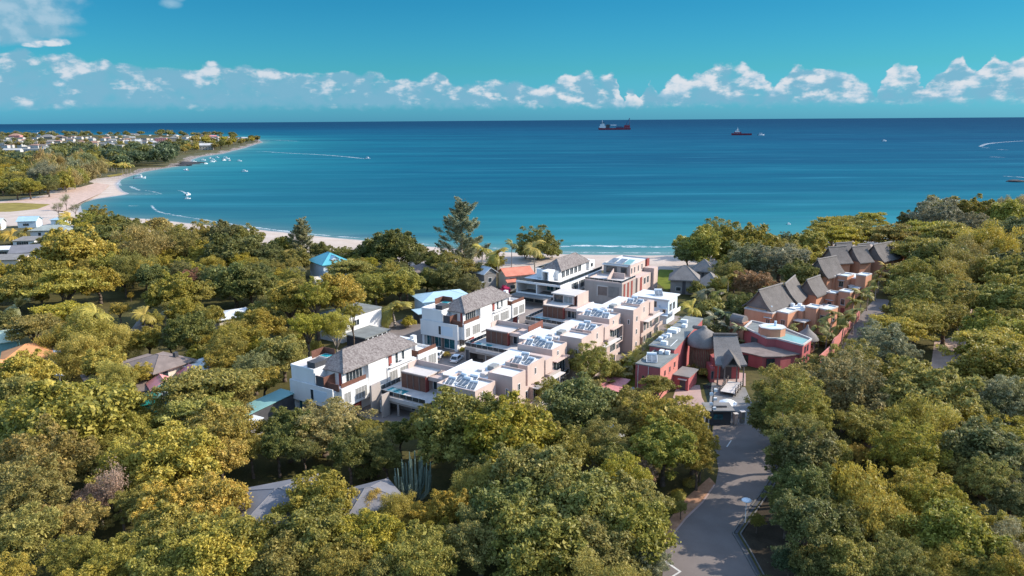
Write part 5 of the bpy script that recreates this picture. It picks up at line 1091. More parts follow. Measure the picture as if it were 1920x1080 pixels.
e=house('metal_roofed_house','large grey metal-roofed house among the front trees with a cream porch wall','house',-32.,90.5,24,11.,10.5,4.3,'hip',2.1,M_cream,M_metalroof,[('-y',-4,-2,1,2.6),('-x',-2,0,1,2.6),('+x',-2,0,1,2.6)],.9)
q=MB(); q.box(-7.8,-5.55,-4.5,-1.,0,3.4); q.build('porch_wall',surf('warm_cream_wall',(.62,.40,.27),.85,.2,.1,.5,4),e)
house('metal_roofed_house','smaller grey metal-roofed house beside the tall cactus','house',-20.2,92.6,30,7.4,6.6,3.8,'hip',1.5,M_cream,M_metalroof,[('+x',-1,.4,1,2.4)],.7)
# ================================================================ ROADS, YARDS, SAND TRACKS
sheet('road',wpts([(1238,1110),(1247,1040),(1249,1021),(1288,973),(1318,944),(1341,911),(1347,880),(1340,838),(1336,812),(1338,796),(1400,792),(1446,806),(1453,850),(1451,887),(1433,917),(1398,967),(1375.5,1000),(1392,1027),(1421,1080),(1440,1110)]),M_asph,.02)
sheet('verge',wpts([(1342,908),(1318,943),(1288,972),(1249,1020),(1236,1013),(1246,985),(1290,930),(1330,895)]),M_verge,.012)
sheet('footpath',wpts([(1341,910.5),(1318,943.5),(1288,972.5),(1249,1020.5),(1247,1018),(1286,969),(1316,940.5),(1339,908)]),M_pinkpave,.026)
for k,px in enumerate([[(1246,1050),(1278,1072),(1262,1082),(1259,1080.5),(1273,1072),(1245,1053)],[(1370,826),(1372,826),(1364,838),(1361.5,838)]]): sheet('road_marking',wpts(px),M_mark,.027)
def kerb(name,px,h,w,mat,label,z=0):
    P_=[at(a,b,0) for a,b in px]; b=MB()
    for p,q in zip(P_,P_[1:]):
        d=(q-p).normalized(); o=Vector((d.y,-d.x,0))*w; b.prism([(v.x,v.y) for v in (p,p+o,q+o,q)],z,h)
    tag(b.build(name,mat),kind='structure',label=label)
kp=[(1446,808),(1453,850),(1451,887),(1433,917),(1398,967),(1375.5,1000),(1392,1027),(1421,1080),(1440,1110)]
kerb('kerb',kp,.14,.22,M_kerb,None); 
kerb('drain_channel',[(x+7,y+1) for x,y in kp],.03,.45,M_darkgrey,None)
kerb('kerb',[(x+14,y+2) for x,y in kp],.16,.18,M_kerb,None)
def st2(l): return [row(s,t) for s,t in l]
sheet('yard_paving',st2([(95,-97),(95,-84),(100,-80),(100,-60),(196,-60),(196,-84),(226,-86),(226,-100),(186,-128),(122,-128),(122,-97)]),M_pave,.012)
sheet('car_park_asphalt',st2([(120,-127),(120,-100),(136,-101.),(150,-113),(170,-114),(170,-133),(140,-134)]),M_asph,.018)
sheet('garden_lawn',st2([(97,-64.4),(97,-54.5),(196,-57.5),(196,-63.5)]),M_lawn,.018)
sheet('lawn',wpts([(1236,505),(1262,506),(1270,535),(1250,545),(1232,530)]),M_lawn,.02)
sheet('side_road',wpts([(1534,700),(1568,669),(1609,596),(1640,560),(1668,562),(1640,640),(1606,664),(1588,712)]),M_asph,.014)
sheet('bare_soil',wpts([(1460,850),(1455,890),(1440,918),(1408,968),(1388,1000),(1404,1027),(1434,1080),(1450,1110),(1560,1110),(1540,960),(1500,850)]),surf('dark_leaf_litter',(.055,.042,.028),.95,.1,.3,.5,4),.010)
sheet('sandy_clearing',wpts([(1752,640),(1790,632),(1815,560),(1826,562),(1812,640),(1806,676),(1776,698),(1745,690)]),M_sandpath,.014)
sheet('plaza',wpts([(1335,715),(1352,725),(1397,726),(1412,760),(1410,796),(1338,796),(1320,780),(1328,771)]),M_conc,.03)
sheet('pink_terrace',wpts([(1270,722),(1312,722),(1316,745),(1330,772),(1318,784),(1285,775),(1262,745)]),M_pinkpave,.022)
sheet('entrance_terrace',wpts([(1335,714),(1352,724),(1398,724),(1398,700),(1345,694)]),M_pinkpave,.034)
sheet('dark_water_moat',wpts([(1318,722),(1334,716),(1343,733),(1361,748),(1350,768),(1331,770)]),surf('dark_pond_water',(.015,.03,.03),.2,.4,.2,.5,3),.026)
sheet('sand_track',wpts([(-40,384),(60,372),(110,362),(180,343),(205,346),(190,362),(150,380),(120,396),(60,392),(-40,402)]),M_sandpath,.02)
sheet('yellow_grass_field',wpts([(-40,382),(30,380),(95,383),(70,392),(20,397),(-40,398)]),M_field,.03)
sheet('dry_field',wpts([(-60,297),(-60,283),(30,286),(90,287),(70,297),(30,300)]),M_brownfield,.03)
sheet('shore_lawn',wpts([(200,329),(235,323),(228,328),(205,332)]),M_field,.03)
# ================================================================ STREET FURNITURE
def lamp(px,py,h,label):
    p=at(px,py,0); e=empty('street_lamp',p,0,label,'street lamp','street lamps along the road'); b=MB(); b.chain([(0,0,0),(0,0,h*.5),(0,0,h-.25)],[.075,.06,.05],8); b.build('post',M_steel,e)
    b=MB(); b.lathe([(.05,h-.3),(.30,h-.22),(.66,h-.12),(.72,h-.06),(.66,h+.02),(.3,h+.10),(0,h+.12)],20); b.build('lamp_shade',M_steel,e,smooth=True); b=MB(); b.lathe([(0,h-.34),(.16,h-.33),(.2,h-.27)],12); b.build('lamp_glass',M_glass,e)
lamp(1397,980,3.5,'white disc-topped street lamp standing at the kerb in the road bend'); lamp(1502,1112,3.3,'white disc-topped street lamp cut off by the bottom edge of the picture')
def pole(name,px,py,h,label,arm=False,mat=None,r=.11):
    p=at(px,py,0); e=empty(name,p,0,label,'pole'); b=MB(); b.tube((0,0,0),(0,0,h),r,r*.7,8); b.build('shaft',mat or M_pole,e)
    if arm: b=MB(); b.box(-.9,.9,-.06,.06,h-.5,h-.36); b.build('crossarm',mat or M_pole,e); b=MB(); b.tube((.5,0,h-.36),(.5,0,h-.1),.07,.05,6); b.build('insulator',M_steel,e); b=MB(); b.tube((-.5,0,h-.36),(-.5,0,h-.1),.07,.05,6); b.build('insulator',M_steel,e)
    return e
pole('utility_pole',121,768,7.5,'grey utility pole with a crossarm among golden palms',True,M_conc); pole('utility_pole',493,566,8,'tall pale utility pole beside the dark round tree',False,M_conc,.16); pole('utility_pole',482,568,5.5,'shorter pale utility pole left of the tall pale one',False,M_conc,.14)
e=pole('lamp_mast',1332,832,10.2,'tall black mast carrying white floodlights by the lodge gate',False,M_darkgrey,.16)
for k,(z,x) in enumerate(((9.9,.3),(9.2,-.35),(8.3,.3),(7.4,-.3),(6.6,.25))):
    b=MB(); b.box(x-.28,x+.28,-.35,-.02,z-.2,z+.25); b.build('floodlight',M_steel,e)
pole('flag_post',1320,812,4.2,'pale thin post just left of the black mast',False,M_steel,.09); pole('flag_post',1327,822,4.0,'pale thin post close beside the black mast foot',False,M_steel,.09)
e=pole('white_t_post',1890,812,3.2,'white post with a short bent arm in the lower right scrub',False,M_steel,.12); b=MB(); b.box(-.9,.1,-.12,.12,3.1,3.3); b.build('arm',M_steel,e)
# gatehouse and umbrella
p=row(126.4,-34.9); e=empty('gatehouse',p,-AZ+.55,'small dark gatehouse with grey flat roof at the end of the road','gatehouse')
b=MB(); b.box(-2.,2.,0,3.,0,2.8); b.build('wall',M_darkgrey,e); box('roof',M_conc,e,-2.6,2.5,-.6,3.5,2.8,3.05); box('roof_kerb',M_darkgrey,e,-1.2,1.4,.9,1.3,3.05,3.3); window(e,'-y',0,-1.3,.6,1.0,2.2,M_darkgrey,M_tealglass,2); panel('door',e,'+x',2.,.5,1.5,.05,2.2,M_brownroof)
e2=empty('gate_pillar',p+Vector((4.4,.9,0)),.2,'pale rendered gate pillar right of the gatehouse','pillar'); box('shaft',M_conc,e2,-.35,.35,-.35,.35,0,2.2,.03); box('cap',M_pale,e2,-.45,.45,-.45,.45,2.2,2.35)
e2=empty('gate_pillar',p+Vector((3.0,.4,0)),.2,'pinkish gate pillar touching the gatehouse door side','pillar'); box('shaft',M_beige,e2,-.3,.3,-.3,.3,0,2.0,.03); box('cap',M_pale,e2,-.4,.4,-.4,.4,2.,2.12)
e2=empty('entrance_steps',p+Vector((4.1,2.6,0)),-.2,'short flight of grey steps behind the gate pillars','steps')
for k in range(5): box('step',M_conc,e2,-.9,.9,k*.35,k*.35+.35 if k<4 else 2.0,.0,.17*(k+1))
p=row(131.6,-35.0); e=empty('garden_umbrella',p,0,'open white garden umbrella beside the gatehouse roof','umbrella'); b=MB(); b.tube((0,0,0),(0,0,3.2),.04,.04,6); b.build('pole',M_steel,e); b=MB(); b.lathe([(1.75,2.45),(1.72,2.58),(1.0,2.95),(.12,3.25),(0,3.27)],8); b.build('canopy',surf('white_canvas',(.80,.80,.78),.9,.1,.04),e)
for k in range(8): a=k*math.pi/4; q=MB(); q.tube((.05*math.cos(a),.05*math.sin(a),3.2),(1.70*math.cos(a),1.70*math.sin(a),2.46),.02,.02,4); q.build('rib',M_steel,e)
# awning beside the red wing
p=row(129.,-58.); e=empty('lean_to',p,-AZ,'lean-to with dull red sheet roof left of the crimson wing','shelter'); q=MB(); q.poly([(-2,-3,2.6),(3,-3,2.6),(3,3,3.3),(-2,3,3.3)]); q.poly([(-2,3,3.2),(3,3,3.2),(3,-3,2.5),(-2,-3,2.5)]); q.build('roof',M_pink,e)
for x in (-1.8,2.8):
    for y in (-2.8,2.8): q=MB(); q.tube((x,y,0),(x,y,2.6+.1*(y>0)),.07,.07,5); q.build('post',M_darkgrey,e)
# ================================================================ CARS
def car(p,rz,col,label,cat='car',van=False,name='parked_car',group='cars parked in the yard'):
    e=empty(name,p,rz,label,cat,group); pm=surf('car_paint_'+col[0],col[1],.3,.5,.03)
    L,Wd=(4.3,1.75) if not van else (5.2,1.95); h1=.82 if not van else 1.0; h2=1.46 if not van else 2.25
    pr=[(-L/2,.35),(-L/2+.05,.75),(-L/2+.2,h1),(L/2-1.1,h1),(L/2-.15,.68),(L/2,.5),(L/2,.3),(-L/2,.3)]
    b=MB(); k=len(pr)
    for s_ in (-1,1):
        b.poly([(x,s_*Wd/2,z) for x,z in (pr if s_<0 else pr[::-1])])
    for i in range(k): j=(i+1)%k; b.poly([(pr[i][0],Wd/2,pr[i][1]),(pr[j][0],Wd/2,pr[j][1]),(pr[j][0],-Wd/2,pr[j][1]),(pr[i][0],-Wd/2,pr[i][1])][::-1])
    b.build('body',pm,e)
    a,c,d,f=(-L/2+.25,-L/2+.8,.35,L/2-1.25) if not van else (-L/2+.1,-L/2+.3,L/2-1.6,L/2-.8)
    w2=Wd/2-.05; w3=Wd/2-.2; lo=[(a,-w2,h1),(f,-w2,h1),(f,w2,h1),(a,w2,h1)]; hi=[(c,-w3,h2),(d,-w3,h2),(d,w3,h2),(c,w3,h2)]; b=MB()
    for i in range(4): j=(i+1)%4; b.poly([lo[i],lo[j],hi[j],hi[i]])
    b.build('window_glass',M_glass,e); b=MB(); b.box(c-.05,d+.05,-w3-.03,w3+.03,h2-.01,h2+.05)
    b.tube(lo[0],hi[0],.05,.05,4); b.tube(lo[1],hi[1],.05,.05,4); b.tube(lo[2],hi[2],.05,.05,4); b.tube(lo[3],hi[3],.05,.05,4); b.build('roof',pm,e)
    for x in (-L/2+.8,L/2-.85):
        for y in (-1,1): q=MB(); q.tube((x,y*(Wd/2-.2),.32),(x,y*(Wd/2+.02),.32),.32,.32,14); o=q.build('wheel',M_tyre,e); q=MB(); q.tube((x,y*(Wd/2+.021),.32),(x,y*(Wd/2+.035),.32),.19,.19,10); q.build('rim',M_steel,o)
    for y in (-1,1): q=MB(); q.box(L/2-.16,L/2-.02,y*.72-.18,y*.72+.18,.52,.66); q.build('headlight',M_steel,e); q=MB(); q.box(-L/2-.02,-L/2+.08,y*.72-.14,y*.72+.14,.6,.76); q.build('tail_light',M_redwood,e)
WH=('white',(.78,.79,.80)); GR=('dark_grey',(.04,.045,.05)); SI=('silver',(.45,.46,.47))
car(row(131.2,-98.4),-AZ+.25+1.57,WH,'white car nearer the court villa, right of the small golden bush'); car(row(131.4,-103.9),-AZ+.4+1.57,WH,'white car left of the small golden bush'); car(row(144.5,-115.5),-AZ+1.5,GR,'dark grey car in the shade left of the middle white villa')
car(row(128.,-52.4)+Vector((0,-3,0)),1.2,GR,'dark grey car in front of the crimson wing under trees'); car(at(1187,741,0),.4,GR,'dark grey car further left under the trees by the lean-to')
car(at(1589,703,0),1.0,WH,'white car parked on the side road beside the pink wall','car',group='cars on the side road'); car(at(1606,655,0),1.0,SI,'silver car parked further up the side road','car',group='cars on the side road'); car(at(1622,625,0),1.05,GR,'dark grey car furthest up the side road','car',group='cars on the side road')
car(at(1160,818,0),.5,WH,'white van showing through the trees left of the road','van',True,'parked_van',None); car(at(112,1016,0),.7,WH,'white van glimpsed through the lower left trees','van',True,'parked_van',None)
# refuse skip by the red porch
p=at(1287,722,0); e=empty('waste_container',p,.3,'dark green waste container by the crimson porch','container'); b=MB(); b.box(-1.1,1.1,-.7,.7,.15,1.3); b.build('body',M_green,e); box('lid',M_tealcan,e,-1.15,1.15,-.75,.75,1.3,1.42)
# ================================================================ CACTUS
p=at(775,944,0); e=empty('candelabra_cactus',p,0,'giant candelabra cactus with many upright grey-green stems','cactus'); rc=random.Random(5)
for k in range(40):
    a=rc.uniform(0,6.283); q=math.sqrt(rc.random())*2.7; hgt=(9.2-q*1.0)*rc.uniform(.62,1.0); x1,y1=q*math.cos(a),q*math.sin(a)*.8; z0=rc.uniform(.4,2.0); b=MB()
    pts=[(x1*.25,y1*.25,z0*.4),(x1*.75,y1*.75,z0+.4),(x1,y1,z0+1.3),(x1*1.06,y1*1.06,hgt*.75),(x1*1.1,y1*1.1,hgt)]
    b.chain(pts,[.13,.15,.15,.13,.07],6); b.build('stem',M_cactus,e)
b=MB(); b.tube((0,0,-.05),(0,0,1.6),.3,.22,8); b.build('trunk',M_bark,e)
# ================================================================ BOATS AND SHIPS
def boat(px,py,L,rz,label,group='small boats moored in the bay',cover=False,name='motorboat'):
    L*=.82; p=at(px,py,SEA); e=empty(name,p,rz,label,'boat',group); b=MB(); w_=L*.3
    st_=[(-.5,.42,.0),(-.2,.5,0),(.15,.46,.02),(.38,.26,.05),(.5,.02,.12)]; R=[]
    for u,hw,rise in st_: R.append([(u*L,-hw*w_,(.16+rise)*L*.75),(u*L*.97,-hw*w_*.6,-.05*L),(u*L*.97,hw*w_*.6,-.05*L),(u*L,hw*w_,(.16+rise)*L*.75)])
    for a,c in zip(R,R[1:]):
        for i in range(3): b.poly([a[i],c[i],c[i+1],a[i+1]])
        b.poly([a[3],c[3],(c[3][0],c[3][1]*.0,c[3][2]-.03),(a[3][0],0,a[3][2]-.03)]); b.poly([a[0],(a[0][0],0,a[0][2]-.03),(c[0][0],0,c[0][2]-.03),c[0]])
    b.poly(R[0]); b.build('hull',M_steel,e)
    b=MB(); b.box(-.12*L,.16*L,-w_*.28,w_*.28,.10*L,.27*L); b.build('cabin',M_white if not cover else M_blueroof,e)
    b=MB(); b.box(-.3*L,.12*L,-w_*.36,w_*.36,.36*L,.38*L); b.build('canopy',M_white,e); q=MB()
    for x in (-.28*L,.1*L):
        for y in (-w_*.33,w_*.33): q.tube((x,y,.1*L),(x,y,.36*L),.012*L,.012*L,4)
    q.build('canopy_frame',M_steel,e); q=MB(); q.box(-.56*L,-.5*L,-.05*L,.05*L,-.02*L,.2*L); q.build('outboard_motor',M_darkgrey,e); return e
for a in [(263,335,14,.1,'largest white moored boat, lying close to the left river beach'),(349,320,9,2.8,'white boat with dark side alone below the rocky jetty'),(364,304,8,.6,'leftmost small white boat beside the rocky jetty tip'),(381,301,9,.3,'white boat in the left cluster off the rocky shore, upper one',),(386,307.5,7,.9,'small white boat lowest of the left cluster off the rocky shore'),(394,298,9,2.4,'white boat in the middle cluster, upper left one'),(399,299.5,7,.2,'white boat in the middle cluster, upper right one'),(398,304,9,.5,'white boat in the middle cluster, lower left one'),(403,303,7,2.9,'white boat in the middle cluster, lower right one'),(407,296,8,.1,'white boat above and right of the middle cluster'),(424,298.5,13,.2,'larger white boat topping the right cluster'),(420.5,301,8,1.,'small white boat lower left in the right cluster'),(430.5,302,7,2.6,'small white boat lower right in the right cluster'),(449,302.5,8,.3,'lone white boat furthest right of the moored boats'),(459,322,8,.2,'dark low boat alone in open bay water'),(353,366,7,1.3,'white speedboat curving with a foam wake near the left beach'),(352,373,5,.5,'tiny white boat just below the curving speedboat'),(690,298,10,-.35,'speedboat at the head of the long white wake'),(1479,421,3,.3,'tiny white boat alone off the right beach'),(1658,265,14,.2,'small white boat far out right of the red tug'),(1427,254,26,.1,'small pale workboat trailing behind the red tug')]:
    boat(*a)
M_hull=surf('ship_red_hull',(.26,.035,.05),.6,.3,.1,.02,.2); M_navy=surf('ship_navy_hull',(.05,.06,.13),.6,.3,.1,.02,.2)
def hullmesh(L,W,h,bow=.12):
    b=MB(); st_=[(-.5,.45),(-.45,.5),(.36,.5),(.44,.34),(.5,.03)]; R=[[(u*L,-k*W,h+(bow*L*.25 if u>.4 else 0)),(u*L*.98,-k*W*.8,-2),(u*L*.98,k*W*.8,-2),(u*L,k*W,h+(bow*L*.25 if u>.4 else 0))] for u,k in st_]
    for a,c in zip(R,R[1:]):
        for i in range(4): j=(i+1)%4; b.poly([a[i],c[i],c[j],a[j]])
    b.poly(R[0]); b.poly(R[-1][::-1]); return b
p=at(1152,243.3,SEA); e=empty('dredger_ship',p,RAD(178),'large offshore dredging ship with red hull, pale superstructure and raised crane boom','ship')
L=176; hullmesh(L,26,9,.05).build('hull',M_hull,e); b=MB(); b.box(L*.28,L*.46,-11,11,10,20); b.box(L*.31,L*.44,-10,10,20,30); b.box(L*.33,L*.4,-9,9,30,36); b.build('superstructure',M_white,e); b=MB(); b.box(L*.3,L*.45,-12,12,36.1,38); b.box(L*.15,L*.26,-6,6,10,28); b.build('bridge_deck',M_darkgrey,e)
b=MB(); b.box(-L*.05,L*.12,-9,9,22,27); b.build('deck_housing',M_white,e); b=MB(); b.box(-L*.28,-L*.05,-7,7,10,16); b.build('deck_equipment',M_navy,e)
b=MB(); b.tube((-L*.30,0,10),(-L*.46,0,62),1.6,1.2,6); b.tube((-L*.46,0,62),(-L*.47,0,12),1.4,1.4,6); b.tube((-L*.36,0,28),(-L*.47,0,30),.9,.9,5); b.tube((-L*.30,0,14),(L*.1,0,27),.8,.8,5); b.build('crane_boom',M_navy,e); b=MB(); b.box(-L*.47,-L*.30,-9,9,10,24); b.build('crane_house',M_hull,e); b=MB(); b.tube((L*.38,0,38),(L*.38,0,52),.9,.4,6); b.build('mast',M_steel,e)
p=at(1390,253.5,SEA); e=empty('tug_ship',p,RAD(176),'red offshore supply tug with white bridge and low after deck','ship'); L=68
hullmesh(L,14,5,.12).build('hull',M_hull,e); b=MB(); b.box(L*.05,L*.36,-5.5,5.5,6,10); b.build('deckhouse',M_hull,e); b=MB(); b.box(L*.12,L*.3,-5,5,10,14.5); b.box(L*.15,L*.25,-4,4,14.5,18); b.build('bridge',M_white,e); b=MB(); b.box(L*.151,L*.255,-4.1,4.1,16,17); b.build('bridge_window',M_glass,e); b=MB(); b.tube((L*.2,0,18),(L*.2,0,27),.7,.3,6); b.tube((L*.2,-2.5,22),(L*.2,2.5,22),.3,.3,5); b.build('mast',M_steel,e); b=MB(); b.box(-L*.48,L*.04,-5.6,5.6,5.1,6.4); b.build('after_deck',M_navy,e); b=MB(); b.tube((L*.02,2,6),(L*.02,2,12),1.,1.,8); b.build('funnel',M_navy,e)
# ================================================================ FOAM, ROCKS
mf=bpy.data.materials.new('sea_foam'); g=G(mf); c=g.coord(); n=g.noise(g.vmul(c,(.18,.5,1)),1.,5,.7); a=g.node('ShaderNodeAttribute'); a.attribute_name='edge'
f=g.math('MULTIPLY',g.rng(n,.44,.66,0,.85),g.rng(a.outputs['Fac'],0,.6)); tr=g.node('ShaderNodeBsdfTransparent'); x=g.node('ShaderNodeMixShader'); g.l.new(f,x.inputs[0]); g.l.new(tr.outputs[0],x.inputs[1]); g.l.new(g.bsdf((.78,.82,.84),.9,.1),x.inputs[2]); g.out(x.outputs[0])
def foam(px,w,name='surf_foam',lift=.06):
    P_=[at(a,b,SEA+lift) for a,b in px]; pts=[]
    for i in range(len(P_)-1):       # smooth
        p0=P_[max(0,i-1)];p1=P_[i];p2=P_[i+1];p3=P_[min(len(P_)-1,i+2)]
        for k in range(8):
            t=k/8; pts.append(.5*((2*p1)+(-p0+p2)*t+(2*p0-5*p1+4*p2-p3)*t*t+(-p0+3*p1-3*p2+p3)*t**3))
    pts.append(P_[-1]); v=[];ed=[];fc=[]; n=len(pts)
    for i,p in enumerate(pts):
        d=(pts[min(n-1,i+1)]-pts[max(0,i-1)]).normalized(); o=Vector((d.y,-d.x,0)); ww=w*(.55+.45*math.sin(math.pi*min(1,(i+.5)/n*1.0)))*(.75+.5*rt.random())
        for k,q in enumerate((-1,-.35,.35,1)): v.append(tuple(p+o*q*ww/2)); ed.append((0,1,1,0)[k] if 0<i<n-1 else 0)
    for i in range(n-1):
        for k in range(3): fc.append((i*4+k,i*4+k+1,i*4+k+5,i*4+k+4))
    o=mesh_np(name,np.array(v),np.array(fc)[:,::-1],mf,{'edge':np.array(ed,float)}); tag(o,kind='structure')
foam([(284,385),(292,394),(310,400),(350,407),(400,415),(460,424),(540,434),(620,442),(720,449)],3.2)
foam([(700,447),(760,455),(800,458),(850,461)],4); foam([(1045,462),(1100,460.5),(1160,462),(1215,462.5),(1275,463)],6); foam([(1400,455),(1440,458),(1500,452)],6); foam([(880,463),(960,467),(1040,471)],3)
foam([(540,436),(620,446),(700,455),(800,465)],2.); foam([(1040,472),(1140,474),(1270,474)],2.5)
foam([(224,337),(222,343),(226,348)],4); foam([(244,349),(252,353),(262,357)],3.5); foam([(272,357),(290,360),(303,364)],2.); foam([(332,357),(342,358.5),(347,362),(350,367)],2.2); foam([(190,362),(240,363.5),(300,364)],2.); foam([(240,386),(262,386)],1.5)
foam([(492,284),(540,287),(600,290),(650,294),(686,298)],9,'boat_wake'); foam([(492,263),(520,263),(560,265)],8,'reef_foam'); foam([(480,285),(500,284)],6,'reef_foam')
foam([(1838,275),(1850,270),(1880,266.5),(1925,264)],14,'reef_foam'); foam([(1840,277),(1855,277)],12,'reef_foam'); foam([(1868,280),(1890,281)],8,'reef_foam'); foam([(1880,330),(1925,333)],5,'reef_foam'); foam([(1855,294),(1885,295)],5,'reef_foam'); foam([(50,245),(80,245.3),(118,245.5)],22,'reef_foam')
foam([(200,250),(240,247.5),(290,247.5)],10,'reef_foam')
M_rock=surf('dark_rock',(.05,.05,.055),.85,.25,.3,.5,3)
def rock(x,y,R,sx,label,group=None):
    r=random.Random(int(x*7+y)); bm=bmesh.new() ; bmesh.ops.create_icosphere(bm,subdivisions=3,radius=1)
    for v in bm.verts:
        k=1+.25*math.sin(v.co.x*4+x)+.2*math.sin(v.co.y*5.3+y)+r.uniform(-.07,.07); v.co=Vector((v.co.x*R*sx*k,v.co.y*R*k,v.co.z*R*.35*k))
    me=bpy.data.meshes.new('rock'); bm.to_mesh(me); bm.free(); me.materials.append(M_rock); o=bpy.data.objects.new('rock',me); link(o); o.location=(x,y,SEA); tag(o,label,'rock',group)
p=at(1907,341,SEA); rock(p.x,p.y,4.5,2.4,'long dark rock breaking the water at the right edge')
for k,(a,b,R) in enumerate([(336,311,5),(352,308,6),(345,310,4),(357,305.5,5)]): p=at(a,b,SEA); rock(p.x,p.y,R,3.2,'low dark rock of the jetty below the dark green trees','jetty rocks')
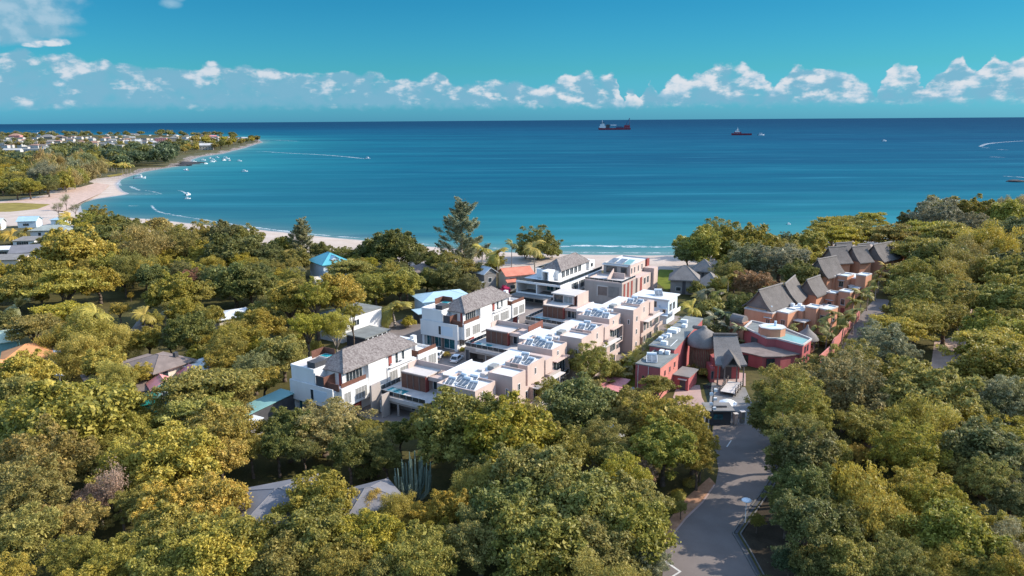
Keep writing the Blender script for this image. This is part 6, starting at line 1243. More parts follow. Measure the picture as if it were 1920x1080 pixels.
# (crown centre x, y, width in photo pixels, kind, colour)
for a in [
# ---- left middle
(97,456,46,'broad','dk',5),(176,450,100,'tier','dk'),(145,488,122,'broad','gd'),(70,518,88,'broad','ol'),(277,472,105,'feather','br'),(346,468,78,'fine','ol'),(392,476,66,'broad','yg'),(436,476,104,'broad','dk'),
(246,512,82,'feather','ol'),(125,537,112,'tier','yg'),(184,530,72,'broad','gd'),(325,556,92,'broad','ol'),(355,524,48,'fine','rd'),(440,534,98,'broad','dk'),(10,602,46,'broad','dk'),(62,614,88,'tier','ol'),(120,590,88,'tier','yg'),(224,580,36,'fine','yg'),
(170,640,104,'feather','gd'),(112,650,72,'feather','gd'),(235,646,62,'feather','gd'),(277,637,56,'broad','yg'),(318,639,42,'fine','gy'),(352,630,86,'broad','dk'),(392,594,56,'broad','ol'),(385,642,56,'feather','gd'),(437,632,66,'feather','gd'),(478,602,78,'broad','ol'),
(150,670,84,'feather','gd'),(192,684,66,'broad','gd'),(48,704,92,'broad','gd'),(45,742,84,'broad','ol'),(222,716,70,'feather','gd'),(268,702,46,'fine','gd'),(372,674,56,'shrub','yg'),(420,682,66,'broad','yg'),(476,690,78,'fine','gy'),(375,737,168,'tier','ol'),(455,716,72,'broad','ol'),
(150,767,116,'broad','yg'),(225,757,82,'broad','yg'),(30,545,70,'broad','ol'),(240,470,55,'fine','gd'),(200,500,60,'broad','ol'),(290,520,60,'broad','dk'),(400,520,60,'fine','dk'),(285,600,40,'fine','ol'),
(300,425,40,'shrub','br'),(240,430,46,'shrub','dk'),(205,425,50,'broad','dk'),(165,415,46,'fine','ol'),
# ---- centre left
(492,612,86,'broad','yg'),(530,664,94,'broad','ol'),(493,712,64,'broad','gd'),(588,650,36,'fine','gd'),(430,748,86,'broad','ol'),(606,806,172,'fine','br',9,None,0,.72),
(500,480,64,'broad','dk'),(515,456,36,'bare','gy'),(567,456,44,'casuarina','gy'),(602,470,42,'broad','dk'),(555,490,56,'broad','ol'),(553,513,40,'fine','gy'),(470,536,90,'broad','dk'),(655,505,76,'tier','ol'),(732,472,116,'broad','dk'),(727,517,64,'broad','yg'),(672,498,40,'broad','ol'),(690,550,56,'fine','ol'),
(806,484,36,'broad','dk'),(862,505,92,'tier','ol'),(832,522,62,'broad','dk'),(762,528,66,'broad','ol'),(670,552,40,'fine','gd'),(704,562,36,'shrub','yg'),(682,582,44,'shrub','dk'),(865,438,74,'casuarina','gy'),(880,470,44,'feather','gy'),
(1010,463,88,'fine','dk',7),(985,474,40,'shrub','dk'),(1035,474,36,'shrub','dk'),(948,544,22,'shrub','mg'),(838,665,16,'shrub','gd'),(867,656,12,'shrub','gd'),(765,606,30,'shrub','yg'),(920,505,36,'shrub','dk'),(790,470,30,'shrub','dk'),
# ---- between beige row and red lodge
(1106,684,92,'fine','ol'),(1150,695,46,'broad','ol'),(1232,724,76,'tier','ol'),(1175,757,58,'broad','yg'),(1250,792,152,'fine','yg'),(1305,692,26,'shrub','ol'),(1321,700,24,'shrub','gd'),(1085,765,150,'broad','dk'),(1030,730,60,'fine','ol'),
# ---- behind and right of the lodge
(1315,467,102,'broad','ol'),(1392,470,112,'broad','ol'),(1405,490,92,'fine','gy'),(1463,492,104,'fine','gy'),(1500,515,70,'broad','dk'),(1412,532,76,'fine','rd'),(1515,462,72,'broad','ol'),(1507,484,56,'broad','yg'),(1440,560,60,'shrub','dk'),(1380,575,50,'shrub','dk'),
(1632,413,60,'tier','yg'),(1562,427,80,'tier','ol'),(1575,446,86,'tier','yg'),(1610,440,90,'tier','ol'),(1672,446,92,'tier','ol'),(1708,420,50,'broad','dk'),(1772,404,84,'broad','ol'),(1757,422,96,'fine','gy'),(1826,406,72,'broad','ol'),(1826,428,56,'fine','gy'),(1882,395,46,'feather','br'),(1917,392,42,'feather','br'),(1895,414,82,'broad','ol'),(1893,450,92,'broad','dk'),
(1731,444,112,'tier','yg'),(1780,452,112,'tier','ol'),(1722,472,102,'tier','ol'),(1752,488,82,'broad','dk'),(1850,470,98,'feather','gd'),(1806,487,82,'feather','br'),(1802,514,92,'feather','ol'),(1880,500,62,'broad','dk'),(1897,518,92,'broad','ol'),(1900,553,96,'broad','yg'),(1882,574,96,'broad','ol'),(1773,532,76,'feather','gd'),(1805,555,62,'broad','dk'),(1780,568,82,'fine','gd'),(1722,516,82,'fine','ol'),(1690,537,56,'shrub','dk'),
(1730,560,112,'fine','ol'),(1718,602,100,'fine','ol'),(1685,617,92,'tier','yg'),(1773,598,86,'fine','ol'),(1655,658,106,'fine','gy'),(1864,622,92,'broad','yg'),(1905,617,70,'broad','ol'),(1856,657,132,'tier','yg'),(1905,660,80,'broad','yg'),(1868,697,122,'broad','ol'),(1597,706,130,'fine','ol'),(1535,712,120,'fine','ol'),(1700,730,120,'broad','ol'),(1782,748,92,'broad','yg'),(1687,752,90,'broad','dk'),(1882,752,88,'fine','gy'),
# ---- lower right
(1590,740,150,'fine','br'),(1475,735,125,'fine','ol',14),(1735,754,150,'broad','ol'),(1885,764,96,'feather','gy'),(1845,776,56,'broad','dk'),(1532,823,42,'feather','gd'),(1607,848,46,'weep','gd'),(1643,840,42,'feather','pk'),(1720,814,132,'feather','gd'),(1705,850,122,'fine','yg'),(1853,857,136,'broad','dk'),(1603,918,122,'weep','gd'),(1656,968,112,'weep','gd'),(1722,920,112,'fine','yg'),(1747,947,112,'fine','yg'),(1853,962,74,'bare','gy'),(1900,940,66,'broad','dk'),(1897,1005,76,'broad','ol'),(1797,1012,142,'broad','yg'),(1885,1047,102,'feather','gy'),(1510,975,110,'broad','dk',12),(1478,935,80,'fine','dk',8),(1505,905,95,'broad','dk',10),(1592,1060,104,'broad','ol'),(1680,1055,110,'fine','ol'),(1495,822,116,'fine','ol',14),(1458,785,110,'broad','dk',9),(1496,772,120,'fine','ol',14),(1506,842,110,'broad','dk',13),(1300,828,88,'fine','yg'),(1314,856,56,'fine','ol'),(1545,850,84,'broad','ol'),(1478,868,84,'fine','dk',9),(1525,928,76,'broad','bl'),(1560,985,100,'broad','dk'),(1620,800,100,'fine','ol'),(1575,1010,80,'broad','dk'),(1850,905,90,'fine','ol'),(1785,870,80,'fine','ol'),(1480,1050,60,'broad','bl'),(1530,1060,80,'broad','dk'),(1810,800,80,'feather','yg'),(1760,1065,100,'feather','gd'),(1830,1060,90,'fine','ol'),
# ---- left of the road
(1245,842,122,'broad','ol'),(1308,866,62,'fine','yg'),(1205,886,58,'fine','pk'),(1180,946,132,'broad','ol'),(1180,1002,162,'broad','yg'),(1215,1052,84,'fine','gy'),(1150,860,80,'broad','dk'),(1256,945,36,'tuft','yg'),(1238,968,32,'tuft','yg'),(1272,925,28,'tuft','yg'),(1292,903,24,'tuft','gd'),
# ---- bottom centre
(865,812,190,'broad','ol'),(800,800,90,'fine','ol'),(990,808,120,'fine','ol'),(945,835,190,'broad','yg'),(1005,905,190,'broad','ol'),(1080,965,200,'broad','ol'),(955,965,170,'broad','dk'),(1010,1030,200,'broad','ol'),(1120,1040,150,'broad','ol'),(905,885,95,'broad','dk'),(900,1020,150,'fine','ol'),(850,955,84,'broad','gd'),(800,965,70,'fine','gd'),(745,962,80,'feather','gd'),(695,945,60,'feather','gd'),(785,1052,152,'fine','ol'),(697,1012,124,'broad','yg'),(590,1012,152,'broad','ol'),(598,940,126,'broad','yg'),(604,888,40,'fine','yg'),(595,856,15,'shrub','gd'),(540,806,92,'broad','dk'),(412,857,98,'broad','gd'),(392,950,132,'broad','gd'),(425,1028,150,'broad','yg'),(640,1060,120,'fine','ol'),(725,862,60,'broad','dk'),(520,836,70,'broad','dk'),(655,848,80,'broad','dk'),(705,835,70,'fine','dk'),(470,838,70,'fine','ol'),(750,812,60,'broad','dk'),(690,884,50,'shrub','dk'),(570,845,60,'fine','dk'),(640,815,60,'broad','dk'),(680,850,60,'broad','dk'),(1060,850,110,'broad','ol'),(520,1060,120,'broad','ol'),
# ---- bottom left
(142,793,192,'broad','yg'),(48,793,112,'broad','ol'),(370,772,130,'tier','ol'),(410,812,132,'broad','ol'),(330,868,152,'broad','gd'),(80,873,164,'fine','br'),(50,937,134,'fine','br'),(30,1012,134,'fine','ol'),(250,865,70,'feather','br'),(222,912,110,'bare','pk',14,None,1),(268,955,50,'feather','pk'),(185,935,66,'feather','pk'),(315,962,122,'broad','gd'),(330,1002,132,'broad','ol'),(410,1052,152,'broad','gd'),(220,1052,112,'fine','yg'),(135,1047,92,'fine','ol'),(160,870,80,'fine','ol'),(150,975,90,'fine','br'),(240,810,90,'broad','ol'),(310,1065,120,'broad','ol'),(20,850,70,'fine','ol'),(100,975,70,'fine','br'),(270,1020,90,'fine','ol'),
]: tree(*a)
# palms
for cx,cy,wd,sp,col,h in [(33,576,50,'date','gy',5),(179,588,60,'palm','yg',11),(270,590,52,'palm','gd',8),(307,588,30,'palm','gy',6),(98,733,62,'palm','gd',9),(140,726,58,'palm','gd',10),(735,580,92,'palm','gd',5),(905,468,50,'palm','yg',11),(931,476,56,'palm','yg',12),(960,457,34,'palm','dk',14),(1001,464,56,'palm','gd',13),(1297,577,52,'palm','gd',8),(1365,520,40,'palm','gd',9),(1368,552,26,'palm','gd',4),(130,408,40,'palm','gd',6),(120,415,34,'palm','yg',5),(20,442,40,'palm','gd',4),(45,434,30,'palm','gd',4),(1675,507,40,'palm','ol',6),(1660,520,34,'palm','gy',5),(1617,553,46,'palm','ol',6),(1600,565,40,'palm','ol',6),(1585,596,44,'palm','ol',7),(1560,588,40,'palm','ol',7),(1548,600,34,'palm','ol',6),(1630,545,36,'palm','ol',6),(410,470,40,'palm','ol',9),(1642,528,36,'palm','ol',6),(1570,615,36,'palm','ol',5)]:
    tree(cx,cy,wd,sp,col,h)
for cx,cy,wd,col in [(1330,548,46,'gy'),(1312,560,36,'ol'),(1350,560,34,'ol'),(1340,600,46,'gy'),(1362,617,44,'gy'),(1350,590,40,'bl'),(1375,605,34,'bl'),(1325,612,26,'gd'),(1383,640,30,'gy'),(1500,600,28,'ol'),(1440,650,22,'ol'),(1475,640,20,'ol'),(1535,640,26,'ol'),(1545,625,24,'ol')]:
    tree(cx,cy,wd,'areca',col)

for a,hh in [((545,562,88,'broad','yg'),15),((592,556,84,'fine','yg'),16),((636,552,100,'broad','gd'),16),((628,612,66,'feather','yg'),13),((575,610,70,'fine','yg'),13),((660,585,44,'fine','gd'),13)]: tree(*a,h=hh)
# palm hedge between the terrace houses and the lodge
s_=126.
while s_<192:
    for t_ in (-61.2,-58.9):
        if t_>-60 and s_>150 : continue
        p_=row(s_+rt.uniform(-.8,.8),t_+rt.uniform(-.5,.5)); place(Vector((p_.x,p_.y,1.9)),rt.uniform(1.9,2.7),rt.uniform(1.6,2.6),1,'areca',rt.choice(['ol','ol','gd','dk']))
    s_+=3.3

for a in [(300,443,50,'fine','ol'),(340,449,66,'broad','ol'),(385,447,70,'fine','ol'),(425,446,80,'broad','dk'),(462,450,70,'fine','ol'),(530,463,54,'broad','ol'),(640,478,50,'fine','dk'),(690,474,50,'broad','dk'),(780,486,40,'fine','dk'),(820,492,44,'broad','dk'),(840,486,36,'fine','ol'),(250,432,50,'broad','dk'),(210,418,44,'fine','dk'),(180,405,40,'fine','ol'),(930,492,40,'fine','ol'),(1290,480,50,'broad','dk'),(1345,446,80,'fine','ol'),(1425,466,70,'broad','ol'),(1480,478,60,'fine','ol'),(1540,446,70,'tier','ol'),(1590,420,60,'tier','ol')]: tree(*a)

for a in [(695,812,66,'fine','ol'),(735,806,40,'fine','dk'),(1390,590,40,'shrub','dk'),(1375,640,30,'shrub','bl'),(1345,625,40,'shrub','dk'),(1400,570,44,'fine','dk'),(1330,580,46,'shrub','ol'),(1310,545,40,'shrub','dk'),(1350,535,46,'fine','ol'),(1540,640,26,'shrub','ol'),(1560,640,22,'shrub','dk'),(1400,655,20,'shrub','dk')]: tree(*a)
for a in [(1530,615,34,'palm','ol',4),(1553,622,36,'palm','ol',4.5),(1475,622,24,'palm','ol',3),(1490,612,24,'palm','ol',3.4),(1600,585,40,'palm','ol',6),(1648,515,40,'palm','ol',6),(1660,500,34,'palm','gd',6),(1360,590,44,'palm','bl',5),(1385,615,40,'palm','gy',5),(1330,600,36,'palm','gy',4),(1322,548,40,'palm','gy',6),(1345,552,38,'palm','ol',5),(560,470,30,'palm','ol',9),(540,476,30,'palm','gd',9),(1690,500,34,'palm','gd',7)]: tree(*a)

for a in [(702,535,76,'fine','ol',12),(748,536,70,'broad','ol',11),(800,528,60,'broad','dk',8),(846,528,76,'fine','dk',9),(884,536,48,'fine','dk',7),(660,562,50,'fine','dk',8),(690,602,44,'shrub','dk'),(716,598,36,'shrub','dk'),(640,505,50,'fine','ol',8)]: tree(*a)
# ---------------------------------------------------------------- fill the canopy between the listed trees
KEEP=[[(145,552),(215,552),(215,625),(145,625)],[(240,568),(302,568),(302,612),(240,612)],[(60,700),(175,700),(175,765),(60,765)],[(5,545),(62,545),(62,605),(5,605)],[(535,700),(640,640),(780,590),(785,543),(958,470),(1240,470),(1282,545),(1220,640),(1195,690),(1060,700),(940,745),(725,800),(700,800),(690,745),(540,745)],
[(1190,700),(1280,598),(1400,590),(1400,530),(1520,450),(1695,450),(1695,520),(1610,600),(1575,690),(1520,690),(1420,700),(1400,800),(1330,830),(1265,740)],
[(1240,1080),(1250,1010),(1345,905),(1338,800),(1400,790),(1440,830),(1440,890),(1400,970),(1380,1000),(1420,1080)],
[(1555,695),(1575,670),(1640,570),(1655,570),(1612,695)],[(1750,600),(1815,590),(1812,700),(1750,698)],
[(245,655),(380,655),(380,730),(300,765),(245,765)],[(405,570),(472,570),(472,602),(405,602)],[(578,468),(652,468),(652,530),(578,530)],[(770,486),(834,486),(834,512),(770,512)],[(888,495),(995,495),(995,548),(888,548)],[(760,543),(870,543),(870,600),(760,600)],[(596,584),(800,584),(800,645),(596,645)],
[(455,872),(605,872),(605,990),(455,990)],[(640,888),(740,888),(740,945),(640,945)],[(735,828),(825,828),(825,950),(735,950)],[(0,405),(128,405),(128,488),(0,488)],[(0,612),(108,612),(108,700),(0,700)],[(152,695),(222,695),(222,730),(152,730)],[(250,596),(280,596),(280,628),(250,628)],[(452,728),(542,728),(542,790),(452,790)],[(1262,488),(1335,488),(1335,555),(1262,555)],[(200,400),(300,405),(480,430),(680,455),(1270,480),(1270,505),(1100,505),(840,480),(600,462),(330,445),(230,420)]]
def hit(x,y,r):
    for poly in KEEP:
        ins=False; n=len(poly)
        for i in range(n):
            (ax,ay),(bx,by)=poly[i],poly[(i+1)%n]
            if (ay>y)!=(by>y) and x<(bx-ax)*(y-ay)/(by-ay)+ax: ins=not ins
            t=max(0,min(1,((x-ax)*(bx-ax)+(y-ay)*(by-ay))/((bx-ax)**2+(by-ay)**2+1e-9)))
            if math.hypot(x-ax-t*(bx-ax),y-ay-t*(by-ay))<r: return True
        if ins: return True
    return False
PAVED=[[(88,-112),(88,-97),(97,-97),(97,-46),(196,-46),(196,-84),(226,-84),(226,-118),(186,-128),(140,-136)]]
def in_st(x,y):
    s=x*Dv.x+y*Dv.y; t=x*Pv.x+y*Pv.y; ins=False; poly=PAVED[0]; n=len(poly)
    for i in range(n):
        (ax,ay),(bx,by)=poly[i],poly[(i+1)%n]
        if (ay>t)!=(by>t) and s<(bx-ax)*(t-ay)/(by-ay)+ax: ins=not ins
    return ins
BLD=[(o.location.x,o.location.y) for o in bpy.data.objects if o.parent is None and o.get('category') in ('house','building','shed','apartment house','villa','carport','canopy','greenhouse','awning','hut','kiosk','tower','gatehouse')]
rf=random.Random(21); cand=[]
y=66.
while y<300:
    st_=5.0+y*.012; x=-.78*y-18
    while x<.78*y+22:
        cand.append((x+rf.uniform(-.4,.4)*st_,y+rf.uniform(-.4,.4)*st_)); x+=st_
    y+=st_*.9
for y0 in range(300,360,9):
    for x0 in range(60,330,9): cand.append((x0+rf.uniform(-4,4),y0+rf.uniform(-4,4)))
    for x0 in range(-290,-150,9): cand.append((x0+rf.uniform(-4,4),y0+rf.uniform(-4,4)))
rf.shuffle(cand); SDc=sdist(np.array([c[0] for c in cand]),np.array([c[1] for c in cand])); NF=0
for (x,y),sd_c in zip(cand,SDc):
    if sd_c<(26 if x<60 else 12) or in_st(x,y): continue
    if any((x-a)**2+(y-b)**2<49 for a,b in BLD): continue
    R=rf.uniform(3.2,5.6); d2=min(((x-t['p'].x)**2+(y-t['p'].y)**2)**.5/(.5*(R+t['R'])) for t in TREES)
    if d2<1.05: continue
    ok=False; hv=rf.uniform(.88,1.25)
    for k in (1.,.75,.5,.34):
        r=R*k; h=(1.05*r+3.2*min(1,r/3))*hv; Z=h-.65*r; px,py=proj(x,y,Z); rp=r*F/math.hypot(math.hypot(x,y),H-Z)
        gx,gy=proj(x,y,0.5)
        if not hit(px,py,rp*1.02) and not hit(gx,gy,rp*.6): ok=True; break
    if not ok or px<-45 or px>1965 or py>1130: continue
    # colours follow the photograph's zones: golden on the left, deeper greens right of the road
    r_=rf.random()
    if px<330: col=rf.choice(['yg','gd','yg','ol','gd'])
    elif px<720: col=rf.choice(['ol','yg','ol','dk','yg'])
    elif px<1300: col=rf.choice(['ol','dk','ol','yg'])
    else: col=rf.choice(['ol','yg','ol','dk','gy','ol','yg'])
    sp=rf.choice(['broad','fine','fine','fine','tier' if px>1450 else 'feather'] if k>.4 else ['shrub','fine'])
    place(Vector((x,y,Z)),r,Z,.95,sp,col); NF+=1
print('FILL',NF)
# ---------------------------------------------------------------- far headland: trees and houses
def ptin(poly,x,y):
    ins=False; n=len(poly)
    for i in range(n):
        (ax,ay),(bx,by)=poly[i],poly[(i+1)%n]
        if (ay>y)!=(by>y) and x<(bx-ax)*(y-ay)/(by-ay)+ax: ins=not ins
    return ins
def scatter(poly,n,rlo,rhi,sps,cols,label,group,mind=.9,hk=1.0,vz=.95,stuff=False):
    xs=[p[0] for p in poly]; ys=[p[1] for p in poly]; got=[]; tries=0
    while len(got)<n and tries<n*30:
        tries+=1; px=rf.uniform(min(xs),max(xs)); py=rf.uniform(min(ys),max(ys))
        if not ptin(poly,px,py): continue
        R=rf.uniform(rlo,rhi); g_=at(px,py,0)
        if any((g_.x-a)**2+(g_.y-b)**2<((R+r)*mind*.5)**2 for a,b,r in got): continue
        if sdist(np.array([g_.x]),np.array([g_.y]))[0]<R*.4+3: continue
        if any(abs(px-a)<b and -2<py-c<d for a,b,c,d in HCLEAR): continue
        sp=rf.choice(sps); col=rf.choice(cols)
        Z=(.75*R+2)*hk; got.append((g_.x,g_.y,R))
        if stuff: WOOD.append((g_.x,g_.y,Z,R,vz,col,rf.random()))
        else: place(Vector((g_.x,g_.y,Z)),R,Z,vz,sp,col,label,None,group)
HCLEAR=[]; WOOD=[]
def fhouse(px,py,w,l,h,rz,roof,rh,wall,rmat,label,group='houses scattered over the far headland',wins=True,name='headland_house'):
    p=at(px,py,0); e=empty(name,p,rz,label,'house',group); b=MB(); b.box(-w/2,w/2,-l/2,l/2,0,h); b.build('wall',wall,e)
    if roof=='hip': hip_roof('roof',rmat,e,-w/2,w/2,-l/2,l/2,h+.2,rh,.6)
    elif roof=='gable': gable_roof('roof',rmat,e,-w/2,w/2,-l/2,l/2,h+.2,rh,.6,.2,'x',wall)
    else: box('roof',rmat,e,-w/2-.4,w/2+.4,-l/2-.4,l/2+.4,h,h+.5)
    if wins:
        q=MB(); k=max(2,int(w/5)); fl=max(1,int(h/3.3))
        for f in range(fl):
            for i in range(k): x=-w/2+(i+.5)*w/k; q.box(x-.8,x+.8,-l/2-.06,-l/2+.02,f*3.3+1.,f*3.3+2.6)
        q.build('window_band',M_glass,e)
    HCLEAR.append((px,w*.35*F/p.length if False else w*.55*F/p.length,py,5)); return e
HW=[M_farwhite,M_farcream,M_farwhite,M_pale]; HR=[('salmon',M_farroof),('grey',M_fargrey),('white',M_farwhite),('brown',M_brownroof),('pale',M_fargrey)]
# larger blocks that can be told apart
for a in [(165,283,34,14,10,.1,'flat',0,M_farwhite,M_farwhite,'large white flat-roofed apartment block, leftmost above the dark shore trees'),(212,282,26,14,10,.1,'flat',0,M_blueish,M_fargrey,'pale blue-white apartment block second from left above the dark shore trees'),(226,282,14,14,10,.1,'flat',0,M_farcream,M_farwhite,'cream end block touching the pale blue apartment block on the headland'),(252,282,26,14,9,.2,'flat',0,M_farwhite,M_conc,'grey-roofed white apartment block in the middle of the shore row'),(275,282,30,14,9,.2,'flat',0,M_farwhite,M_farwhite,'long white apartment block right of the grey-roofed one on the headland'),(292,279,18,14,9,.2,'flat',0,M_farcream,M_farwhite,'small cream apartment block ending the shore row on the right'),(303,267,30,16,12,.25,'flat',0,M_pink,M_farwhite,'pink-sided half of the big hotel block on the headland'),(324,266,34,16,12,.25,'flat',0,M_farcream,M_farwhite,'cream half of the big hotel block on the headland'),(388,281,26,16,9,.3,'gable',4,M_farcream,M_farwhite,'cream villa standing on the rocky shore of the headland'),(400,259,22,12,6,.1,'gable',4,M_farwhite,M_pink,'white house with pinkish roof near the headland top'),(459,263,16,10,6,.2,'gable',3,M_farcream,M_farwhite,'pale house closest to the headland tip'),(30,258,40,30,8,.2,'hip',8,M_pink,M_farroof,'big salmon-roofed house at the far left of the headland'),(90,260,44,30,6,.1,'hip',9,M_conc,M_conc,'big grey hip-roofed hall in the headland town'),(112,259,30,24,6,.1,'hip',6,M_brownroof,M_brownroof,'brown-roofed hall right of the grey hip-roofed hall'),(60,284,40,12,5,.0,'flat',0,M_farwhite,M_farwhite,'long white shed row above the dry headland field'),(25,285,34,10,4,.0,'gable',3,M_farwhite,M_farwhite,'white gabled shed left of the long white row above the dry field'),(84,284,16,10,5,0,'flat',0,M_farcream,M_farwhite,'short cream shed right of the long white row above the dry field'),(66,251,30,14,6,0,'flat',0,M_farwhite,M_farwhite,'white building near the horizon in front of the far wake')]:
    fhouse(*a)
n=0; tries=0
SHAPES=[[(0,258),(110,256),(240,258),(330,262),(345,272),(300,274),(240,273),(150,276),(90,281),(0,280)],[(100,249),(300,251),(440,258),(470,262),(440,270),(380,276),(340,268),(200,258)]]
while n<125 and tries<4000:
    tries+=1; poly=SHAPES[0] if n<92 else SHAPES[1]; px=rf.uniform(0,475); py=rf.uniform(248,284)
    if not ptin(poly,px,py) or any(abs(px-a)<b*1.2 and abs(py-c)<3.5 for a,b,c,d in HCLEAR): continue
    g_=at(px,py,0)
    if sdist(np.array([g_.x]),np.array([g_.y]))[0]<18: continue
    nm,rm=rf.choice(HR); ty=rf.choice(['hip','flat','gable','flat']); w=rf.uniform(11,24)
    fhouse(px,py,w,rf.uniform(9,14),rf.choice([3.4,4,6.6,6.6]),rf.uniform(-.5,.5),ty,rf.uniform(2.4,4.),rf.choice(HW),rm,'small %s-roofed house among many similar ones in the headland town'%nm,'%s-roofed houses in the headland town'%nm,wins=False); n+=1
HT='headland trees far across the bay'
def HL(c): return c+' tree in the far headland canopy, one of many alike'
scatter([(0,249),(120,247),(250,248),(330,250),(440,256),(480,262),(440,264),(300,256),(0,257)],80,7,13,['far','fartier'],['ol','dk','gy'],HL('small distant'),HT,stuff=True)
scatter([(0,257),(110,256),(340,262),(460,262),(440,272),(380,284),(340,284),(300,276),(150,279),(60,280),(0,280)],90,5,9,['far','farfeather'],['ol','br','dk','gy'],HL('low green'),'trees between the headland houses',stuff=True)
scatter([(85,300),(110,287),(175,286),(255,287),(320,284),(332,296),(325,310),(260,316),(235,322),(210,316),(120,312)],80,8,13,['far','casuarina','farfeather'],['bl','dk','bl'],HL('deep bluish green'),'dark trees along the headland shore',stuff=True)
scatter([(70,330),(80,312),(130,310),(180,314),(196,322),(190,338),(160,352),(120,362),(80,360)],48,7,12,['feather','farfeather'],['br','ol','br','gy'],HL('brownish feathery'),'brown feathery trees above the river mouth',vz=1.3)
scatter([(-20,312),(80,318),(75,352),(100,372),(60,376),(-20,378)],60,6,10,['broad','fine','far'],['ol','yg','dk','ol'],HL('olive rounded'),'green trees left of the river mouth')
scatter([(-10,299),(90,300),(120,306),(80,316),(-10,314)],34,6,10,['far'],['dk','ol','bl'],HL('dark low'),'low trees below the dry headland field',stuff=True)
scatter([(330,288),(352,288),(352,276),(330,274)],8,8,12,['far'],['dk','bl'],HL('dark green clump'),'dark clump on the rocky shore'); scatter([(355,274),(396,272),(396,262),(355,264)],14,8,12,['far','farfeather'],['gd','br'],HL('golden brown'),'golden trees behind the rocky shore')
scatter([(400,282),(425,278),(440,275),(485,266),(483,262),(440,262),(400,268)],26,7,11,['far'],['dk','ol','yg'],HL('shore-side green'),'trees near the headland tip'); scatter([(340,290),(375,284),(372,276),(345,280)],10,6,9,['far','farfeather'],['ol','gd'],HL('pale green shore'),'pale trees on the rocky shore')
scatter([(300,252),(334,252),(334,256),(300,256)],5,14,18,['far'],['dk','gy'],'tall dark tree rising above the headland skyline','tall skyline trees on the headland')
# the wooded headland reads as one mass at this distance
def wood():
    f=Fol(77); V=[];A=[];T=[]
    for x,y,Z,R,vz,col,q in WOOD:
        f.V=[];f.A=[]; k0=f.r
        for c in dome_centres(f.r,9,-.35,.8,.5,.8): f.clump(c,.42,44,.13,.75,.4,.6)
        f.clump(np.zeros(3),.6,60,.16,.7,.3,.6,low=-.9)
        v=np.concatenate(f.V).reshape(-1,3)*np.array([R,R,R*vz])+np.array([x,y,Z]); V.append(v); A.append(np.concatenate(f.A)); T.append(np.tile(np.array(LC[col])*1.6*(.85+.3*q),(len(v),1)))
    v=np.concatenate(V); m=M_leaf.copy(); m.name='far_wood_foliage'; nt=m.node_tree
    oi=[n for n in nt.nodes if n.type=='OBJECT_INFO'][0]; at2=nt.nodes.new('ShaderNodeAttribute'); at2.attribute_name='tree_colour'
    for l in list(oi.outputs['Color'].links): s_=l.to_socket; nt.links.remove(l); nt.links.new(at2.outputs['Color'],s_)
    o=mesh_np('headland_wood',v,np.arange(len(v)).reshape(-1,4),m,{'leaf_age':np.concatenate(A)}); ca=o.data.attributes.new('tree_colour','FLOAT_VECTOR','POINT'); ca.data.foreach_set('vector',np.concatenate(T).astype(np.float32).ravel())
    tag(o,'distant green woodland between the houses of the far headland','wood',None,'stuff')
wood()
for k in range(9): tree(203+k*5.2+rf.uniform(-1,1),309+rf.uniform(-3,2),16,'palm','gd' if k not in(0,8) else 'ol',9,'golden palm in the row beside the river mouth beach',group='golden palms by the river mouth')
tree(40,297,20,'palm','dk',18,'tall dark palm standing alone beside the dry headland field'); tree(122,372,34,'bare','gy',None,'thin bare grey tree standing alone on the river mouth sand'); tree(108,388,30,'bare','gy',None,'low bare grey shrub tree left of the lone one on the sand'); tree(140,390,28,'bare','gy',None,'low bare grey shrub tree right of the lone one on the sand')
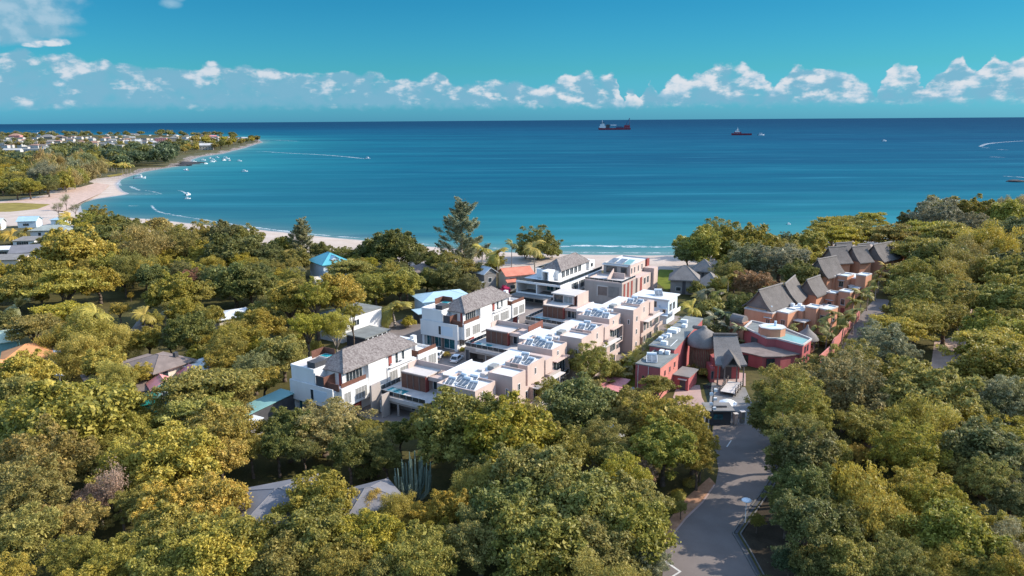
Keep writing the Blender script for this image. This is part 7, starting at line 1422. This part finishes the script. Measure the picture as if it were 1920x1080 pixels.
# ================================================================ TREE LABELS
LM=[('the candelabra cactus',775,944),('the large metal-roofed house',540,930),('the small metal-roofed house',695,925),('the modern cream villa',300,700),('the pink cottages',330,725),('the orange hip-roofed house',70,670),('the greenhouse',8,650),('the conical thatch hut',263,622),('the white-roofed hall',437,600),('the turquoise-roofed villa',612,520),('the brown-roofed bungalow',805,512),('the coral-roofed cottage',960,535),('the blue-roofed house',820,590),('the flat white block',650,630),('the nearest white villa',640,760),('the middle white villa',870,650),('the beachside white villa',1040,560),('the teal canopy',497,765),('the nearest terrace house',940,760),('the blue cube house',1240,610),('the lean-to shed',1168,735),('the white van',1160,818),('the crimson wing',1230,720),('the thatched entrance',1360,700),('the gatehouse',1350,805),('the kerbside lamp',1397,980),('the road bend',1330,960),('the thatched grey houses',1298,545),('the nearest orange apartments',1450,640),('the farthest orange apartments',1640,520),('the pink wall',1575,660),('the sandy clearing',1785,665),('the white bent post',1890,812),('the brown dead tree',222,1020),('the utility pole',121,768),('the grey gabled bungalow',40,480),('the sage-roofed villa',85,442),('the headland river mouth',120,400),('the tall casuarina',865,480),('the bottom right corner',1880,1080),('the bottom left corner',30,1080),('the bottom edge centre',900,1080),('the right edge treetops',1900,470),('the coastal trees',1770,450),('the round beach trees',1380,520),('the silver parked car',1606,655),('the twiggy bush',1853,990),('the narrow brown shed',190,725),('the two pale poles',490,566),('the golden date palm',33,600)]
LMW=[(n_,at(min(1980,max(-60,a)),b,0)) for n_,a,b in LM]
ORD=['nearest','second','third','fourth','fifth','sixth','seventh','eighth','ninth','tenth','eleventh','twelfth','thirteenth','fourteenth','fifteenth','sixteenth']
groups={}; 
for t in TREES:
    o=t['o']
    if t['label']: tag(o,t['label'],None,t['group']); continue
    best=min(LMW,key=lambda q:(q[1]-t['p']).length); d=t['p']-best[1]; 
    if best[0]=='the bottom edge centre' or 'corner' in best[0]: dr='near'
    else: dr=('right of' if d.x>0 else 'left of') if abs(d.x)>abs(d.y)*.8 else ('behind' if d.y>0 else 'in front of')
    sz='large' if t['R']>6.2 else ('small' if t['R']<3.2 and t['sp'] not in ('shrub','tuft') else '')
    key=' '.join(q for q in (sz,CN[t['col']],SN[t['sp']],dr,best[0]) if q); groups.setdefault(key,[]).append((d.length,t))
for key,l in groups.items():
    l.sort(key=lambda q:q[0])
    for i,(d_,t) in enumerate(l):
        t['o']['label']=key if len(l)==1 else key+(', nearest it' if i==0 else ', %s out'%ORD[i] if i<len(l)-1 or i<2 else ', farthest out')
        t['o']['group']={'tree':'trees in the canopy','palm tree':'palms between the houses','bush':'bushes','plant':'grass tufts'}[t['o']['category']]
print('TREES',len(TREES),'objs',len(bpy.data.objects),'maxcol',max(len(l) for l in groups.values()))

from collections import Counter
print(Counter(o.name.split('.')[0] for o in bpy.data.objects if o.parent is None).most_common(12))
